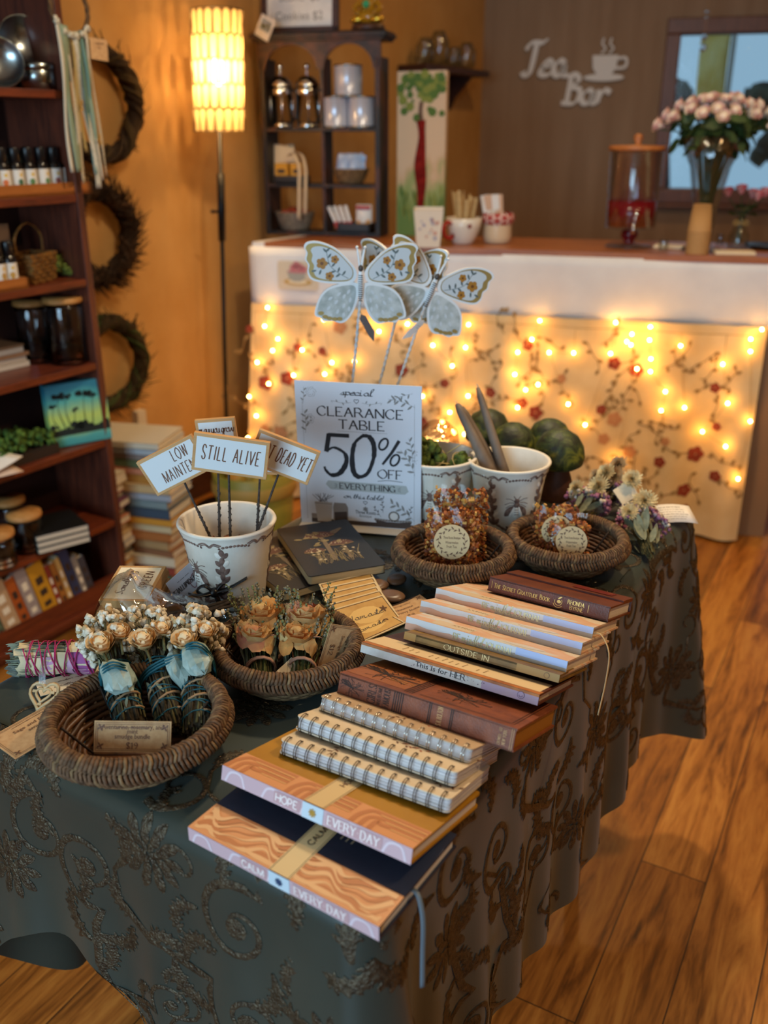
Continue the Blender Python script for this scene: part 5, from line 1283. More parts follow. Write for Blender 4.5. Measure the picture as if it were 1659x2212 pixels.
def edm(c): return c
ED = dict(PEACH=mat('peach_print', '#d69662', .55), TERRA=mat('terracotta_print', '#bd7a4a', .55), SAND=mat('sand_print', '#e0b07c', .55), LIL=mat('lilac_spine', '#c9aab0', .5), PALE=mat('pale_lilac', '#dccbd2', .5),
          BELLY=mat('belly_band_cream', '#d8bd8a', .6), ICE=mat('ice_blue_patch', '#c3d4de', .5), ROSE=mat('dusty_rose', '#c09a9c', .55))
M, L = bookframe((406, 1786), (819, 2003), .768, 0, .0155)
NAVY = mat('navy_cover', '#1f2536', .5, var='#242b3c', scale=30); MUST = mat('mustard_cover', '#b07d12', .55, var='#a87408', scale=30)
t = hard(M, 'journal', 'navy hardback journal with a swirled orange spine marked CALM, nearest and lowest of the row', L, .130, .0155, [NAVY, ED['PEACH'], ED['TERRA'], ED['SAND'], ED['LIL'], ED['PALE'], ED['BELLY'], ED['ICE'], INK, ED['ROSE'], WHITEINK, mat('soft_gold_print', '#9a8a70', .5), mat('deboss_navy', '#141a28', .7), mat('blue_star', '#2c4468', .5), mat('gold_star', '#b08a3a', .4)],
         grp=None, marks=everyday(L, .130, .0155, 'CALM', 1, 2, 3, 0, .30, 13))
m = MB(); m.tube(spline([(L - .004, .055, .010), (L + .006, .052, .0095), (L + .016, .044, -.006), (L + .021, .036, -.035), (L + .026, .028, -.062)], 6), .0026, 6, flat=.25); m.build('ribbon_marker', mat('slate_ribbon', '#5c6a74', .5), t)
M, L = bookframe((481, 1652), (892, 1834), .800, 13, .0155)
t = hard(M, 'journal', 'mustard hardback journal with peach spine marked HOPE, lying on the navy one', L, .136, .0155, [MUST, ED['PEACH'], ED['TERRA'], mat('apricot_line', '#e3b072', .55), ED['LIL'], ED['PALE'], ED['BELLY'], ED['ICE'], INKB, ED['ROSE'], WHITEINK, mat('soft_gold_print', '#9a8a70'), mat('deboss_mustard', '#96690a', .7), mat('blue_star', '#2c4468'), mat('gold_star', '#b08a3a')],
         marks=everyday(L, .136, .0155, 'HOPE', 1, 2, 3, 0, .26, 14), round_=.004)
# three wire-bound notebooks
def wirebook(a, b, z, tilt, th, D, lab, covm, wirem, seed):
    M, L = bookframe(a, b, z, tilt, th); t = thing('wirebound_notebook', lab, 'notebook', M, 'wire-bound notebooks'); r = random.Random(seed)
    m = MB(); m.rbox((L / 2, D / 2, th - .0006), (L, D, .0012), .006); top = lambda x, y, h: Vector((x, y, th + h))
    for i in range(4):
        x, y = L * r.uniform(.2, .9), D * r.uniform(.18, .4); p = [(x, y, 0)]; an = r.uniform(0, 6.28)
        for k in range(6): an += r.uniform(-.3, .3); p.append((p[-1][0] + .006 * cos(an), p[-1][1] + .006 * sin(an), 0))
        m.strip(spline(p, 3), .0005, top, 1, .0003)
        for k in range(1, 6): m.leaf2(p[k][0], p[k][1], an + (1 if k % 2 else -1), .006, .0026, top, 2 if i % 2 else 1, .0003)
    m.build('front_cover', [covm, INKB, mat('faded_rust', '#a86a4e', .7)], t)
    m = MB(); m.rbox((L / 2, D / 2, .0007), (L, D, .0014), .006); m.build('back_cover', mat('notebook_board', '#cdbfa8', .7), t)
    m = MB()
    for i in range(7): m.rbox((L / 2 + r.uniform(-.0006, .0006), D / 2 + .0005 + r.uniform(-.0006, .0006), .0016 + (th - .003) * (i + .5) / 7), (L - .002, D - .002, (th - .003) / 7 * .92), .005)
    m.build('pages', mat('notebook_pages', '#d5d2d6', .75, var='#bdb6ae', scale=300, stretch=(.05, .05, 6)), t)
    m = MB(); n = 14
    for i in range(n):
        x = L * (i + .6) / (n + .2)
        for dx in (-.0013, .0013):
            pts = [(x + dx * (1 + .4 * sin(q)), .0045 - .0085 * cos(q) * .9, th / 2 + (th / 2 + .004) * sin(q)) for q in [-pi * .5 + pi * 1.92 * k / 22 - .25 for k in range(23)]]
            pts = [(x + dx, .006 + .009 * cos(q), th * .5 + (th * .5 + .0026) * sin(q)) for q in [pi * .42 + (pi * 1.16) * k / 18 for k in range(19)]]
            m.tube(pts, .00048, 5)
        m.tube([(x - .0013, .006 + .009 * cos(pi * .42), th + .0024), (x, .0115, th + .0008), (x + .0013, .006 + .009 * cos(pi * .42), th + .0024)], .0007, 5)
    m.build('wire_binding', wirem, t); return t
WIRED = mat('bronze_wire', '#5b4a3c', .3, .9); WIRES = mat('silver_wire', '#c9c6bc', .2, 1.0)
KCV = mat('cream_notebook_cover', '#dccbb0', .7, var='#d6c4a6', scale=60); KCV2 = mat('tan_notebook_cover', '#bfa688', .7, var='#b59a7c', scale=60)
wirebook((603, 1597), (973, 1728), .8035, 16, .0140, .105, 'bronze wire-bound notebook with cream cover resting on the mustard journal', KCV, WIRED, 1)
wirebook((639, 1545), (986, 1670), .8135, 20, .0140, .115, 'bronze wire-bound notebook with cream cover, middle one of the three wire-bound', KCV, WIRED, 2)
wirebook((690, 1503), (1019, 1620), .8165, 22, .0140, .118, 'silver wire-bound notebook with tan cover tucked under the brown leather book', KCV2, WIRES, 3)
# leather-look book
def girls(m, top, sp, upt, ups):
    L, th, D = BL_, .024, .13
    def treeorn(mp, cx, cy, s, mi, h):
        r = random.Random(5)
        for i in range(34):
            a = r.uniform(0, 6.28); p = [(cx, cy, 0)]; an = a
            for k in range(5): an += r.uniform(-.8, .8); p.append((p[-1][0] + s * .28 * cos(an), p[-1][1] + s * .28 * .6 * sin(an), 0))
            p = [(q[0], min(max(q[1], cy - s * .95), cy + s * .95)) for q in spline(p, 3)]; m.strip(p, s * .03, mp, mi, h)
            m.leaf2(p[-1][0], min(max(p[-1][1], cy - s * .8), cy + s * .8), an, s * .15, s * .05, mp, mi, h)
    treeorn(sp, L * .085, th / 2, .0105, 1, .0004)
    letters(m, 'GIRLS', .0095, ups(L * .230, th / 2), 1, 0, 0, 'serif', .09, fit=.019, h=.0005)
    letters(m, 'WHO BECAME', .0042, ups(L * .262, th / 2), 1, 0, 0, 'serif', .09, fit=.019, h=.0005)
    letters(m, 'FAMOUS', .0075, ups(L * .312, th / 2), 1, 0, 0, 'serif', .09, fit=.019, h=.0005)
    for i in range(5): m.strip([(L * .335 + .0026 * i, .001), (L * .335 + .0026 * i, th - .001)], .0010, sp, 1, .0005)
    for x in (.535, .545, .655, .665): m.strip([(L * x, .001), (L * x, th - .001)], .0010, sp, 1, .0005)
    letters(m, 'S K BOLTON', .0056, ups(L * .61, th / 2), 2, 0, 0, 'serif', .15, fit=.019, h=.0005)
    letters(m, 'CROWELL & CO', .0030, ups(L * .925, th / 2), 2, 0, 0, 'serif', .15, fit=.017, h=.0005); letters(m, 'NEW YORK', .0036, ups(L * .95, th / 2), 2, 0, 0, 'serif', .15, fit=.015, h=.0005)
    for x in (.975, .985): m.strip([(L * x, .001), (L * x, th - .001)], .0006, sp, 2, .0005)
    m.rect2(.002, .012, L * .36, D - .004, top, 3, .0002)
    treeorn(top, L * .17, .045, .028, 1, .0005); treeorn(top, L * .62, .045, .022, 1, .0005)
    letters(m, 'GIRLS', .009, top, 4, L * .29, .030, 'serif', .12, fit=.03, h=.0006)
    for i in range(4): m.strip([(L * .37 + .003 * i, .006), (L * .37 + .003 * i, D - .004)], .0009, top, 1, .0005)
    for q in (.004, .007): m.strip([(L * .45, .006 + q), (L - q - .004, .006 + q), (L - q - .004, D - q)], .0008, top, 1, .0005)
M, BL_ = bookframe((733.6, 1452), (1119, 1575.5), .826, 20, .024)
LEATH = mat('brown_leather', '#8a4a2a', .5, var='#713a22', scale=60, bump=.25, bscale=500)
hard(M, 'leather_book', 'thick brown leather-look book with black tree ornaments on its spine', BL_, .13, .024, [LEATH, mat('black_emboss', '#2a1a12', .6), mat('faint_gold', '#b98a58', .5), mat('leather_light', '#99592c', .5, bump=.2, bscale=500), mat('dull_gold', '#a8742e', .45)], mat('gilt_edge', '#a06a24', .5), marks=girls, round_=.0015)
def her(m, top, sp, upt, ups):
    L, th = HL_, .012
    m.rect2(0, 0, L, .014, top, 1, .0002); m.rect2(.0, .010, L * .985, .055, top, 2, .0004); m.rect2(0, .055, L, .13, top, 3, .0003)
    m.rect2(0, 0, L * .70, th, sp, 4, .0002); m.rect2(L * .70, 0, L, th, sp, 5, .0002); m.rect2(0, th - .003, L, th, sp, 1, .0003)
    for i in range(40): m.disc2(U(.3, .75) * L, U(.002, th - .002), U(.0003, .0008), sp, 6, .0004, n=5)
    letters(m, 'This Is for', .0058, sp, 7, L * .42, .003, 'serif', .17, fit=L * .185, h=.0005); letters(m, 'HER', .0066, sp, 7, L * .57, .003, 'serif', .17, fit=L * .08, h=.0005)
    for (i, n_) in enumerate((3, 4, 4, 4, 4, 3, 0, 2, 3, 0)):
        for q in range(n_): pass
    for i in range(13):
        if i not in (3, 10): fine_print_up(m, upt, L * .20 + .0085 * i, .020, .036 - .003 * (i % 3), 8)
    m.disc2(L * .91, th / 2, .0042, sp, 6, .0005, n=16); m.disc2(L * .91, th / 2, .0036, sp, 5, .0007, n=16); m.strip(arc(L * .91, th / 2, .002, pi, 2 * pi, 8), .0006, sp, 6, .0009)
M, HL_ = bookframe((782, 1386.6), (1165.5, 1500.6), .822, 20, .012)
hard(M, 'gift_book', 'thin book with white and lilac spine reading This Is for HER', HL_, .13, .012, [mat('maroon_cover', '#54251e', .5), mat('rust_band', '#c47a3a', .6, var='#9a5a30', scale=50), mat('cream_panel', '#dcc49c', .7), mat('dark_plum_cover', '#4a2c2c', .5), mat('white_spine', '#d3cfc8', .6, var='#c4beb4', scale=60), mat('lilac_watercolour', '#a98fae', .6, var='#b59a98', scale=20), mat('plum_ink', '#5b4258', .6), INK, mat('tan_print', '#a58a68', .7)], marks=her)
def outside(m, top, sp, upt, ups):
    L, th = OL_, .009
    m.rect2(L * .74, 0, L, th, sp, 1, .0003); m.rect2(0, 0, L * .08, th, sp, 1, .0003)
    letters(m, 'OUTSIDE IN', .0060, sp, 2, L * .42, .0015, 'serif', .12, fit=L * .29, h=.0005)
    m.disc2(L * .925, th / 2, .0034, sp, 3, .0005, n=14); m.disc2(L * .925, th / 2, .0028, sp, 1, .0007, n=14)
M, OL_ = bookframe((874.7, 1364), (1210, 1458), .822, 21, .009)
hard(M, 'paperback', 'slim olive gold book titled OUTSIDE IN, between the white spine and the pastel journals', OL_, .115, .009, [mat('olive_gold', '#6a4f1e', .5, var='#8a6a2c', scale=40), mat('tan_gold', '#a07a3a', .5), mat('pale_gold_ink', '#d8c08a', .4, .3), INKB], marks=outside)
JC = NT('watercolour_pastel'); v = JC.coord((1, 2.2, 2)); n = JC.noise(v, 14, 3, .5, .6)
JC.link(JC.ramp(n, [(.36, '#d9c8b0'), (.46, '#d7a884'), (.56, '#d9b59a'), (.66, '#cfd0cc')]), JC.b.inputs['Base Color']); JC.b.inputs['Roughness'].default_value = .45
def mindful(m, top, sp, upt, ups):
    L, th = JL_, JT_
    def wav(x0, y0, x1, mi, h, y1):
        n = 14; vs = []
        for i in range(n + 1):
            x = x0 + (x1 - x0) * i / n; a = y0 + .0012 * sin(i * 1.1 + x * 60); vs += [sp(x, a, h), sp(x, y1, h)]
        m.add(vs, [(2 * i, 2 * i + 2, 2 * i + 3, 2 * i + 1) for i in range(n)], mi)
    m.rect2(0, 0, L * .62, th, sp, 2, .0002); m.rect2(L * .62, 0, L, th, sp, 5, .0002); m.rect2(L * .40, 0, L * .66, th * .4, sp, 5, .0003)
    wav(0, th * .5, L, 1, .0004, th); m.rect2(L * .70, th * .45, L, th, sp, 3, .0006)
    x = L * .36
    w1 = letters(m, 'BE', .0068, sp, 4, L * .335, .0048, 'serif', .2, fit=L * .04, h=.0009); letters(m, 'mindful', .0115, sp, 4, L * .435, .0046, 'script', .12, fit=L * .135, h=.0009); letters(m, 'JOURNAL', .0068, sp, 4, L * .60, .0048, 'serif', .2, fit=L * .175, h=.0009)
    letters(m, 'JOURNAL', .006, top, 6, L * .33, .018, 'serif', .1, fit=.03, h=.0004); m.leaf2(L * .6, .012, .1, .05, .016, top, 1, .0002); m.rect2(L * .15, .004, L * .4, .03, top, 7, .0001)
JM_ = [JC.mat, mat('journal_white', '#d2cfcd', .4), mat('journal_peach', '#d3a184', .45), mat('journal_periwinkle', '#aebbe0', .4), mat('silver_gilt', '#b3a078', .3, .5), mat('journal_greige', '#a89a88', .45), mat('taupe_print', '#a58f74', .6), mat('journal_cream', '#d2c1a6', .45)]
rows_ = [((878.8, 1331), (1227, 1428.5), .826, 20, .0155, 'pastel watercolour journal lying directly on the olive gold book'), ((910.6, 1297), (1259, 1389), .8225, 20, .0145, 'pastel watercolour journal with bright silver title, middle one of three'), ((943, 1270), (1283, 1356), .8205, 20, .0145, 'pastel watercolour journal with cream ribbon, tucked under the brown gratitude book')]
for i, (a, b, z, tl, th, lab) in enumerate(rows_):
    M, JL_ = bookframe(a, b, z, tl, th); JT_ = th; t = hard(M, 'pastel_journal', lab, JL_, .13, th, JM_, marks=mindful, grp='pastel journals')
    if i == 2:
        m = MB(); m.tube(spline([(JL_ - .003, .010, .006), (JL_ + .008, .010, .0065), (JL_ + .022, .006, -.012), (JL_ + .026, .0, -.045), (JL_ + .0265, -.008, -.085)], 6), .0022, 6, flat=.3); m.build('ribbon_marker', mat('cream_ribbon', '#c9a97a', .5), t)
def secret(m, top, sp, upt, ups):
    L, th, D = SL_, .019, .105
    letters(m, 'The Secret Gratitude Book', .0062, sp, 1, L * .29, .0062, 'serif', .14, fit=L * .47, h=.0005, small=True)
    letters(m, 'RHONDA', .0052, sp, 1, L * .735, .0098, 'serif', .15, fit=L * .13, h=.0005); letters(m, 'BYRNE', .0048, sp, 1, L * .745, .0032, 'serif', .15, fit=L * .105, h=.0005)
    for x in (.035, .835): m.strip([(L * x, .005), (L * x, .0145)], .0006, sp, 1, .0005)
    m.strip(arc(L * .595, .0095, .005, pi * .9, 2.2 * pi, 12), .0007, sp, 1, .0005); m.disc2(L * .6, .0095, .0028, sp, 1, .0005, ry=.0022); m.leaf2(L * .59, .013, .6, .006, .002, sp, 1, .0005); m.strip(arc(L * .595, .0085, .0068, 1.1 * pi, 1.8 * pi, 10), .0008, sp, 1, .0005)
    # fold-over flap with a red seal print
    m.rect2(L * .55, .072, L * .88, .098, lambda x, y, h: top(x, y, h + .003), 2, .0003)
    for (x, y) in ((.66, .088), (.82, .085)):
        for i in range(9): m.strip([(L * x + .002 * (i % 3), y + .003 * (i // 3)), (L * x + .003 + .002 * (i % 3), y + .003 * (i // 3) + .001)], .0007, lambda a, b, h: top(a, b, h + .003), 3, .0006)
M, SL_ = bookframe((1057, 1247), (1319.5, 1313.4), .8185, 19, .018)
RL = mat('oxblood_leather', '#5a2814', .42, var='#6d3319', scale=40, bump=.2, bscale=420)
t = hard(M, 'leather_journal', 'reddish brown leather-look book titled The Secret Gratitude Book, farthest in the row', SL_, .105, .019, [RL, mat('gold_title', '#c9a05a', .3, .5), mat('dark_red_patch', '#6a1a10', .4), mat('rust_print', '#b06a3a', .5)], marks=secret, round_=.001)
m = MB(); m.rbox((SL_ / 2, .083, .0203), (SL_, .046, .0026), .001); m.box((SL_ / 2, .1058, .0105), (SL_, .002, .021)); m.build('flap', RL, t)
# ---------------------------------------------------------------- bee-embossed flower pots
PR, PRB, PH = .068, .047, .118
def potr(z):
    t = z / PH; return PRB + (PR - .004 - PRB) * t + (.004 * max(0, (t - .78) / .22) ** 1.5)
def bee(m, x, y, s, mp):
    h = .0004
    m.disc2(x, y + .30 * s, .13 * s, mp, 1, h, .0018); m.disc2(x, y + .10 * s, .15 * s, mp, 1, h, .0022)
    m.leaf2(x, y + .02 * s, -pi / 2, .62 * s, .30 * s, mp, 2, h, .0026)
    for i in range(3): m.strip([(x - .1 * s, y - (.12 + .12 * i) * s), (x + .1 * s, y - (.12 + .12 * i) * s)], .035 * s, mp, 1, .0026)
    for k in (-1, 1):
        m.leaf2(x + k * .08 * s, y + .06 * s, -pi / 2 + k * .72, .70 * s, .36 * s, mp, 1, h, .0016); m.leaf2(x + k * .1 * s, y + .02 * s, -pi / 2 + k * .38, .6 * s, .16 * s, mp, 2, h + .0004, .0014)
        for (dx, dy, ex, ey) in ((.12, .3, .5, .42), (.12, .22, .55, .12), (.1, .12, .5, -.05)): m.strip(spline([(x + k * dx * s, y + dy * s, 0), (x + k * (dx + ex) * .5 * s, y + (dy + ey) * .5 * s + .05 * s, 0), (x + k * ex * s, y + ey * s, 0)], 3), .032 * s, mp, 1, h, .0008)
        m.strip([(x + k * .05 * s, y + .4 * s), (x + k * .16 * s, y + .56 * s)], .04 * s, mp, 1, h)
def garland(m, x, y0, y1, bend, mp):
    n = 6
    for i in range(n):
        t = i / (n - 1); y = y0 + (y1 - y0) * t; xx = x + bend * sin(t * pi * .5 + .2)
        for k in (-1, 1): m.leaf2(xx, y, pi / 2 + k * .75, .017 - .005 * t, .0078, mp, 1 if (i + k) % 3 else 2, .0004, .0014)
        m.leaf2(xx, y + .003, pi / 2, .016 - .004 * t, .007, mp, 1, .0008, .0016)
    m.strip([(x + bend * sin(t / 8 * pi * .5 + .2), y0 + (y1 - y0) * t / 8) for t in range(9)], .0014, mp, 1, .0005, .0006)
def pot_mesh():
    m = MB(); seg = 64
    prof = [(0, .0), (PRB - .002, 0)] + [(potr(PH * i / 14), PH * i / 14) for i in range(1, 15)] + [(PR + .0012, PH + .0015), (PR, PH + .004), (PR - .003, PH + .0045), (PR - .006, PH + .002), (potr(PH * .6) - .006, PH * .6), (PRB - .004, .012), (0, .011)]
    m.lathe(prof, seg)
    def mp(x, y, h):
        a = x / .058; r = potr(max(0, min(PH, y))) + h; return Vector((r * sin(a), -r * cos(a), y))
    circ = 2 * pi * .058
    n = 6
    for i in range(n):                     # scalloped border of dots and swags
        x = circ * i / n
        for k in range(-3, 4): m.disc2(x + k * .0046, PH - .0105 - .0002 * k * k, .0022, mp, 1, .0004, .0012, 8)
        m.strip(spline([(x + .016, PH - .0095, 0), (x + .024, PH - .006, 0), (x + circ / n / 2, PH - .0105, 0), (x + circ / n - .024, PH - .006, 0), (x + circ / n - .016, PH - .0095, 0)], 4), .0024, mp, 1, .0004, .0010)
        m.strip(spline([(x + .018, PH - .0115, 0), (x + .025, PH - .0085, 0), (x + circ / n / 2, PH - .0128, 0), (x + circ / n - .025, PH - .0085, 0), (x + circ / n - .018, PH - .0115, 0)], 4), .0018, mp, 1, .0004, .0008)
        m.disc2(x + .0185, PH - .014, .0017, mp, 1, .0004, .001, 8); m.disc2(x - .0185, PH - .014, .0017, mp, 1, .0004, .001, 8)
    for q in range(2):
        x = circ * q / 2; bee(m, x, .058, .036, mp)
        garland(m, x - .040, .022, .088, -.004, mp); garland(m, x + .040, .022, .088, .004, mp)
        for k in (-1, 1):
            for i in range(4): m.leaf2(x + k * (.036 - .008 * i), .024 - .004 * i + .0005 * i * i, pi / 2 + k * (1.9 + .1 * i), .012, .005, mp, 1, .0004, .0012)
            m.leaf2(x + k * .004, .015, (pi if k < 0 else 0) + k * .5, .014, .006, mp, 1, .0006, .0012)
    return m
POTMESH = pot_mesh(); POTM = [CERAMIC, RELIEF, RELIEFW]; pot0 = None
def pot(u, v, rot, lab, base=None):
    global pot0
    p = PZ(u, v, TT + PH) if base is None else base
    t = thing('bee_flowerpot', lab, 'flower pot', Matrix.Translation((p.x, p.y, TT)) @ RZ(rot), 'bee-embossed cream pots')
    if pot0 is None: pot0 = POTMESH.build('pot', POTM, t)
    else: o = pot0.copy(); COL.objects.link(o); o.parent = t
    return Vector((p.x, p.y, TT))
PA_ = pot(490, 1126, -.75, 'cream bee-embossed pot holding the plant pun picks, leftmost of the pots')
PB_ = pot(1100, 996, .14, 'cream bee-embossed pot holding grey taper candles')
PC_ = pot(944, 985, -.25, 'cream bee-embossed pot of moss bundles half hidden behind the clearance sign')
PD_ = pot(0, 0, 0, 'cream pot behind the clearance sign holding the butterfly stakes', Vector((-.055, 1.575, 0)))
# bark chips in the pick pot
m = MB()
for i in range(70): a, r = U(0, 6.28), .050 * sqrt(R()); m.ball((r * cos(a), r * sin(a), .070 + U(0, .006)), U(.003, .006), 0, None, 6, 4, wob=.4)
o = m.build('bark_chips', mat('bark_chip', '#6a3c24', .9, var='#8a5634', scale=200)); o.matrix_world = Matrix.Translation(PA_); tag(o, 'reddish bark chips filling the bottom of the plant pick pot', 'bark chips', kind='stuff')
# ---------------------------------------------------------------- plant pun picks
PICKP = mat('pick_panel', '#d4dbdd', .55)
def pick(q, Y, base, words, lab, cap, hy=1, style='hand', th=.008, fitw=None):
    """q: picture corners TL, TR, BR, BL of the plaque; Y: distance."""
    dy = [0, 0, 0, 0] if not isinstance(Y, (tuple, list)) else Y[1:]
    y0 = Y if not isinstance(Y, (tuple, list)) else Y[0]
    P = [PY(c[0], c[1], y0) for c in q]; c = sum(P, Vector()) / 4; X = ((P[1] - P[0]) + (P[2] - P[3])) / 2; Yv = ((P[0] - P[3]) + (P[1] - P[2])) / 2
    w, h = X.length, Yv.length; M = frame(c, X, Yv); t = thing('plant_pick', lab, 'plant marker', M, 'plant pun picks')
    m = MB(); m.box((0, 0, -th / 2), (w, h, th)); m.build('frame', OAK, t, bevel=.0006)
    m = MB(); F = flat(); b = .0042; m.box((0, 0, .0002), (w - 2 * b, h - 2 * b, .0006))
    for (tx, x, y, f) in words: letters(m, tx, cap, F, 1, x * w, y * h, style, .085 if style == 'hand' else .12, fit=f * w, h=.0007)
    m.build('panel', [PICKP, INKB], t)
    I = M.inverted(); bp = Vector(base); tp = c - Yv.normalized() * (h * .42) - M.to_3x3() @ Vector((0, 0, th * .5))
    m = MB(); pts = [I @ (bp + (tp - bp) * i / 14) for i in range(15)]
    m.tube(pts, [.0021 - .0006 * i / 14 for i in range(15)], 7)
    for i in range(1, 13):
        if i < 9: e = pts[i]; m.ball((e[0] + U(-.002, .002), e[1], e[2] + U(-.002, .002)), .0016, 0, None, 6, 4)
    hel = [(bp + (tp - bp) * k / 60 * .6) + Vector((.0023 * cos(k * .9), .0023 * sin(k * .9), 0)) for k in range(61)]; m.tube([I @ p for p in hel], .0006, 4)
    m.build('twig_stick', TWIG, t); return t
pz = TT + .033
pick([(421, 934), (585, 957), (573, 1037), (411, 1014)], 1.155, PA_ + Vector((.004, -.010, .072)), [('STILL ALIVE', 0, -.15, .76)], 'wood-framed plant pick reading STILL ALIVE, at the front', .019)
pick([(296, 1000), (412, 938), (458, 1014), (338, 1073)], 1.185, PA_ + Vector((-.014, -.008, .072)), [('LOW', .18, .10, .26), ('MAINTENANCE', .2, -.30, .9)], 'wood-framed plant pick reading LOW MAINTENANCE, tilted to the left', .0155)
pick([(556, 926), (690, 977), (666, 1050), (537, 1000)], 1.195, PA_ + Vector((.030, -.006, .072)), [('NOT DEAD YET', .02, -.16, .82)], 'wood-framed plant pick reading NOT DEAD YET, tilted to the right', .020)
pick([(424, 908), (510, 902), (512, 972), (427, 979)], 1.235, PA_ + Vector((-.012, -.004, .072)), [('may you grow', 0, .10, .86)], 'plant pick with script words ending in grow, behind the front one', .014, style='script')
pick([(520, 962), (606, 964), (604, 1027), (518, 1022)], 1.225, PA_ + Vector((.038, .004, .072)), [], 'plant pick mostly hidden between the STILL ALIVE and NOT DEAD YET ones', .014)

# ---------------------------------------------------------------- clearance sign in a clear stand
SB = PZ(652, 1129, TT + .004); SX = Vector((cos(radians(12)), -sin(radians(12)), 0)); SBR = PZ(909, 1149, TT + .004)
SX = (SBR - SB); SWD = SX.length; SX.normalize(); SY = Vector((-SX.y, SX.x, 0)) * sin(radians(-3)) + Vector((0, 0, cos(radians(-3)))); SY = (SY - SX * .030).normalized()
SM = frame(SB, SX, SY); SH_ = .252
t = thing('clearance_sign', 'white printed sign reading Special Clearance Table 50% Off in a clear stand', 'sign', SM)
m = MB(); m.box((SWD / 2, SH_ / 2, 0), (SWD, SH_, .0012)); F = flat(T(0, 0, .0006)); w, h = SWD, SH_
X = lambda x: x * w
Yt = lambda y: h * (1 - y)
letters(m, 'special', .0115, F, 1, X(.49), Yt(.078), 'script', .17, fit=X(.26))
def heart(x, y, s, mi=1, wd=.0008): m.strip([(x + s * 16 * sin(q) ** 3 / 17, y + s * (13 * cos(q) - 5 * cos(2 * q) - 2 * cos(3 * q) - cos(4 * q)) / 17) for q in [2 * pi * i / 24 for i in range(25)]], wd, F, mi, .0003)
heart(X(.49), Yt(.118), .0042); heart(X(.545), Yt(.815), .0036); 
for k in (-1, 1):
    m.strip(spline([(X(.49) + k * .009, Yt(.128), 0), (X(.49) + k * .022, Yt(.134), 0), (X(.49) + k * .034, Yt(.125), 0), (X(.49) + k * .041, Yt(.122), 0), (X(.49) + k * .039, Yt(.134), 0)], 5), .0005, F, 2, .0003)
    for i in range(3): m.leaf2(X(.49) + k * (.015 + .008 * i), Yt(.13), pi / 2 - k * .5 + (pi if i % 2 else 0), .005, .002, F, 2, .0003)
letters(m, 'CLEARANCE', .0150, F, 1, X(.515), Yt(.222), 'serif', .17, fit=X(.675)); letters(m, 'TABLE', .0150, F, 1, X(.525), Yt(.305), 'serif', .17, fit=X(.36))
m.rect2(X(.33), Yt(.324), X(.73), Yt(.322), F, 2, .0003)
def brush(pts, ws, n=8): p = spline(pts, n); k = len(p); m.strip(p, [1.3 * ws[min(len(ws) - 1, int(i / k * len(ws)))] * (.94 + .06 * sin(i * 1.7)) for i in range(k)], F, 3, .0004)
x5 = X(.20)
m.strip([(X(.255), Yt(.352)), (X(.425), Yt(.352))], .0066, F, 3, .0005); m.strip([(X(.262), Yt(.345)), (X(.235), Yt(.47))], .0078, F, 3, .0004)
brush([(X(.235), Yt(.468), 0), (X(.30), Yt(.438), 0), (X(.385), Yt(.475), 0), (X(.395), Yt(.54), 0), (X(.34), Yt(.615), 0), (X(.27), Yt(.632), 0), (X(.225), Yt(.60), 0), (X(.215), Yt(.575), 0)], [.003, .004, .006, .007, .006, .004, .003])
brush([(X(.535), Yt(.345), 0), (X(.47), Yt(.40), 0), (X(.445), Yt(.50), 0), (X(.455), Yt(.60), 0), (X(.50), Yt(.632), 0), (X(.57), Yt(.60), 0), (X(.62), Yt(.49), 0), (X(.62), Yt(.40), 0), (X(.585), Yt(.35), 0), (X(.53), Yt(.345), 0)], [.004, .006, .0072, .007, .005, .005, .0065, .007, .005])
for (cx, cy) in ((.70, .395), (.79, .50)):
    m.strip([(X(cx) + .0068 * cos(q) + .003 * sin(q), Yt(cy) + .0098 * sin(q)) for q in [2 * pi * i / 20 for i in range(21)]], .0034, F, 3, .0004)
m.strip([(X(.825), Yt(.365)), (X(.765), Yt(.45)), (X(.69), Yt(.535))], [.0054, .0048, .0038], F, 3, .0005)
letters(m, 'OFF', .0150, F, 1, X(.75), Yt(.632), 'serif', .16, fit=X(.19))
m.strip(spline([(X(.65), Yt(.655), 0), (X(.74), Yt(.645), 0), (X(.85), Yt(.652), 0)], 6), .0009, F, 1, .0003)
m.blob([(X(.24), Yt(.672)), (X(.88), Yt(.675)), (X(.90), Yt(.715)), (X(.87), Yt(.738)), (X(.26), Yt(.735)), (X(.22), Yt(.70))], F, 4, .0002)
letters(m, 'EVERYTHING', .0098, F, 1, X(.565), Yt(.724), 'serif', .18, fit=X(.455))
for k in (-1, 1):
    for a in (-.5, 0, .5): m.strip([(X(.565) + k * .051, Yt(.706) + .0035 * a), (X(.565) + k * .056, Yt(.706) + .008 * a)], .0006, F, 1, .0003)
letters(m, 'on this table!', .0085, F, 1, X(.535), Yt(.788), 'script', .17, fit=X(.335))
for i in range(6): m.leaf2(X(.545), Yt(.862), i * 1.047 + .5, .005, .0026, F, 2, .0003)
letters(m, 'Three Roots', .0062, F, 1, X(.545), Yt(.898), 'serif', .15, fit=X(.17)); letters(m, 'Boutique', .0048, F, 2, X(.545), Yt(.922), 'serif', .15, fit=X(.10))
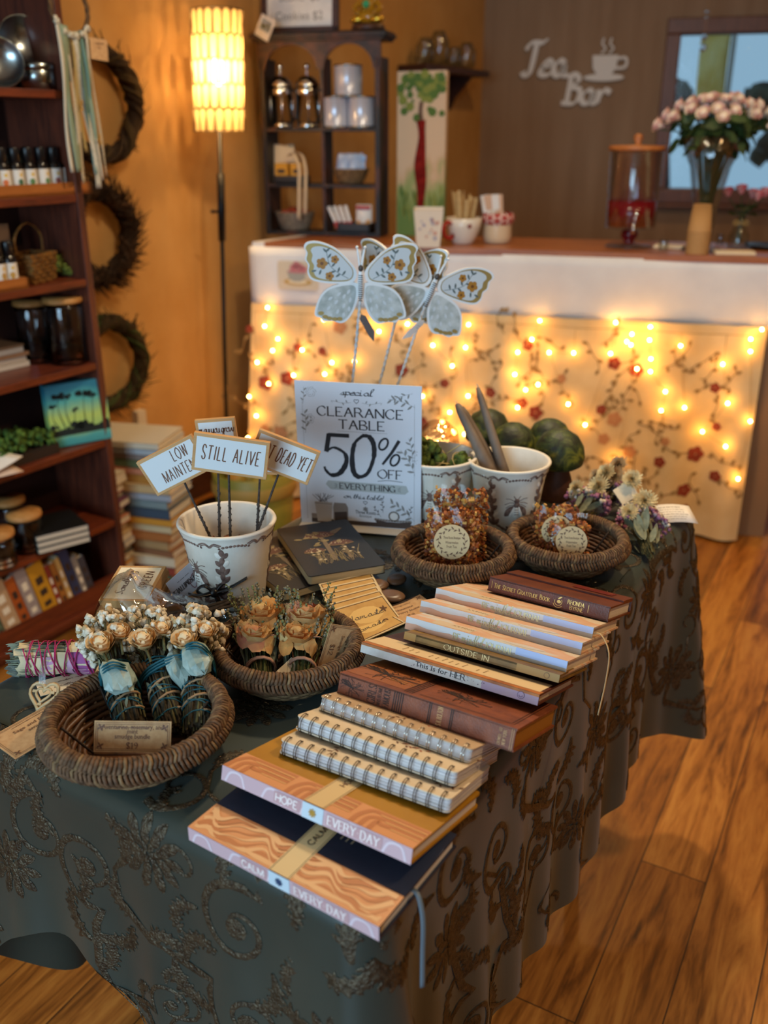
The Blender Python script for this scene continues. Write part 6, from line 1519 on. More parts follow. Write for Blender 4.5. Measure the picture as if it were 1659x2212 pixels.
# grey sketches of sprigs down the sides
def sprig(x, y, a, l, n, mi=2):
    p = [(x, y)]
    for i in range(n): a += .06; p.append((p[-1][0] + l / n * cos(a), p[-1][1] + l / n * sin(a)))
    m.strip(p, .0005, F, mi, .0003)
    for i in range(1, n): m.leaf2(p[i][0], p[i][1], a + (.8 if i % 2 else -.8), l * .22, l * .075, F, mi, .0003)
for (x, y, a, l, n) in ((.06, .15, 1.3, .028, 5), (.07, .35, 1.35, .04, 7), (.09, .30, 1.0, .02, 4), (.95, .14, 2.6, .045, 8), (.93, .05, 3.3, .035, 6), (.95, .60, 1.8, .05, 8), (.93, .50, 1.5, .04, 7), (.94, .92, 2.2, .05, 9)): sprig(X(x), Yt(y), a, l, n)
for (x, y, a) in ((.13, .07, 0), (.11, .25, 1)):
    for i in range(6): m.strip(arc(X(x) + .003 * cos(i), Yt(y) + .003 * sin(i), .0055, i, i + 2.4, 6), .00045, F, 2, .0003)
for x in (.055, .945): m.rect2(X(x) - .0002, Yt(.96), X(x) + .0002, Yt(.12), F, 2, .0002)
for i in range(60): m.disc2(X(.93) + U(-.01, .008), Yt(U(.42, .52)), .0006, F, 2, .0003, n=5)
# printed picture of a pot, a jar and a basket along the bottom
SK1, SK2, SK3 = 5, 6, 7
m.rect2(X(.09), Yt(.985), X(.95), Yt(.955), F, 7, .0002); m.rect2(X(.09), Yt(.955), X(.14), Yt(.92), F, 6, .0002)
m.blob([(X(.12), Yt(.83)), (X(.27), Yt(.83)), (X(.255), Yt(.975)), (X(.14), Yt(.975))], F, 5, .0004); m.strip([(X(.12), Yt(.842)), (X(.27), Yt(.842))], .0012, F, 6, .0006)
for i in range(9): m.strip([(X(.195) + U(-.008, .008), Yt(.83)), (X(.195) + (i - 4) * .0046, Yt(.765 + .004 * abs(i - 4)))], .0008, F, 7, .0005)
for i in range(3): sprig(X(.19), Yt(.95), 1.2 + .35 * i, .02, 4, 6)
m.blob([(X(.275), Yt(.86)), (X(.285), Yt(.83)), (X(.38), Yt(.83)), (X(.40), Yt(.86)), (X(.40), Yt(.975)), (X(.275), Yt(.975))], F, 6, .0003); m.blob([(X(.285), Yt(.90)), (X(.39), Yt(.89)), (X(.39), Yt(.972)), (X(.285), Yt(.972))], F, 7, .0005)
m.blob([(X(.62), Yt(.925)), (X(.70), Yt(.945)), (X(.82), Yt(.945)), (X(.93), Yt(.93)), (X(.91), Yt(.965)), (X(.84), Yt(.985)), (X(.70), Yt(.985)), (X(.64), Yt(.965))], F, 7, .0004)
for i in range(26): m.leaf2(X(.62) + i * .0024, Yt(.938 + .006 * sin(pi * i / 25)), 1.2, .005, .002, F, 6 if i % 2 else 8, .0006)
m.disc2(X(.78), Yt(.90), .0095, F, 5, .0005, n=18); m.disc2(X(.78), Yt(.90), .0065, F, 9, .0007, n=18)
for i in range(14): m.leaf2(X(.78) + .0085 * cos(i * .45), Yt(.90) + .0085 * sin(i * .45), i * .45 + 1.8, .004, .0018, F, 7, .0008)
for (x, y, a) in ((.67, .91, 2.0), (.69, .88, 1.5), (.90, .90, 1.2)): sprig(X(x), Yt(y), a, .022, 5, 7)
m.build('printed_sheet', [mat('sign_paper', '#d9dbe2', .6), INK, INKG, mat('brush_black', '#18161c', .55), mat('sage_wash', '#aeb2b0', .6), mat('print_light', '#b9b0a8', .6), mat('print_mid', '#8f857e', .6), mat('print_dark', '#463a36', .6), mat('print_brown', '#6a5a50', .6), PAPER], t)
m = MB(); m.box((w / 2, .0, -.02), (w + .004, .002, .07)); m.box((w / 2, h / 2 - .002, -.0022), (w + .004, h + .004, .0016)); m.build('clear_stand', film('acrylic', '#ffffff', .93, .03), t)
m = MB(); m.box((w * .5, .002, .012), (w, .001, .024)); m.build('stand_foot', mat('foot_white', '#cfcabd', .4), t)

# ---------------------------------------------------------------- butterfly stakes
UW = [(28, 78), (92, 160), (170, 225), (270, 262), (345, 260), (372, 232), (358, 195), (366, 150), (346, 112), (350, 62), (312, 14), (180, -4), (52, 8)]
LW = [(26, 4), (175, -14), (250, -62), (288, -130), (305, -210), (262, -232), (240, -252), (185, -250), (120, -262), (62, -212), (18, -100)]
BS = .000250
BFM = [mat('ceramic_white', '#dfe4e6', .25), mat('butterfly_gold', '#a8935a', .3, .3), mat('wing_grey', '#9aa3a0', .35, var='#c2c9c8', scale=50), mat('wing_pale', '#c4ccd0', .35), mat('flower_ochre', '#a5742e', .4), mat('flower_brown', '#6e4420', .4), mat('leaf_grey', '#5f6b6a', .4), mat('butterfly_body', '#4a4440', .4)]
def inset(poly, k): c = sum((Vector(p) for p in poly), Vector((0, 0))) / len(poly); return [tuple(c + (Vector(p) - c) * k) for p in poly]
def butterfly(c, face, roll, base, lab, taglab=None, sc=1.0):
    Xv = Vector((0, 0, 1)).cross(face); Xv = -Xv.normalized() if Xv.dot(Vector((1, 0, 0))) < 0 else Xv.normalized()
    M = frame(c, Xv, Vector((0, 0, 1))) @ RZ(-roll) @ SC(sc); t = thing('butterfly_stake', lab, 'garden stake', M, 'butterfly stakes')
    m = MB()
    for k in (-1, 1):
        for wi, pl in enumerate((UW, LW)):
            p = [tuple(q[:2]) for q in spline([(x * BS, y * BS, 0) for x, y in pl], 5, True)]; p = [(k * x, y) for x, y in p]
            if k < 0: p = p[::-1]
            m.prism(p, -.004, .0018 + .0006 * wi, 0, None); F = flat(T(0, 0, .0018 + .0006 * wi))
            if wi == 0:
                m.blob(inset(p, .90), F, 1, .0004); m.blob([(x * .985 - k * .004, y - .0015) for x, y in inset(p, .80)], F, 3, .0007)
                cx, cy = k * 215 * BS, 125 * BS
                m.strip(spline([(k * 80 * BS, 30 * BS, 0), (k * 160 * BS, 75 * BS, 0), (k * 205 * BS, 120 * BS, 0), (k * 225 * BS, 200 * BS, 0)], 5), .0008, F, 6, .001)
                for (x, y, a) in ((150, 70, 1.9), (165, 78, -.3), (190, 105, 2.3), (205, 125, .2), (215, 160, 2.2), (222, 195, .8), (228, 200, 2.4), (120, 52, 2.2), (135, 60, -.6), (260, 85, -1.2), (290, 80, -.2)):
                    m.leaf2(k * x * BS, y * BS, a if k > 0 else pi - a, .0088, .0034, F, 6, .0011)
                for (x, y, s) in ((255, 125, .0078), (170, 152, .0056), (205, 45, .006)):
                    for i in range(5): m.disc2(k * x * BS + s * .7 * cos(i * 1.257), y * BS + s * .7 * sin(i * 1.257), s * .55, F, 4, .0012 + .00002 * i, n=7)
                    m.disc2(k * x * BS, y * BS, s * .38, F, 5, .0015, n=7)
            else:
                m.blob(inset(p, .88), F, 2, .0004)
                for (x, y, a) in ((70, -40, -1.0), (100, -70, -1.1), (65, -90, -1.4), (130, -60, -.7), (105, -130, -1.3), (150, -110, -.9), (75, -150, -1.6), (185, -90, -.6), (145, -170, -1.2), (200, -150, -.9), (110, -190, -1.5), (190, -200, -1.1)):
                    m.leaf2(k * x * BS, y * BS, a if k > 0 else pi - a, .0085, .0048, F, 3, .0008)
                for (x, y) in ((262, -198), (235, -222), (205, -232), (170, -236), (138, -234)): m.disc2(k * x * BS, y * BS, .0052, F, 1, .0009, n=9, ry=.0034)
    m.build('wings', BFM, t)
    m = MB(); m.ball((0, 0, .004), .1, 0, None, 12, 8, (.055, .28, .04))
    for k in (-1, 1): m.tube(spline([(k * .001, .022, .004), (k * .0035, .042, .004), (k * .006, .056, .003)], 4), [.0022] * 8 + [.0014], 7); m.ball((k * .0065, .058, .003), .0026)
    m.ball((0, .025, .0055), .0048, 1, None, 10, 8, (.9, 1.2, .8))
    for i in range(13): m.tube([(-.0036, .014 - .0034 * i, .0078), (.0036, .0135 - .0034 * i, .0078)], .0008, 5, 1)
    m.build('body', [BFM[0], BFM[7]], t)
    I = M.inverted(); b = I @ Vector(base); a = Vector((0, -.022, -.002)); m = MB(); m.tube([a, b], .0019, 7)
    L = (b - a); u = L.orthogonal().normalized(); v = L.normalized().cross(u)
    for ph in (0, pi): m.tube([a + L * (i / 110 * .85) + (u * cos(i * .8 + ph) + v * sin(i * .8 + ph)) * .0019 for i in range(111)], .0011, 5)
    m.build('wire_stem', mat('white_wire', '#c9ced2', .4), t)
    return t, M
PD0 = PD_ + Vector((0, 0, .02))
t, BM1 = butterfly(PY(779, 612, 1.56), Vector((0.02, -1, .12)), .02, PD0 + Vector((-.02, -.01, 0)), 'white butterfly stake facing forward, leftmost and nearest of three')
t2, BM2 = butterfly(PY(931, 627, 1.60), Vector((0.12, -1, .1)), .38, PD0 + Vector((.015, -.005, 0)), 'white butterfly stake leaning to the right, behind the first one')
t3, BM3 = butterfly(PY(868, 610, 1.66), Vector((-0.75, -1, .1)), .05, PD0 + Vector((.0, .015, 0)), 'butterfly stake mostly hidden behind the other two, showing brown wing edges')
for (tt, c, rz, nm) in ((t, mat('slate_tag', '#5a5a60', .6), .45, 'hang_tag'), (t2, PAPER, -.5, 'hang_tag')):
    m = MB(); m.prism([(-.006, 0), (0, .006), (.006, 0), (.009, -.030), (0, -.044), (-.004, -.03)], -.0005, .0005, 0, T(.004, -.055, .008) @ RZ(rz) @ RY(.5)); fine_print(m, -.003, -.062, .006, 2, .004, flat(T(0, 0, .012))); m.build(nm, [c, INKG], tt)
    m = MB(); m.tube([(0, -.045, .003), (.004, -.052, .008)], .0006, 4); m.build('tag_string', WIRE, tt)

# ---------------------------------------------------------------- tapers, moss bundles, velvet mushrooms, lit globe
TAP = mat('grey_beeswax', '#574b43', .6, var='#7d6d5e', scale=24, stretch=(1, 1, .15), bump=.3)
def taper(u0, v0, u1, v1, y0, y1, lab, r=.0105):
    a = PY(u0, v0, y0); b = PY(u1, v1, y1); t = thing('taper_candle', lab, 'candle', frame(a, Vector((1, 0, 0)), (b - a).cross(Vector((1, 0, 0)))) if False else Matrix.Translation(a), 'grey taper candles')
    d = b - a; m = MB(); n = 10; m.tube([d * (i / n) for i in range(n + 1)], [r * (1 - .45 * i / n) for i in range(n)] + [r * .35], 12); m.build('wax', TAP, t)
    m = MB(); m.tube([d, d * 1.03 + Vector((.001, 0, 0)), d * 1.045], .0011, 6); m.build('wick', mat('cotton_wick', '#b0a596', .9), t)
taper(1062, 1026, 987, 873, PB_.y - .005, 1.50, 'grey taper candle leaning left, front one of the left pair', .0115)
taper(1074, 1020, 998, 880, PB_.y + .02, 1.53, 'grey taper candle leaning left, tucked behind its neighbour', .0105)
taper(1090, 1024, 1032, 838, PB_.y + .01, 1.54, 'slim grey taper candle standing tallest in the pot', .0095)
MOSS2 = mat('moss_bundle', '#66752c', .95, var='#333f16', scale=120, bump=1, bdist=.004)
for i, (dx, dy, ax, lab) in enumerate(((.0, -.005, -.35, 'green moss bundle tied with straw, middle one in the pot behind the sign'), (.034, -.02, .5, 'green moss bundle at the right of the pot behind the sign'), (-.035, -.012, .3, 'green moss bundle at the left of the pot by the sign edge'))):
    t = thing('moss_bundle', lab, 'moss bundle', Matrix.Translation(PC_ + Vector((dx, dy, .105))) @ RY(ax) @ RX(.3), 'moss bundles'); m = MB()
    for k in range(60): z = U(-.04, .045 - .02 * (i == 1)); a = U(0, 6.28); r = .012 * (1 - (z / .055) ** 2 * .5); m.ball((r * cos(a), r * sin(a), z), U(.005, .009), 0, None, 7, 5, wob=.35)
    m.build('moss', MOSS2, t); m = MB()
    for z in (-.012, .014): m.tube([(.0185 * cos(a), .0185 * sin(a), z + .004 * sin(a)) for a in [i * .5 for i in range(13)]], .0009, 5); 
    m.tube([(.018, 0, .014), (.05, -.01, .03)], .0009, 5); m.build('straw_tie', mat('straw', '#b59a5c', .7), t)
gp = PY(945, 952, 1.70); t = thing('light_globe', 'clear glass globe of tiny fairy lights behind the moss pot', 'light globe', Matrix.Translation((gp.x, gp.y, TT)))
gz = gp.z - TT; m = MB(); m.lathe([(.028, gz - .034), (.036, gz - .02), (.042, gz), (.038, gz + .02), (.02, gz + .037), (.0, gz + .042)], 32); m.build('glass_globe', film('globe_glass', '#fff4e4', .85, .04), t)
m = MB(); m.lathe([(0, 0), (.03, 0), (.03, .01), (.012, .02), (.012, gz - .04), (.03, gz - .034), (0, gz - .034)], 24); m.build('stand', DARKWOOD, t)
m = MB(); pts = [Vector((.03 * cos(i * .7) * sin(i * .37 + .5), .03 * sin(i * .7) * sin(i * .37 + .5), gz + .028 * cos(i * .37))) for i in range(60)]; m.tube(spline(pts, 3), .0007, 4); m.build('copper_wire', mat('copper_wire', '#a8703a', .3, .9), t)
m = MB()
for i in range(0, 60, 4): m.ball(pts[i], .0017, 0, None, 6, 4)
m.build('fairy_bulbs', glow('globe_bulb', '#ffc878', 40), t)
VEL = NT('green_velvet'); v = VEL.coord(); VEL.link(VEL.ramp(VEL.noise(v, 22, 5, .6, 1.5), [(.40, '#10170a'), (.52, '#34421a'), (.64, '#80802a')]), VEL.b.inputs['Base Color']); VEL.b.inputs['Roughness'].default_value = .55; VEL.b.inputs['Sheen Weight'].default_value = .06; VEL.b.inputs['Sheen Tint'].default_value = (.75, .75, .25, 1); VEL.bump(VEL.noise(v, 60, 4), .5, .004)  # yellow-green ramp tones paint highlights on the dark pile into its colour
def mushroom(p, s, lab, tl=0, rz=0):
    t = thing('velvet_mushroom', lab, 'mushroom ornament', Matrix.Translation((p.x, p.y, TT)) @ RZ(rz) @ RY(tl) @ SC(s), 'velvet mushrooms')
    m = MB(); m.lathe([(0, .062), (.016, .060), (.032, .060), (.042, .067), (.0435, .078), (.040, .096), (.030, .113), (.015, .122), (0, .124)], 36, wob=lambda a, z: .015 * sin(5 * a + 60 * z)); m.build('cap', VEL.mat, t)
    m = MB(); m.lathe([(0, 0), (.024, 0), (.029, .006), (.030, .02), (.024, .04), (.019, .055), (.018, .066), (0, .066)], 28); m.build('stalk', mat('brown_stalk', '#4a2a1a', .6, var='#5f3823', scale=30), t)
mushroom(PZ(1199, 1076, TT), 1.06, 'green velvet mushroom with brown stalk, nearest and brightest of four', -.02, 2.0)
mushroom(PZ(1180, 1040, TT), 1.0, 'dark green velvet mushroom peeking behind the brightest one', 0, .4)
mushroom(PZ(1103, 1050, TT), 1.0, 'green velvet mushroom directly behind the candle pot rim', 0, 3.2)
mushroom(PZ(1050, 1018, TT), 1.02, 'green velvet mushroom behind the candles, leftmost of four', 0, 1.1)
# ---------------------------------------------------------------- seagrass baskets
def basket_parts(R0=.0845, h=.05):
    rm = MB(); n = 124; rt = .0078
    for row, (zz, rr, sg) in enumerate(((h - .002, R0, 1), (h - .0105, R0 + .0035, -1))):
        for i in range(n):
            a = 2 * pi * (i + .5 * row) / n; pts = []
            for k in range(9):
                q = 2 * pi * k / 9; aa = a + sg * .045 * sin(q + .6) + U(-.004, .004); r = rr + rt * cos(q); pts.append((r * cos(aa), r * sin(aa), zz + rt * .95 * sin(q) + U(-.0004, .0004)))
            rm.tube(pts, .0021 + U(-.0003, .0004), 5, closed=True, m=0 if i % 5 else 1)
    rm.tube([(R0 * cos(a), R0 * sin(a), h - .004) for a in [2 * pi * i / 48 for i in range(48)]], rt * .8, 8, closed=True, m=1)
    bd = MB()
    def wr(t): return .052 + (R0 + .002 - .052) * t ** .75
    nr = 8
    for i in range(nr):
        t = i / (nr - 1) * .8; r = wr(t) + .0045
        bd.tube([((r + .0012 * sin(18 * a + (i % 2) * pi)) * cos(a), (r + .0012 * sin(18 * a + (i % 2) * pi)) * sin(a), .006 + t * (h - .008)) for a in [2 * pi * k / 96 for k in range(96)]], .0042, 6, closed=True, flat=.9)
    for i in range(18):
        a = 2 * pi * i / 18; bd.tube([(wr(t) * cos(a), wr(t) * sin(a), .006 + t * (h - .008)) for t in (0, .2, .4, .6, .8)], .0022, 5)
    ins = MB()
    for i in range(7):                       # inner split-cane slats curving round the wall
        t = (i + .5) / 7; r = wr(t * .85) - .002
        ins.tube([((r + .001 * sin(12 * a + i * 2)) * cos(a), (r + .001 * sin(12 * a + i * 2)) * sin(a), .007 + t * .85 * (h - .012)) for a in [2 * pi * k / 72 for k in range(72)]], .0030, 6, closed=True, m=i % 2)
    for i in range(13):
        y = -.048 + .008 * i; x = sqrt(max(0, .052 ** 2 - y * y)); ins.tube([(-x, y, .006), (0, y, .0065), (x, y, .006)], .0046, 6, m=i % 2, flat=.5)
    for i in range(6): a = i * pi / 3 + .3; ins.tube([((.045 + .0065 * k) * cos(a), (.050 + .007 * k) * sin(a), .012 + .009 * k) for k in range(5)], .0014, 5, m=2)
    return rm, bd, ins
_rm, _bd, _in = basket_parts(); bk0 = None
RIMM = [STRAW, STRAWL]; SLAT = [wood('cane_slat', '#4a2c16', '#6a4424', axis=0), mat('cane_dark', '#38210f', .5, var='#56351a', scale=60), mat('binding', '#221409', .7)]
def basket(u, v, lab, rot=0, s=1.0):
    global bk0
    p = PZ(u, v, TT + .05 * s); M = Matrix.Translation((p.x, p.y, TT + .0005)) @ RZ(rot) @ SC(s); t = thing('seagrass_basket', lab, 'basket', M, 'round seagrass baskets')
    if bk0 is None: bk0 = [_bd.build('body', STRAWL, t), _rm.build('wrapped_rim', RIMM, t), _in.build('cane_lining', SLAT, t)]
    else:
        for o in bk0: c = o.copy(); COL.objects.link(c); c.parent = t
    return Vector((p.x, p.y, TT))
B1 = basket(294, 1541, 'round seagrass basket of teal-tied smudge bundles, nearest to the camera', 0, 1.05); B2 = basket(620, 1386, 'round seagrass basket of dried rose bundles and a twelve dollar card', 1.0, .985)
B3 = basket(980, 1180, 'round seagrass basket holding the large bags of fruit tea', 2.0, .97); B4 = basket(1226, 1158, 'round seagrass basket holding small tea bags, beside the dried flower bunches', 3.1, .985)

# ---------------------------------------------------------------- cards and tags
def card(M, w, h, lines, lab, m0=KRAFT, border=True, th=.0007, cat='price card', name='price_card', grp=None, curl=0):
    m = MB(); F = lambda x, y, hh: Vector((x, y, hh + curl * max(0, x / w * 2) ** 2))
    n = 6; vs = []
    for i in range(n + 1): x = -w / 2 + w * i / n; vs += [F(x, -h / 2, 0), F(x, h / 2, 0), F(x, -h / 2, -th), F(x, h / 2, -th)]
    fs = []
    for i in range(n): a, b = 4 * i, 4 * i + 4; fs += [(a, b, b + 1, a + 1), (a + 2, a + 3, b + 3, b + 2), (a, a + 2, b + 2, b), (a + 1, b + 1, b + 3, a + 3)]
    fs += [(0, 1, 3, 2), (4 * n, 4 * n + 2, 4 * n + 3, 4 * n + 1)]; m.add(vs, fs, 0)
    if border:
        b = .045 * w
        for q in (0, .0018): m.frame2(-w / 2 + b - q, -h / 2 + b - q, w / 2 - b + q, h / 2 - b + q, .0004, F, 1, .0004)
        m.strip([(-w * .22, h / 2 - b - .003), (w * .22, h / 2 - b - .003)], .0006, F, 1, .0004); m.disc2(0, h / 2 - b - .003, .0010, F, 1, .0005, n=6)
        for i in (-1, 1):
            for j in (-1, 1):
                for k in range(4): m.leaf2(i * (w / 2 - b - .003), j * (h / 2 - b - .003), k * 1.57 + .5, .0042, .0018, F, 1, .0005)
    for (tx, x, y, sz, st, fit) in lines: letters(m, tx, sz, F, 1, x * w, y * h, st, .15, fit=fit * w if fit else None, h=.0005)
    o = m.build(name, [m0, INKB]); o.matrix_world = M; return tag(o, lab, cat, grp)
def quad(a, b, d, za, zb, zd):
    """Frame of a flat card from picture points of its top-left a, top-right b and bottom-left d at given heights."""
    A, B, D = PZ(*a, TT + za), PZ(*b, TT + zb), PZ(*d, TT + zd); X_ = B - A; Y_ = A - D; return frame(A + X_ / 2 - Y_ / 2, X_, Y_), X_.length, Y_.length
M, w, h = quad((209, 1557), (375, 1559), (197, 1624), .058, .058, .030)
card(M, w, h, [('Aventurine, rosemary, and', 0, .24, .0048, 'serif', .80), ('mint', 0, .10, .0048, 'serif', .14), ('smudge bundle', 0, -.06, .0048, 'serif', .46), ('$19', 0, -.38, .0062, 'serif', .14)], 'kraft price card for aventurine smudge bundles at nineteen dollars, in the front basket')
M, w, h = quad((0, 1572), (92, 1520), (70, 1627), .003, .006, .001)
card(M, .09, .055, [('Sage and Flower', .05, .18, .0048, 'serif', .6), ('smudge', .05, .03, .0048, 'serif', .3), ('$20', .05, -.28, .0085, 'serif', .2)], 'kraft price card lying flat by the left edge under the front basket')
M, w, h = quad((816, 1320), (908, 1291), (852, 1354), .004, .006, .003)
card(M, w, h, [('Nuumite', 0, .16, .0042, 'serif', .4), ('Worry Stone', 0, -.02, .0042, 'serif', .55), ('$8', 0, -.28, .0060, 'serif', .14)], 'kraft price card for worry stones at eight dollars, lying beside the brown stones', curl=.006)
A, B_, D = PZ(746, 1332, TT + .078), PZ(748, 1408, TT + .040), PZ(716, 1352, TT + .070)
X_ = B_ - A; Y_ = A - PZ(706, 1352, TT + .060); M = frame((A + B_) / 2 - Y_ * .5, X_, Y_)
A, B_, C_ = PZ(720, 1347, TT + .074), PZ(747, 1331, TT + .078), PZ(686, 1456, TT + .016); X2 = C_ - A; Y2 = B_ - A; Y2 = Y2 - X2.normalized() * Y2.dot(X2.normalized())
M = frame(A + X2 * .5 + Y2.normalized() * .020, X2, Y2)
card(M, X2.length * .98, .046, [('Sage and Rose', 0, .14, .0042, 'serif', .6), ('Smudge Bundle', 0, -.04, .0042, 'serif', .6), ('$12', 0, -.32, .0065, 'serif', .2)], 'kraft price card reading twelve dollars, propped inside the rose bundle basket')
M, w, h = quad((598, 1470), (628, 1442), (604, 1478), .022, .030, .018); card(M @ T(.004, 0, 0), .034, .022, [], 'small pale tag tucked under the rose bundles', CREAM, False, name='paper_tag', cat='tag')
# ---------------------------------------------------------------- dried plants
STK2 = mat('dried_stems', '#6e6238', .85, var='#4c4a2c', scale=120); DARKST = mat('dark_dried_herb', '#4a3d2a', .9, var='#2e2a1e', scale=160, bump=.6); SAGE = mat('sage_leaf', '#8a8d74', .9, var='#6f7560', scale=90, bump=.5)
TEAL = mat('teal_thread', '#12505a', .6); TWINE = mat('tan_twine', '#a07f5c', .85); BREATH = mat('babys_breath', '#e6ddca', .9, var='#c0b196', scale=220, bump=.5); BREATH2 = mat('babys_breath_tan', '#b59a70', .9)
ROSED = mat('dried_rose_cream', '#dcb880', .8, var='#c8965a', scale=90, bump=.3); ROSED2 = mat('dried_rose_peach', '#e3c89c', .8); AVENT = mat('aventurine', '#8a9f96', .4, var='#aebdb2', scale=60, bump=.3, bscale=160, trans=.1)
ORG = mat('dried_rose_orange', '#a3642c', .85, var='#bd8848', scale=50, bump=.4, bscale=300); ORGP = mat('dried_rose_pink', '#a86850', .85, var='#b88a58', scale=60); CRM = mat('dried_petal_cream', '#c2a56e', .85, var='#ad7c46', scale=60)
def bundle_frame(u0, v0, z0, u1, v1, z1):
    a = PZ(u0, v0, TT + z0); b = PZ(u1, v1, TT + z1); z = (b - a); L = z.length; y = Vector((0, 0, 1)); y = (y - z.normalized() * y.dot(z.normalized())).normalized(); x = y.cross(z.normalized()); M = Matrix.Identity(4)
    zz = z.normalized()
    for i in range(3): M[i][0], M[i][1], M[i][2], M[i][3] = x[i], y[i], zz[i], a[i]
    return M, L
def stems(m, n, L, r0, r1, rad=.0012, mi=(0,)):
    for i in range(n):
        a = U(0, 6.28); q = sqrt(R()); z0 = U(-.006, .01); z1 = L * U(.6, 1.0); k = U(-.2, .2)
        m.tube([(r0 * q * cos(a), r0 * q * sin(a), z0), (r0 * q * cos(a + k), r0 * q * sin(a + k), L * .3), (r1 * q * cos(a + k), r1 * q * sin(a + k), z1)], U(.6, 1.2) * rad, 4, m=random.choice(mi))
def helix(m, r, z0, z1, turns, wd, mi=0, ph=0, amp=.002):
    n = int(turns * 14); m.tube([((r + .0006 * sin(5 * i)) * cos(ph + i * 2 * pi / 14), (r + .0006 * sin(5 * i)) * sin(ph + i * 2 * pi / 14), z0 + (z1 - z0) * i / n + amp * sin(i * .5)) for i in range(n + 1)], wd, 5, m=mi)
def dried_rose(m, c, r, ax, c1=0, c2=1):
    M = T(*c) @ Vector(ax).to_track_quat('Z', 'Y').to_matrix().to_4x4(); rose_mesh(m, r, c1, c2, M, 11)
def rock(r, seed, sc=(1, 1, 1)):
    rs = random.Random(seed); m = MB(); m.ball((0, 0, 0), r, 0, None, 11, 7, sc); nv = []
    for v_ in m.v: f = 1 + rs.uniform(-.13, .13); nv.append((v_[0] * f, v_[1] * f, v_[2] * f))
    m.v = nv; m.s = [False] * len(m.f); return m
def aven_bundle(args, lab, seed, stone_z, side=0.0, L0=.12):
    random.seed(seed); M, L = bundle_frame(*args); t = thing('smudge_bundle', lab, 'smudge bundle', M, 'aventurine smudge bundles'); r = .0165; S1 = L * .62
    m = MB(); stems(m, 130, S1 * 1.15, r, r * 1.05, .0014, (0, 1, 1)); 
    for i in range(60): z = U(0, S1); a = U(0, 6.28); m.leaf2(0, 0, U(1, 2), .016, .004, flat(T(r * cos(a), r * sin(a), z) @ RZ(a + 1.57) @ RX(pi / 2) @ RY(U(-.5, .5))), random.choice((1, 2)), 0)
    m.tube([(0, 0, 0), (0, 0, S1)], r * .86, 10, m=1); m.build('dried_stems', [STK2, DARKST, SAGE], t)
    m = MB(); helix(m, r + .001, .008, S1 * .9, 5, .0009, 0, 0); helix(m, r + .0012, S1 * .9, .01, 4, .0008, 0, 1); helix(m, r + .0015, S1 * .75, S1 * .98, 4, .0011, 0, .5); helix(m, r + .0012, .015, S1 * .8, 3, .0015, 1, 2)
    m.build('wrapping_thread', [TEAL, TWINE], t)
    st = rock(.021, seed, (.85, .62, 1.15)); Mst = RZ(side) @ T(0, r + .010, stone_z * L) @ RY(.3); st.v = [tuple(Mst @ Vector(q)) for q in st.v]; st.build('aventurine_stone', AVENT, t)
    m = MB()
    for k in range(3):
        zc = stone_z * L + .004 * (k - 1) + .004; m.tube([tuple(RZ(side) @ Vector(((r + .003) * cos(a) * 1.0, (r + .0115) * sin(a) + .0150 * max(0, sin(a)), zc + .007 * cos(a)))) for a in [2 * pi * i / 24 for i in range(24)]], .0022, 5, closed=True, flat=.5)
    m.build('teal_ribbon', TEAL, t)
    for k in range(2):
        a = [-.55, .5][k] + pi / 2; m = MB(); dried_rose(m, (0, 0, 0), .0160 + .003 * (k == 0), (.3 * cos(a), 1.0, .1)); m.tube([(0, 0, -.01), (-.004 * cos(a), -.004 * sin(a), -.03)], .0016, 5, 2)
        for j in range(4): m.leaf2(0, 0, 0, .012, .005, flat(T(0, 0, -.008) @ RZ(j * 1.57) @ RY(-.7)), 3, 0)
        m.v = [tuple(Vector(q) + Vector((.022 * cos(a), .010 * sin(a) + .020, S1 + .010 + .012 * k))) for q in m.v]; m.build('dried_rosebud', [ROSED, ROSED2, STK2, mat('dried_calyx', '#7c8454', .8)], t)
    m = MB()
    for i in range(125):
        a = U(0, 6.28); q = sqrt(R()); e = Vector((.033 * q * cos(a), .030 * q * sin(a) + .008, S1 + .012 + (L - S1 + .004) * U(.1, 1) * (1.12 - .4 * q)))
        m.tube([(.008 * cos(a), .008 * sin(a), S1 - .01), tuple(e * .6 + Vector((0, 0, (S1) * .4))), tuple(e)], .0005, 4, m=2)
        for j in range(2): m.ball(tuple(e + Vector((U(-.003, .003), U(-.003, .003), U(-.003, .003)))), U(.0030, .0050), 0 if R() < .8 else 1, None, 6, 4, wob=.3)
    o = m.build('babys_breath', [BREATH, BREATH2, STK2], t); return t
aven_bundle((286, 1572, .022, 226, 1362, .072), 'teal-tied smudge bundle with blue-green stone, leftmost of three in the front basket', 31, .36, -.15)
aven_bundle((376, 1574, .020, 318, 1350, .070), 'teal-tied smudge bundle with stone on its left side, middle of three', 32, .40, .9)
aven_bundle((428, 1578, .024, 428, 1352, .072), 'teal-tied smudge bundle with large pale stone, rightmost of three', 33, .52, .05)
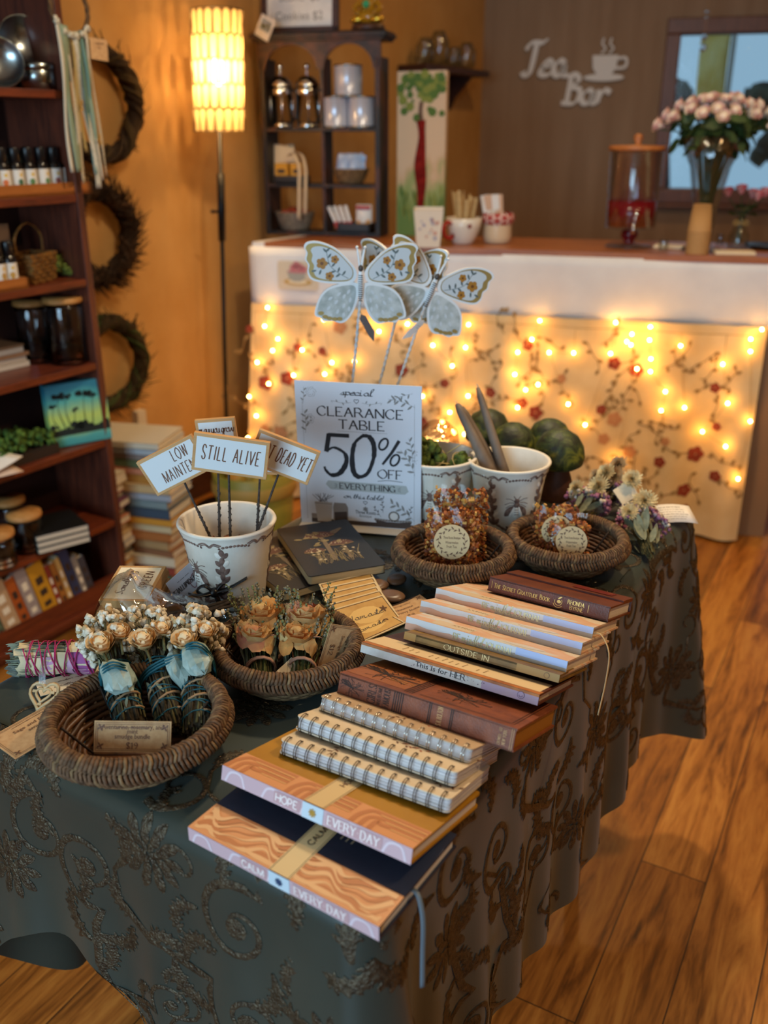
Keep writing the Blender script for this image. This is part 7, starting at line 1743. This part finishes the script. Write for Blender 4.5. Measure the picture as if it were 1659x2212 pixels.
def rose_bundle(args, lab, seed):
    random.seed(seed); M, L = bundle_frame(*args); t = thing('rose_bundle', lab, 'smudge bundle', M, 'dried rose bundles')
    m = MB(); stems(m, 70, L * .55, .013, .022, .0009, (0, 1)); m.tube([(0, 0, .005), (0, 0, L * .5)], .009, 8, m=1); m.build('stems', [STK2, mat('green_dried', '#5d6436', .85)], t)
    m = MB()
    for i in range(16):
        a = [.1, .3, -.2, .5, 2.8, 3.0][i % 6] + U(-.4, .4); z = L * U(.08, .5); mp = flat(T(.018 * cos(a), .012 * sin(a), z) @ RZ(a - pi / 2) @ RX(pi / 2 - .1)); m.leaf2(0, 0, pi / 2 + U(-.2, .2), L * U(.35, .5), .016, mp, 0, 0, .003)
    m.build('sage_leaves', SAGE, t)
    for k, (x, y, z, r, c) in enumerate(((-.004, .014, L * .72, .028, 0), (.006, .018, L * .44, .024, 1))):
        m = MB(); dried_rose(m, (0, 0, 0), r * 1.05, (.1 * (1 - 2 * k), 1.3, .7)); m.v = [tuple(Vector(q) + Vector((x, y, z))) for q in m.v]
        for i in range(16):
            a = U(-1.4, 1.4); zz = z + U(-.9, .35) * r; hh_ = r * U(.7, 1.2); ph = U(0, 6)
            m.grid(4, 5, lambda u_, w_: (x + r * (.75 + .3 * w_) * sin(a + (u_ - .5) * 1.1 * sin(.5 + 2.1 * w_)), y + r * .62 * (.75 + .3 * w_) * cos(a + (u_ - .5) * 1.1 * sin(.5 + 2.1 * w_)) - .004, zz + hh_ * (w_ - .5) + .0028 * sin(7 * u_ + ph) * w_), i % 2)
        m.build('dried_rose', [[ORG, CRM], [CRM, ORGP]][(k + seed) % 2], t)
    m = MB()
    for i in range(60):
        a = U(0, 6.28); x, y = .026 * cos(a), .014 * sin(a) + .008; z = L * U(.3, .95); d = Vector((.4 * cos(a), .3, 1)).normalized() * U(.016, .035); m.tube([(x, y, z), tuple(Vector((x, y, z)) + d)], .0006, 4, m=0)
        for j in range(6): e = Vector((x, y, z)) + d * (.4 + .12 * j); m.ball((e.x + U(-.002, .002), e.y + U(-.002, .002), e.z), U(.0012, .0022), 1 + (i % 2), None, 5, 4)
    m.build('lavender_sprigs', [STK2, mat('lavender_grey', '#74705e', .9), mat('sprig_green', '#6b7048', .9)], t)
    m = MB(); helix(m, .0175, L * .16, L * .20, 2, .0016); helix(m, .027, L * .55, L * .62, 1, .0011, 0, 0, .004); helix(m, .028, L * .40, L * .75, 1, .0008, 0, 2, .006); m.build('pink_twine', mat('pink_twine', '#b58a72', .8), t)
rose_bundle((566, 1474, .018, 556, 1305, .060), 'dried bundle with orange roses and sage, left one in the rose basket', 40)
rose_bundle((650, 1474, .018, 660, 1308, .060), 'dried bundle with cream and peach roses, right one in the rose basket', 41)
# pink wrapped sage stick, its heart tag and note
random.seed(50)
M, L = bundle_frame(32, 1424, .020, 214, 1420, .020); t = thing('sage_stick', 'fat sage stick wrapped in pink petals and magenta thread at the left table edge', 'smudge stick', M)
m = MB(); stems(m, 90, L * .95, .019, .018, .0014, (0, 1)); m.tube([(0, 0, .01), (0, 0, L * .95)], .0165, 10, m=1)
for i in range(130): a = U(0, 6.28); q = .020 * sqrt(R()); m.leaf2(0, 0, U(1.1, 2.0), .017, .0034, flat(T(q * cos(a), q * sin(a), U(-.012, .012)) @ RZ(a) @ RX(pi / 2)), random.choice((0, 1)), 0)
m.build('sage_core', [SAGE, mat('grey_sage', '#72766c', .9, var='#50564c', scale=100)], t)
PM = [mat('petal_cream', '#d0bf98', .7), mat('petal_pink', '#b07a9c', .7, var='#c9a0b4', scale=60), mat('petal_magenta', '#9a4f88', .7)]; m = MB()
for i in range(46):
    a = U(0, 6.28); z = L * U(.16, .92); c = 0 if z < L * .36 or R() < .35 else (1 if R() < .6 else 2)
    m.grid(3, 3, lambda u_, w_: ((.0195 + .0015 * sin(3 * w_ + i)) * cos(a + (u_ - .5) * 1.1), (.0195 + .0015 * sin(3 * w_ + i)) * sin(a + (u_ - .5) * 1.1), z + (w_ - .5) * .026 + .003 * sin(6 * u_)), c)
m.build('petal_wrap', PM, t); m = MB()
for k in range(3): helix(m, .0222, L * .15, L * .95, 6 - k, .0008, 0, k * 2.0, .006)
m.build('magenta_thread', mat('magenta_thread', '#a8205c', .5), t)
t = thing('wooden_heart_tag', 'cut-out double wooden heart on a white organza ribbon by the sage stick', 'tag', frame(PZ(93, 1500, TT + .014), Vector((.95, -.25, .06)), Vector((.2, .75, .62))))
hp = lambda s: [(s * 16 * sin(q) ** 3 / 16, s * (13 * cos(q) - 5 * cos(2 * q) - 2 * cos(3 * q) - cos(4 * q)) / 16) for q in [2 * pi * i / 28 for i in range(28)]]
m = MB()
for (s, wd) in ((.0185, .0046), (.0098, .0036)):
    p = [(x, y, .0) for x, y in hp(s)]; m.tube(p, wd / 2, 4, closed=True, flat=.7)
for q in ((-.012, .003), (.012, .003), (0, -.012)): m.box((q[0], q[1], 0), (.005, .003, .0024))
m.build('heart', wood('light_ply', '#b99566', '#d6b98c', axis=0), t)
m = MB(); m.grid(2, 10, lambda u_, w_: (-.009 + .009 * u_ - .004 * w_, .012 + .034 * w_, .002 + .006 * sin(pi * w_))); m.build('organza_ribbon', film('organza', '#e6ebee', .55, .4), t)
M = frame(PZ(160, 1468, TT + .003), Vector((.99, -.1, 0)), Vector((.1, .99, 0))) @ RZ(.62)
card(M, .085, .034, [('Lavender, rose and', 0, .1, .0042, 'script', .7), ('amethyst sage', 0, -.2, .0042, 'script', .6)], 'cream handwritten tag lying under the pink sage stick and the heart', CREAM, False, name='paper_tag', cat='tag')
# ---------------------------------------------------------------- bags of fruit tea
CH = [mat('tea_chunk_rust', '#9a4f1e', .6), mat('tea_chunk_orange', '#b86a2a', .6), mat('tea_chunk_brown', '#70361a', .65), mat('tea_chunk_gold', '#cf9a4c', .55)]
LBK = mat('kraft_round_label', '#d6b98a', .7)
def teabag(M, w, h, d, lab, seed, n, lx=.0, ly=.0, lr=.030, words=('Three Roots Boutique', 'Watermelon', 'Fruit Tea')):
    random.seed(seed); t = thing('fruit_tea_bag', lab, 'tea bag', M, 'cellophane bags of fruit tea')
    def thick(x, y): return d * (max(0, 1 - (2 * abs(x) / w) ** 5) ** .5) * (max(0, 1 - abs(2 * y / h - .84) ** 5) ** .5)
    m = MB()
    for i in range(n):
        x = U(-.46, .46) * w; y = U(.02, .84) * h; th = thick(x, y) * .5; sgn = -1 if R() < .62 else (1 if R() < .75 else 0)
        z = sgn * th * U(.75, .95) if sgn else U(-.6, .6) * th; s = U(.0018, .0036); c = random.choice((0, 0, 1, 1, 2, 2, 3)) if i % 19 else 3
        if i % 23 == 0: s *= 1.5
        m.box((0, 0, 0), (s * U(1.1, 2.2), s * U(.7, 1.1), s * U(1, 1.8)), c, T(x, z, y) @ Matrix.Rotation(U(0, 6.28), 4, Vector((U(-1, 1), U(-1, 1), U(-1, 1)))))
    o = m.build('tea_pieces', CH, t); o['kind'] = 'stuff'
    m = MB()
    for s in (-1, 1): m.grid(14, 16, lambda u_, w_: ((u_ - .5) * w, s * (thick((u_ - .5) * w * .98, min(w_, .86) * h) * .5 + .0012) * (1 if .01 < u_ < .99 else .15) + .0012 * sin(17 * u_ + 9 * w_ + s), w_ * h))
    m.build('clear_bag', CLEAR, t)
    m = MB(); yl = ly * h + .45 * h; off = thick(lx * w, yl) * .5 + .0035; F = lambda x, y, hh: Vector((lx * w + x, -off - hh - .0 * abs(x), yl + y))
    m.prism([(lx * w + lr * cos(a), yl + lr * sin(a)) for a in [2 * pi * i / 40 for i in range(40)]], -.0004, .0004, 0, frame((0, -off, 0), (1, 0, 0), (0, 0, 1)))
    for i in range(26):
        a = i * 2 * pi / 26; m.leaf2(lr * .74 * cos(a), lr * .74 * sin(a), a + 1.57 + (.7 if i % 2 else -.7), lr * .2, lr * .075, F, 1, .0007)
    m.strip(arc(0, 0, lr * .74, 0, 2 * pi, 40), .0004, F, 1, .0006)
    for (tx, yy, ft) in ((words[0], .18, .95), (words[1], -.10, .72), (words[2], -.34, .56)): letters(m, tx, lr * .15, F, 1, 0, yy * lr, 'serif', .15, fit=ft * lr, h=.0007)
    m.build('round_label', [LBK, INKB], t); return t
def stand(p, yaw, lean): return Matrix.Translation(p) @ RZ(yaw) @ RX(lean)
teabag(stand(B3 + Vector((-.004, -.016, .012)), -.10, -.14), .084, .115, .034, 'clear bag of rusty fruit tea with round label, front one in the left tea basket', 60, 900, .0, .02, .0262)
teabag(stand(B3 + Vector((.012, .032, .012)), -.05, -.10), .086, .135, .032, 'clear bag of fruit tea standing behind the larger labelled bag', 61, 700, .05, -.06, .024)
teabag(stand(B4 + Vector((-.002, -.020, .010)), -.15, -.30), .066, .080, .022, 'small clear tea bag with round label, front one in the right tea basket', 62, 380, .06, .02, .0235)
teabag(stand(B4 + Vector((-.016, .012, .012)), -.05, -.12), .070, .094, .024, 'small clear tea bag leaning behind the labelled one in the right basket', 63, 420, .0, .02, .0235)
# ---------------------------------------------------------------- dried flower bunches
STRAWF = mat('strawflower_cream', '#e8d4a0', .75, var='#ceb077', scale=80); STAT = mat('purple_statice', '#9a6480', .85, var='#7f5570', scale=120); STATP = mat('pink_statice', '#a86480', .85); GYP = mat('white_gyp', '#d5c9b6', .9, var='#b5a798', scale=180); LAVG = mat('lavender_buds', '#8a7880', .9); PINKF = mat('pale_pink_flower', '#c9987e', .8)
def flower_bunch(args, lab, seed, big=STRAWF, sp=1.0, nl=8):
    random.seed(seed); M, L = bundle_frame(*args); t = thing('dried_flower_bunch', lab, 'flower bunch', M, 'dried flower bunches')
    m = MB(); stems(m, 60, L * .5, .010, .018, .0011, (0,))
    m.build('stems', [STK2], t); m = MB()
    for i in range(nl): a = U(0, 6.28); m.leaf2(0, 0, pi / 2 + U(-.3, .3), U(.028, .042), .010, flat(T(.016 * cos(a), .014 * sin(a), L * U(.05, .32)) @ RZ(a - pi / 2) @ RX(pi / 2 + U(-.9, .0))), 0, 0, .002)
    m.build('sage_leaves', SAGE, t); m = MB()
    for i in range(330):
        a = U(0, 6.28); q = sqrt(R()); z = L * (.30 + .45 * sqrt(max(0, 1 - q * q)) * U(.7, 1)); x, y = .042 * sp * q * cos(a), .026 * sp * q * sin(a) + .006; c = 0 if x < -.012 and R() < .7 else (1 if x > .02 and R() < .6 else (2 if R() < .6 else 3))
        m.ball((x, y, z), U(.0022, .0042), c, None, 6, 4, wob=.35)
    m.build('small_blossoms', [STAT, STATP, GYP, LAVG], t)
    for (x, y, z, r) in ((-.008, .027, L * .60, .026), (.022, .026, L * .42, .019), (.004, .034, L * .92, .022)):
        m = MB(); Mf = T(x * sp, y * sp, z) @ Vector((.1, .8, -.6)).to_track_quat('Z', 'Y').to_matrix().to_4x4()
        for i in range(170): a = i * 2.4; q = (i + 1) / 170; m.leaf2(0, 0, 0, r * (.55 + .35 * q) * U(.85, 1.1), r * .16, flat(Mf @ T(0, 0, .004 * (1 - q)) @ RZ(a) @ RY(-1.45 + 1.25 * q)), 0, 0, .0006)
        m.ball((0, 0, .004), r * .3, 1, Mf, 8, 6, (1, 1, .6)); m.build('strawflower', [big, mat('strawflower_heart', '#b98f4c', .8)], t)
    return t
flower_bunch((1232, 1120, .022, 1325, 1058, .045), 'dried bunch with cream strawflower and purple statice behind the tea basket', 70)
flower_bunch((1402, 1196, .012, 1362, 1066, .042), 'dried bunch with sage leaves showing, nearest the table edge', 71, nl=26)
flower_bunch((1290, 1085, .022, 1352, 1038, .045), 'dried bunch with golden strawflower at the back of the three', 72, mat('strawflower_gold', '#c9a878', .75))
M, w, h = quad((1426, 1094), (1500, 1096), (1420, 1128), .018, .012, .006)
m = MB(); F = flat(); m.grid(6, 1, lambda u_, w_: ((u_ - .5) * w, (w_ - .5) * h, .004 * sin(u_ * 3)))
for i in range(6): fine_print(m, -w * .44, h * .33 - i * h * .13, w * .42, 1, .003, lambda x, y, hh: Vector((x, y, .004 * sin((x / w + .5) * 3) + hh)), 1, .0006 if i % 3 else .0010)
o = m.build('paper_label', [PAPER, INKG], solid=.0004); o.matrix_world = M; tag(o, 'white printed paper label jutting past the far table corner', 'tag')
A = PZ(1352, 1064, TT + .055); M = frame(A, Vector((.8, .3, .4)), Vector((-.3, .5, .8))); card(M, .034, .03, [], 'small pale card tucked upright between the dried flower bunches', CREAM, False, name='paper_tag', cat='tag')
M, w, h = quad((1195, 1106), (1226, 1088), (1200, 1118), .012, .016, .006); card(M, .05, .02, [], 'kraft paper strip poking out between the tea basket and flower bunch', KRAFT, False, name='kraft_strip', cat='tag')
# ---------------------------------------------------------------- black mushroom notebooks
def mush_cover(m, F, W, H):
    cx = W * .5
    def cap(x, y, w, hh, a):
        p = [(x + w * (cos(q)), y + hh * max(-.12, sin(q)) + .0) for q in [pi * i / 14 for i in range(15)]] + [(x - w * .5, y - hh * .22), (x + w * .5, y - hh * .22)]
        m.blob(p, F, 1, .0003); m.strip([(x - w, y), (x, y - hh * .22), (x + w, y)], .0012, F, 4, .0005)
        for i in range(18): q = U(.1, pi - .1); r = U(.3, .95); m.disc2(x + w * r * cos(q), y + hh * r * sin(q), .0009, F, 2, .0006, n=5)
    for (x, y, s) in ((cx - .004, H * .70, 1), (cx + .020, H * .50, .82), (cx - .026, H * .42, .7)):
        m.strip(spline([(x, y, 0), (x + .002, y - .02 * s, 0), (x - .001, H * .22, 0)], 5), [.006 * s] * 6 + [.0075 * s] * 5, F, 3, .0002); cap(x, y, .025 * s, .020 * s, 0); m.strip(arc(x, y - .012 * s, .005 * s, pi, 2 * pi, 6), .002, F, 4, .0005)
    for i in range(46): x = cx + U(-.036, .036); m.strip(spline([(x, H * U(.16, .22), 0), (x + U(-.006, .006), H * .3, 0), (x + U(-.014, .014), H * U(.34, .46), 0)], 3), .0007, F, 4 if i % 3 else 3, .0004)
    for i in range(10): m.leaf2(cx + U(-.035, .03), H * U(.5, .82), U(0, 6.28), .013, .006, F, 4, .0004, 0, .5)
    for i in range(13):
        a = .5 + .1 * i; x, y = cx + .018 + .0016 * i, H * .74 + .0012 * i
        for k in (-1, 1): m.leaf2(x, y, .6 + k * .9, .008 - .0004 * i, .0018, F, 3, .0004)
    for i in range(14):
        x, y = cx + random.choice((-1, 1)) * U(.016, .036), H * U(.24, .44)
        for k in range(4): m.disc2(x + .0014 * cos(k * 1.57), y + .0014 * sin(k * 1.57), .0011, F, 2, .0007, n=5)
NBM = [mat('black_matt_cover', '#1d1e22', .45), mat('cap_brown', '#5c3a2c', .55), mat('dot_cream', '#cfbf9c', .6), mat('art_grey_brown', '#70604c', .6), mat('art_olive', '#8a7a54', .6)]
def mbook(bl, br, tl, z, th, lab, seed):
    random.seed(seed); A, B_, D = PZ(*bl, TT + z), PZ(*br, TT + z), PZ(*tl, TT + z); X_ = B_ - A; Y_ = D - A; M = frame(A - Vector((0, 0, th)), X_, Y_); W, H = X_.length, Y_.length
    t = thing('mushroom_notebook', lab, 'notebook', M, 'black mushroom notebooks'); m = MB()
    m.rbox((W / 2, H / 2, th - .0006), (W, H, .0012), .005); m.rbox((W / 2, H / 2, .0006), (W, H, .0012), .005); mush_cover(m, flat(T(0, 0, th)), W, H); m.build('cover', NBM, t)
    m = MB(); m.rbox((W / 2, H / 2, th / 2), (W - .0012, H - .0012, th - .0025), .005); m.build('pages', mat('cream_page_edge', '#cdb88e', .8, var='#bfa778', scale=300, stretch=(.05, .05, 6)), t)
mbook((614, 1282), (762, 1238), (566, 1172), .014, .013, 'black notebook with mushroom artwork lying underneath the other one', 81)
mbook((667, 1246), (834, 1219), (592, 1143), .030, .0145, 'black notebook with mushroom artwork on top, in front of the clearance sign', 80)
# ---------------------------------------------------------------- namaste cards and worry stones
GC = mat('golden_card', '#b98c44', .65, var='#cca45e', scale=30); CE_ = mat('card_edge_cream', '#d8c49a', .7)
def ncard(M, w, h, lab, th=.0012, word=True):
    m = MB(); F = flat(T(0, 0, th / 2)); m.box((0, 0, 0), (w, h, th), 0); m.rect2(-w / 2 + .003, -h / 2 + .003, w / 2 - .003, h / 2 - .003, F, 1, .0002); m.frame2(-w / 2 + .003, -h / 2 + .003, w / 2 - .003, h / 2 - .003, .0011, F, 2, .0004)
    m.blob([(w * .34 * cos(a) * U(.75, 1.1), h * .3 * sin(a) * U(.75, 1.1)) for a in [i * .45 for i in range(14)]], F, 3, .0003)
    letters(m, 'Namaste', .0095, F, 4, -w * .04, -.004, 'script', .13, fit=w * .66, h=.0006)
    for i in range(5): m.leaf2(w * .34, .002, i * 1.2, .006, .003, F, 2, .0005)
    o = m.build('namaste_card', [CE_, GC, mat('card_brown', '#5c3a1a', .7), mat('watercolour_gold', '#dcb870', .65), INK]); o.matrix_world = M; return tag(o, lab, 'card', 'golden Namaste cards')
q0 = [((688, 1262), (770, 1244)), ((692, 1272), (774, 1254)), ((696, 1284), (772, 1266)), ((700, 1296), (785, 1274)), ((708, 1306), (795, 1282)), ((714, 1318), (790, 1296))]
nl = ['golden card at the back of the fanned pile, farthest from the camera', 'golden card second from the back of the fan', 'golden card third from the back of the fan', 'golden card fourth from the back of the fan', 'golden card second from the front of the fan', 'golden Namaste card at the front of the fanned pile']
for i, (a, b) in enumerate(q0):
    z = .018 - .0 * i; A, B_ = PZ(*a, TT + z), PZ(*b, TT + z); X_ = (B_ - A).normalized(); Yh = Vector((-X_.y, X_.x, 0)); Y_ = (Yh * cos(radians(19)) + Vector((0, 0, sin(radians(19)))))
    M = frame(A + X_ * .042 - Y_ * .026, X_, Y_); ncard(M, .084, .052, nl[i])
A, B_ = PZ(776, 1358, TT + .003), PZ(836, 1332, TT + .003); ncard(frame((PZ(776, 1376, TT + .003) + PZ(836, 1334, TT + .003)) / 2 + Vector((-.004, .0, .001)), B_ - A, Vector((-(B_ - A).y, (B_ - A).x, 0))), .084, .050, 'golden Namaste card lying flat in front of the fanned pile')
STN = mat('brown_worry_stone', '#74563f', .35, var='#654832', scale=30)
for (u, v, r, a, lab) in ((808, 1266, .0205, .2, 'smooth brown worry stone at the left of the three'), (857, 1251, .0165, 1.2, 'smooth brown worry stone at the back of the three'), (845, 1288, .0190, -.3, 'smooth brown worry stone nearest the eight dollar card')):
    m = MB(); m.ball((0, 0, 0), r, 0, None, 28, 16, (1.08, .86, .34)); m.v = [(x, y, z * (1.0) - (.0016 * max(0, 1 - (x * x + y * y) / (r * .6) ** 2) if z > 0 else 0)) for x, y, z in m.v]
    o = m.build('worry_stone', STN); p = PZ(u, v, TT + .006); o.matrix_world = Matrix.Translation((p.x, p.y, TT + r * .34)) @ RZ(a); tag(o, lab, 'stone', 'worry stones')
# ---------------------------------------------------------------- cellophane-wrapped plant pick set
A, B_, D = PZ(221, 1287, TT + .050), PZ(266, 1213, TT + .066), PZ(310, 1309, TT + .050)
SX2 = B_ - A; SY2 = A - D; M = frame((B_ + D) / 2, SX2, SY2)
t = thing('wrapped_pick_set', 'cellophane wrapped set of plant picks reading Something GREEN with black bow', 'wrapped gift', M)
I = M.inverted(); w, h = SX2.length, min(.07, SY2.length)
m = MB(); m.box((0, 0, -.004), (w, h, .008), 0); F = flat(); m.box((0, 0, .0002), (w - .009, h - .009, .0008), 1); letters(m, 'Something', .013, F, 2, 0, .006, 'script', .13, fit=w * .66, h=.0008); letters(m, 'GREEN', .012, F, 2, w * .06, -h * .34, 'hand', .13, fit=w * .5, h=.0008); m.build('sign_panel', [OAK, CREAM, INKB], t)
for i, (dz, dx) in enumerate(((-.012, .004), (-.022, -.003), (-.032, .005))): m = MB(); m.box((dx, -.002 * i, dz), (w, h, .0075)); m.build('stacked_sign', OAK, t)
m = MB()
for i in range(9): a = I @ (D + Vector((U(-.02, .01), U(-.02, .02), -.02 - .002 * i))); b = I @ (PZ(505, 1300, TT + .012 + .002 * i) + Vector((U(-.01, .01), U(-.012, .012), 0))); m.tube([a, a.lerp(b, .5), b], .0022, 6)
m.build('twig_sticks', TWIG, t)
P0 = PZ(196, 1352, TT + .012); P1 = PZ(470, 1290, TT + .030); P2 = PZ(560, 1318, TT + .004); ax = (P1 - P0); axn = Vector((ax.x, ax.y, 0)).normalized(); ay = Vector((-axn.y, axn.x, 0)); random.seed(5)
def film_pt(u_, q):
    c = P0.lerp(P1, min(1, u_ / .78)) if u_ < .78 else P1.lerp(P2, (u_ - .78) / .22); wd = .060 * (sin(min(1, u_ / .32) * pi / 2) ** .6) * (1 - .82 * max(0, min(1, (u_ - .32) / .46)) ** .8) + (.045 * max(0, (u_ - .8) / .2)); ht = .074 * (sin(min(1, u_ / .25) * pi / 2) ** .7) * (1 - .85 * max(0, min(1, (u_ - .28) / .45)) ** .7) + .004
    cr = .0026 * (sin(19 * u_ + 5 * cos(3 * q)) + sin(13 * q + 23 * u_) * .8 + sin(31 * u_ - 7 * q) * .6) * min(1, 4 * u_)
    z = TT + .003 + max(0, sin(q)) * (ht + cr); p = Vector((c.x, c.y, 0)) + ay * (cos(q) * (wd + cr)); return I @ Vector((p.x, p.y, z))
m = MB(); m.grid(44, 22, lambda u_, w_: film_pt(u_, pi * w_)); m.build('cellophane', film('crinkled_cellophane', '#f6f4f2', .55, .05), t)
bw = I @ PZ(462, 1280, TT + .036); BIi = I.to_3x3(); m = MB(); e1 = (BIi @ axn).normalized(); e2 = (BIi @ Vector((0, 0, 1))).normalized(); e3 = (BIi @ ay).normalized()
for k in (-1, 1): m.tube(spline([bw, bw + e1 * k * .012 + e2 * .012, bw + e1 * k * .022 + e2 * .004 + e3 * .004, bw + e1 * k * .010 - e2 * .004, bw], 6), .0042, 6, flat=.35)
m.tube(spline([bw, bw + e1 * .022 + e2 * .010 - e3 * .01, bw + e1 * .045 + e2 * .022 - e3 * .012], 6), .0042, 6, flat=.3); m.tube(spline([bw, bw - e1 * .02 + e2 * .002 - e3 * .008, bw - e1 * .034 + e2 * .0085 - e3 * .012], 6), .0048, 6, flat=.3); m.tube(spline([bw, bw + e1 * .006 - e2 * .016 - e3 * .004, bw + e1 * .004 - e2 * .034], 5), .0036, 6, flat=.3); m.ball(bw, .0072, 0, None, 10, 8)
m.build('black_bow', mat('black_satin', '#0e0e10', .35), t)
A, B_, D = PZ(352, 1268, TT + .050), PZ(404, 1222, TT + .066), PZ(392, 1300, TT + .020); M2 = frame((B_ + D) / 2, B_ - A, A - D); m = MB(); wq, hq = (B_ - A).length, (A - D).length; m.box((0, 0, 0), (wq, hq, .0006), 0); F = flat(RZ(pi))
letters(m, 'PRIMITIVES', .0078, F, 1, .002, -hq * .05, 'serif', .14, fit=wq * .82, h=.0008); fine_print(m, -wq * .3, -hq * .22, wq * .3, 1, .004, F, 1); m.strip(spline([(-.022, .004, 0), (-.012, .016, 0), (-.008, .006, 0), (-.018, -.004, 0), (-.026, .004, 0)], 6), .0009, F, 2, .0008)
m.v = [tuple(I @ M2 @ Vector(p)) for p in m.v]; m.build('brand_card', [mat('lilac_white_card', '#c6c2c8', .6), INK, mat('wine_ink', '#7a2430', .6)], t)

# ---------------------------------------------------------------- floor between bookshelf and table
random.seed(90)
BC = ['#b08a5a', '#8c3a2a', '#5a6a4a', '#c0a070', '#3a4a5a', '#a5622c', '#d0bfa0', '#6a3a50', '#b57a30', '#7a8a8a', '#c9b48a', '#8a5a3a', '#4a5a3a', '#c07a5a', '#9aa0a8', '#c98a2a']
def floor_stack(u, v, n, ang, lab, w0=.20, d0=.14, extra=0):
    p = PZ(u, v, 0); z = .0005; nm = ['lowest', 'second from the floor', 'third from the floor', 'fourth from the floor', 'fifth from the floor', 'sixth from the floor', 'seventh from the floor', 'eighth from the floor', 'ninth from the floor', 'tenth from the floor', 'eleventh from the floor', 'twelfth from the floor', 'thirteenth from the floor', 'fourteenth from the floor', 'fifteenth from the floor', 'sixteenth from the floor', 'seventeenth from the floor', 'eighteenth from the floor', 'nineteenth from the floor', 'twentieth from the floor', 'second from the top', 'topmost']
    for i in range(n):
        h = U(.016, .034); c = BC[(i * 5 + extra) % 16]; M = Matrix.Translation((p.x, p.y, z)) @ RZ(ang + U(-.08, .08)) @ T(-w0 / 2 + U(-.01, .01), -d0 / 2, 0)
        last = 'topmost' if i == n - 1 else ('just under the topmost' if i == n - 2 else nm[i])
        fbook('stacked_book', M, w0 + U(-.02, .01), d0 + U(-.01, .01), h, mat('stack_cover_%d' % ((i * 5 + extra) % 16), c, .55), 'old book in the %s, %s' % (lab, last), 'book', 'books in the ' + lab); z += h + .0004
    return p, z
sa = atan2(LD.y, LD.x)
pA, zA = floor_stack(298, 1262, 15, -.35, 'floor pile touching the bookshelf end', .17, .13)
pB, zB = floor_stack(408, 1255, 16, -.30, 'floor pile beyond the plant pick pot', .21, .15, 7)
for i, (c, s) in enumerate((('#8a7a70', 1.15), ('#a8b0b4', 1.1), ('#c9bfa8', 1.12))):
    M = Matrix.Translation((pB.x - .03, pB.y + .03, zB + .02 * i)) @ RZ(-.30 + .05 * i) @ T(-.12, -.09, 0); fbook('magazine', M, .25, .19, .019, mat('floor_magazine_%d' % i, c, .5), ['grey magazine lowest of three on top of the floor pile', 'blue-grey magazine in the middle of three on the floor pile', 'pale magazine topmost on the floor pile by the lamp'][i], 'magazine', 'magazines on the floor pile')
pC, zC = floor_stack(232, 1215, 12, 1.2, 'short floor pile behind the bookshelf end', .17, .13, 3)
q = PLW(302, 903, .012); m = MB(); m.rbox((0, 0, 0), (.042, .06, .024), .004); o = m.build('wall_socket', mat('switch_white', '#d0c8b8', .4), bevel=.002); o.matrix_world = frame(q, LD, (0, 0, 1)); tag(o, 'small white wall socket on the ochre wall above the book piles', 'socket')
p = PZ(560, 1225, 0); t = thing('olive_tub', 'olive green tub with orange contents on the floor behind the pick pot', 'tub', Matrix.Translation((p.x, p.y, 0)))
zr = PY(560, 1012, p.y).z; m = MB(); m.lathe([(0, .001), (.10, .001), (.105, .01), (.135, zr), (.130, zr + .004), (.126, zr), (.10, .02), (0, .018)], 36); m.build('body', mat('olive_glaze', '#6a6a22', .5, var='#8a7a2c', scale=9), t)
m = MB(); m.lathe([(.136, zr * .80), (.140, zr * .82), (.139, zr * .9), (.136, zr * .92)], 36); m.build('band', mat('ochre_band', '#9a7a34', .6), t)
m = MB(); random.seed(4)
for i in range(26): a = U(0, 6.28); r = .10 * sqrt(R()); m.ball((r * cos(a), r * sin(a), zr - .03 + U(0, .03)), U(.02, .035), 0, None, 8, 6, wob=.15)
o = m.build('contents', mat('orange_gourd', '#a8641c', .6, var='#6a7a24', scale=12), t); o['kind'] = 'stuff'
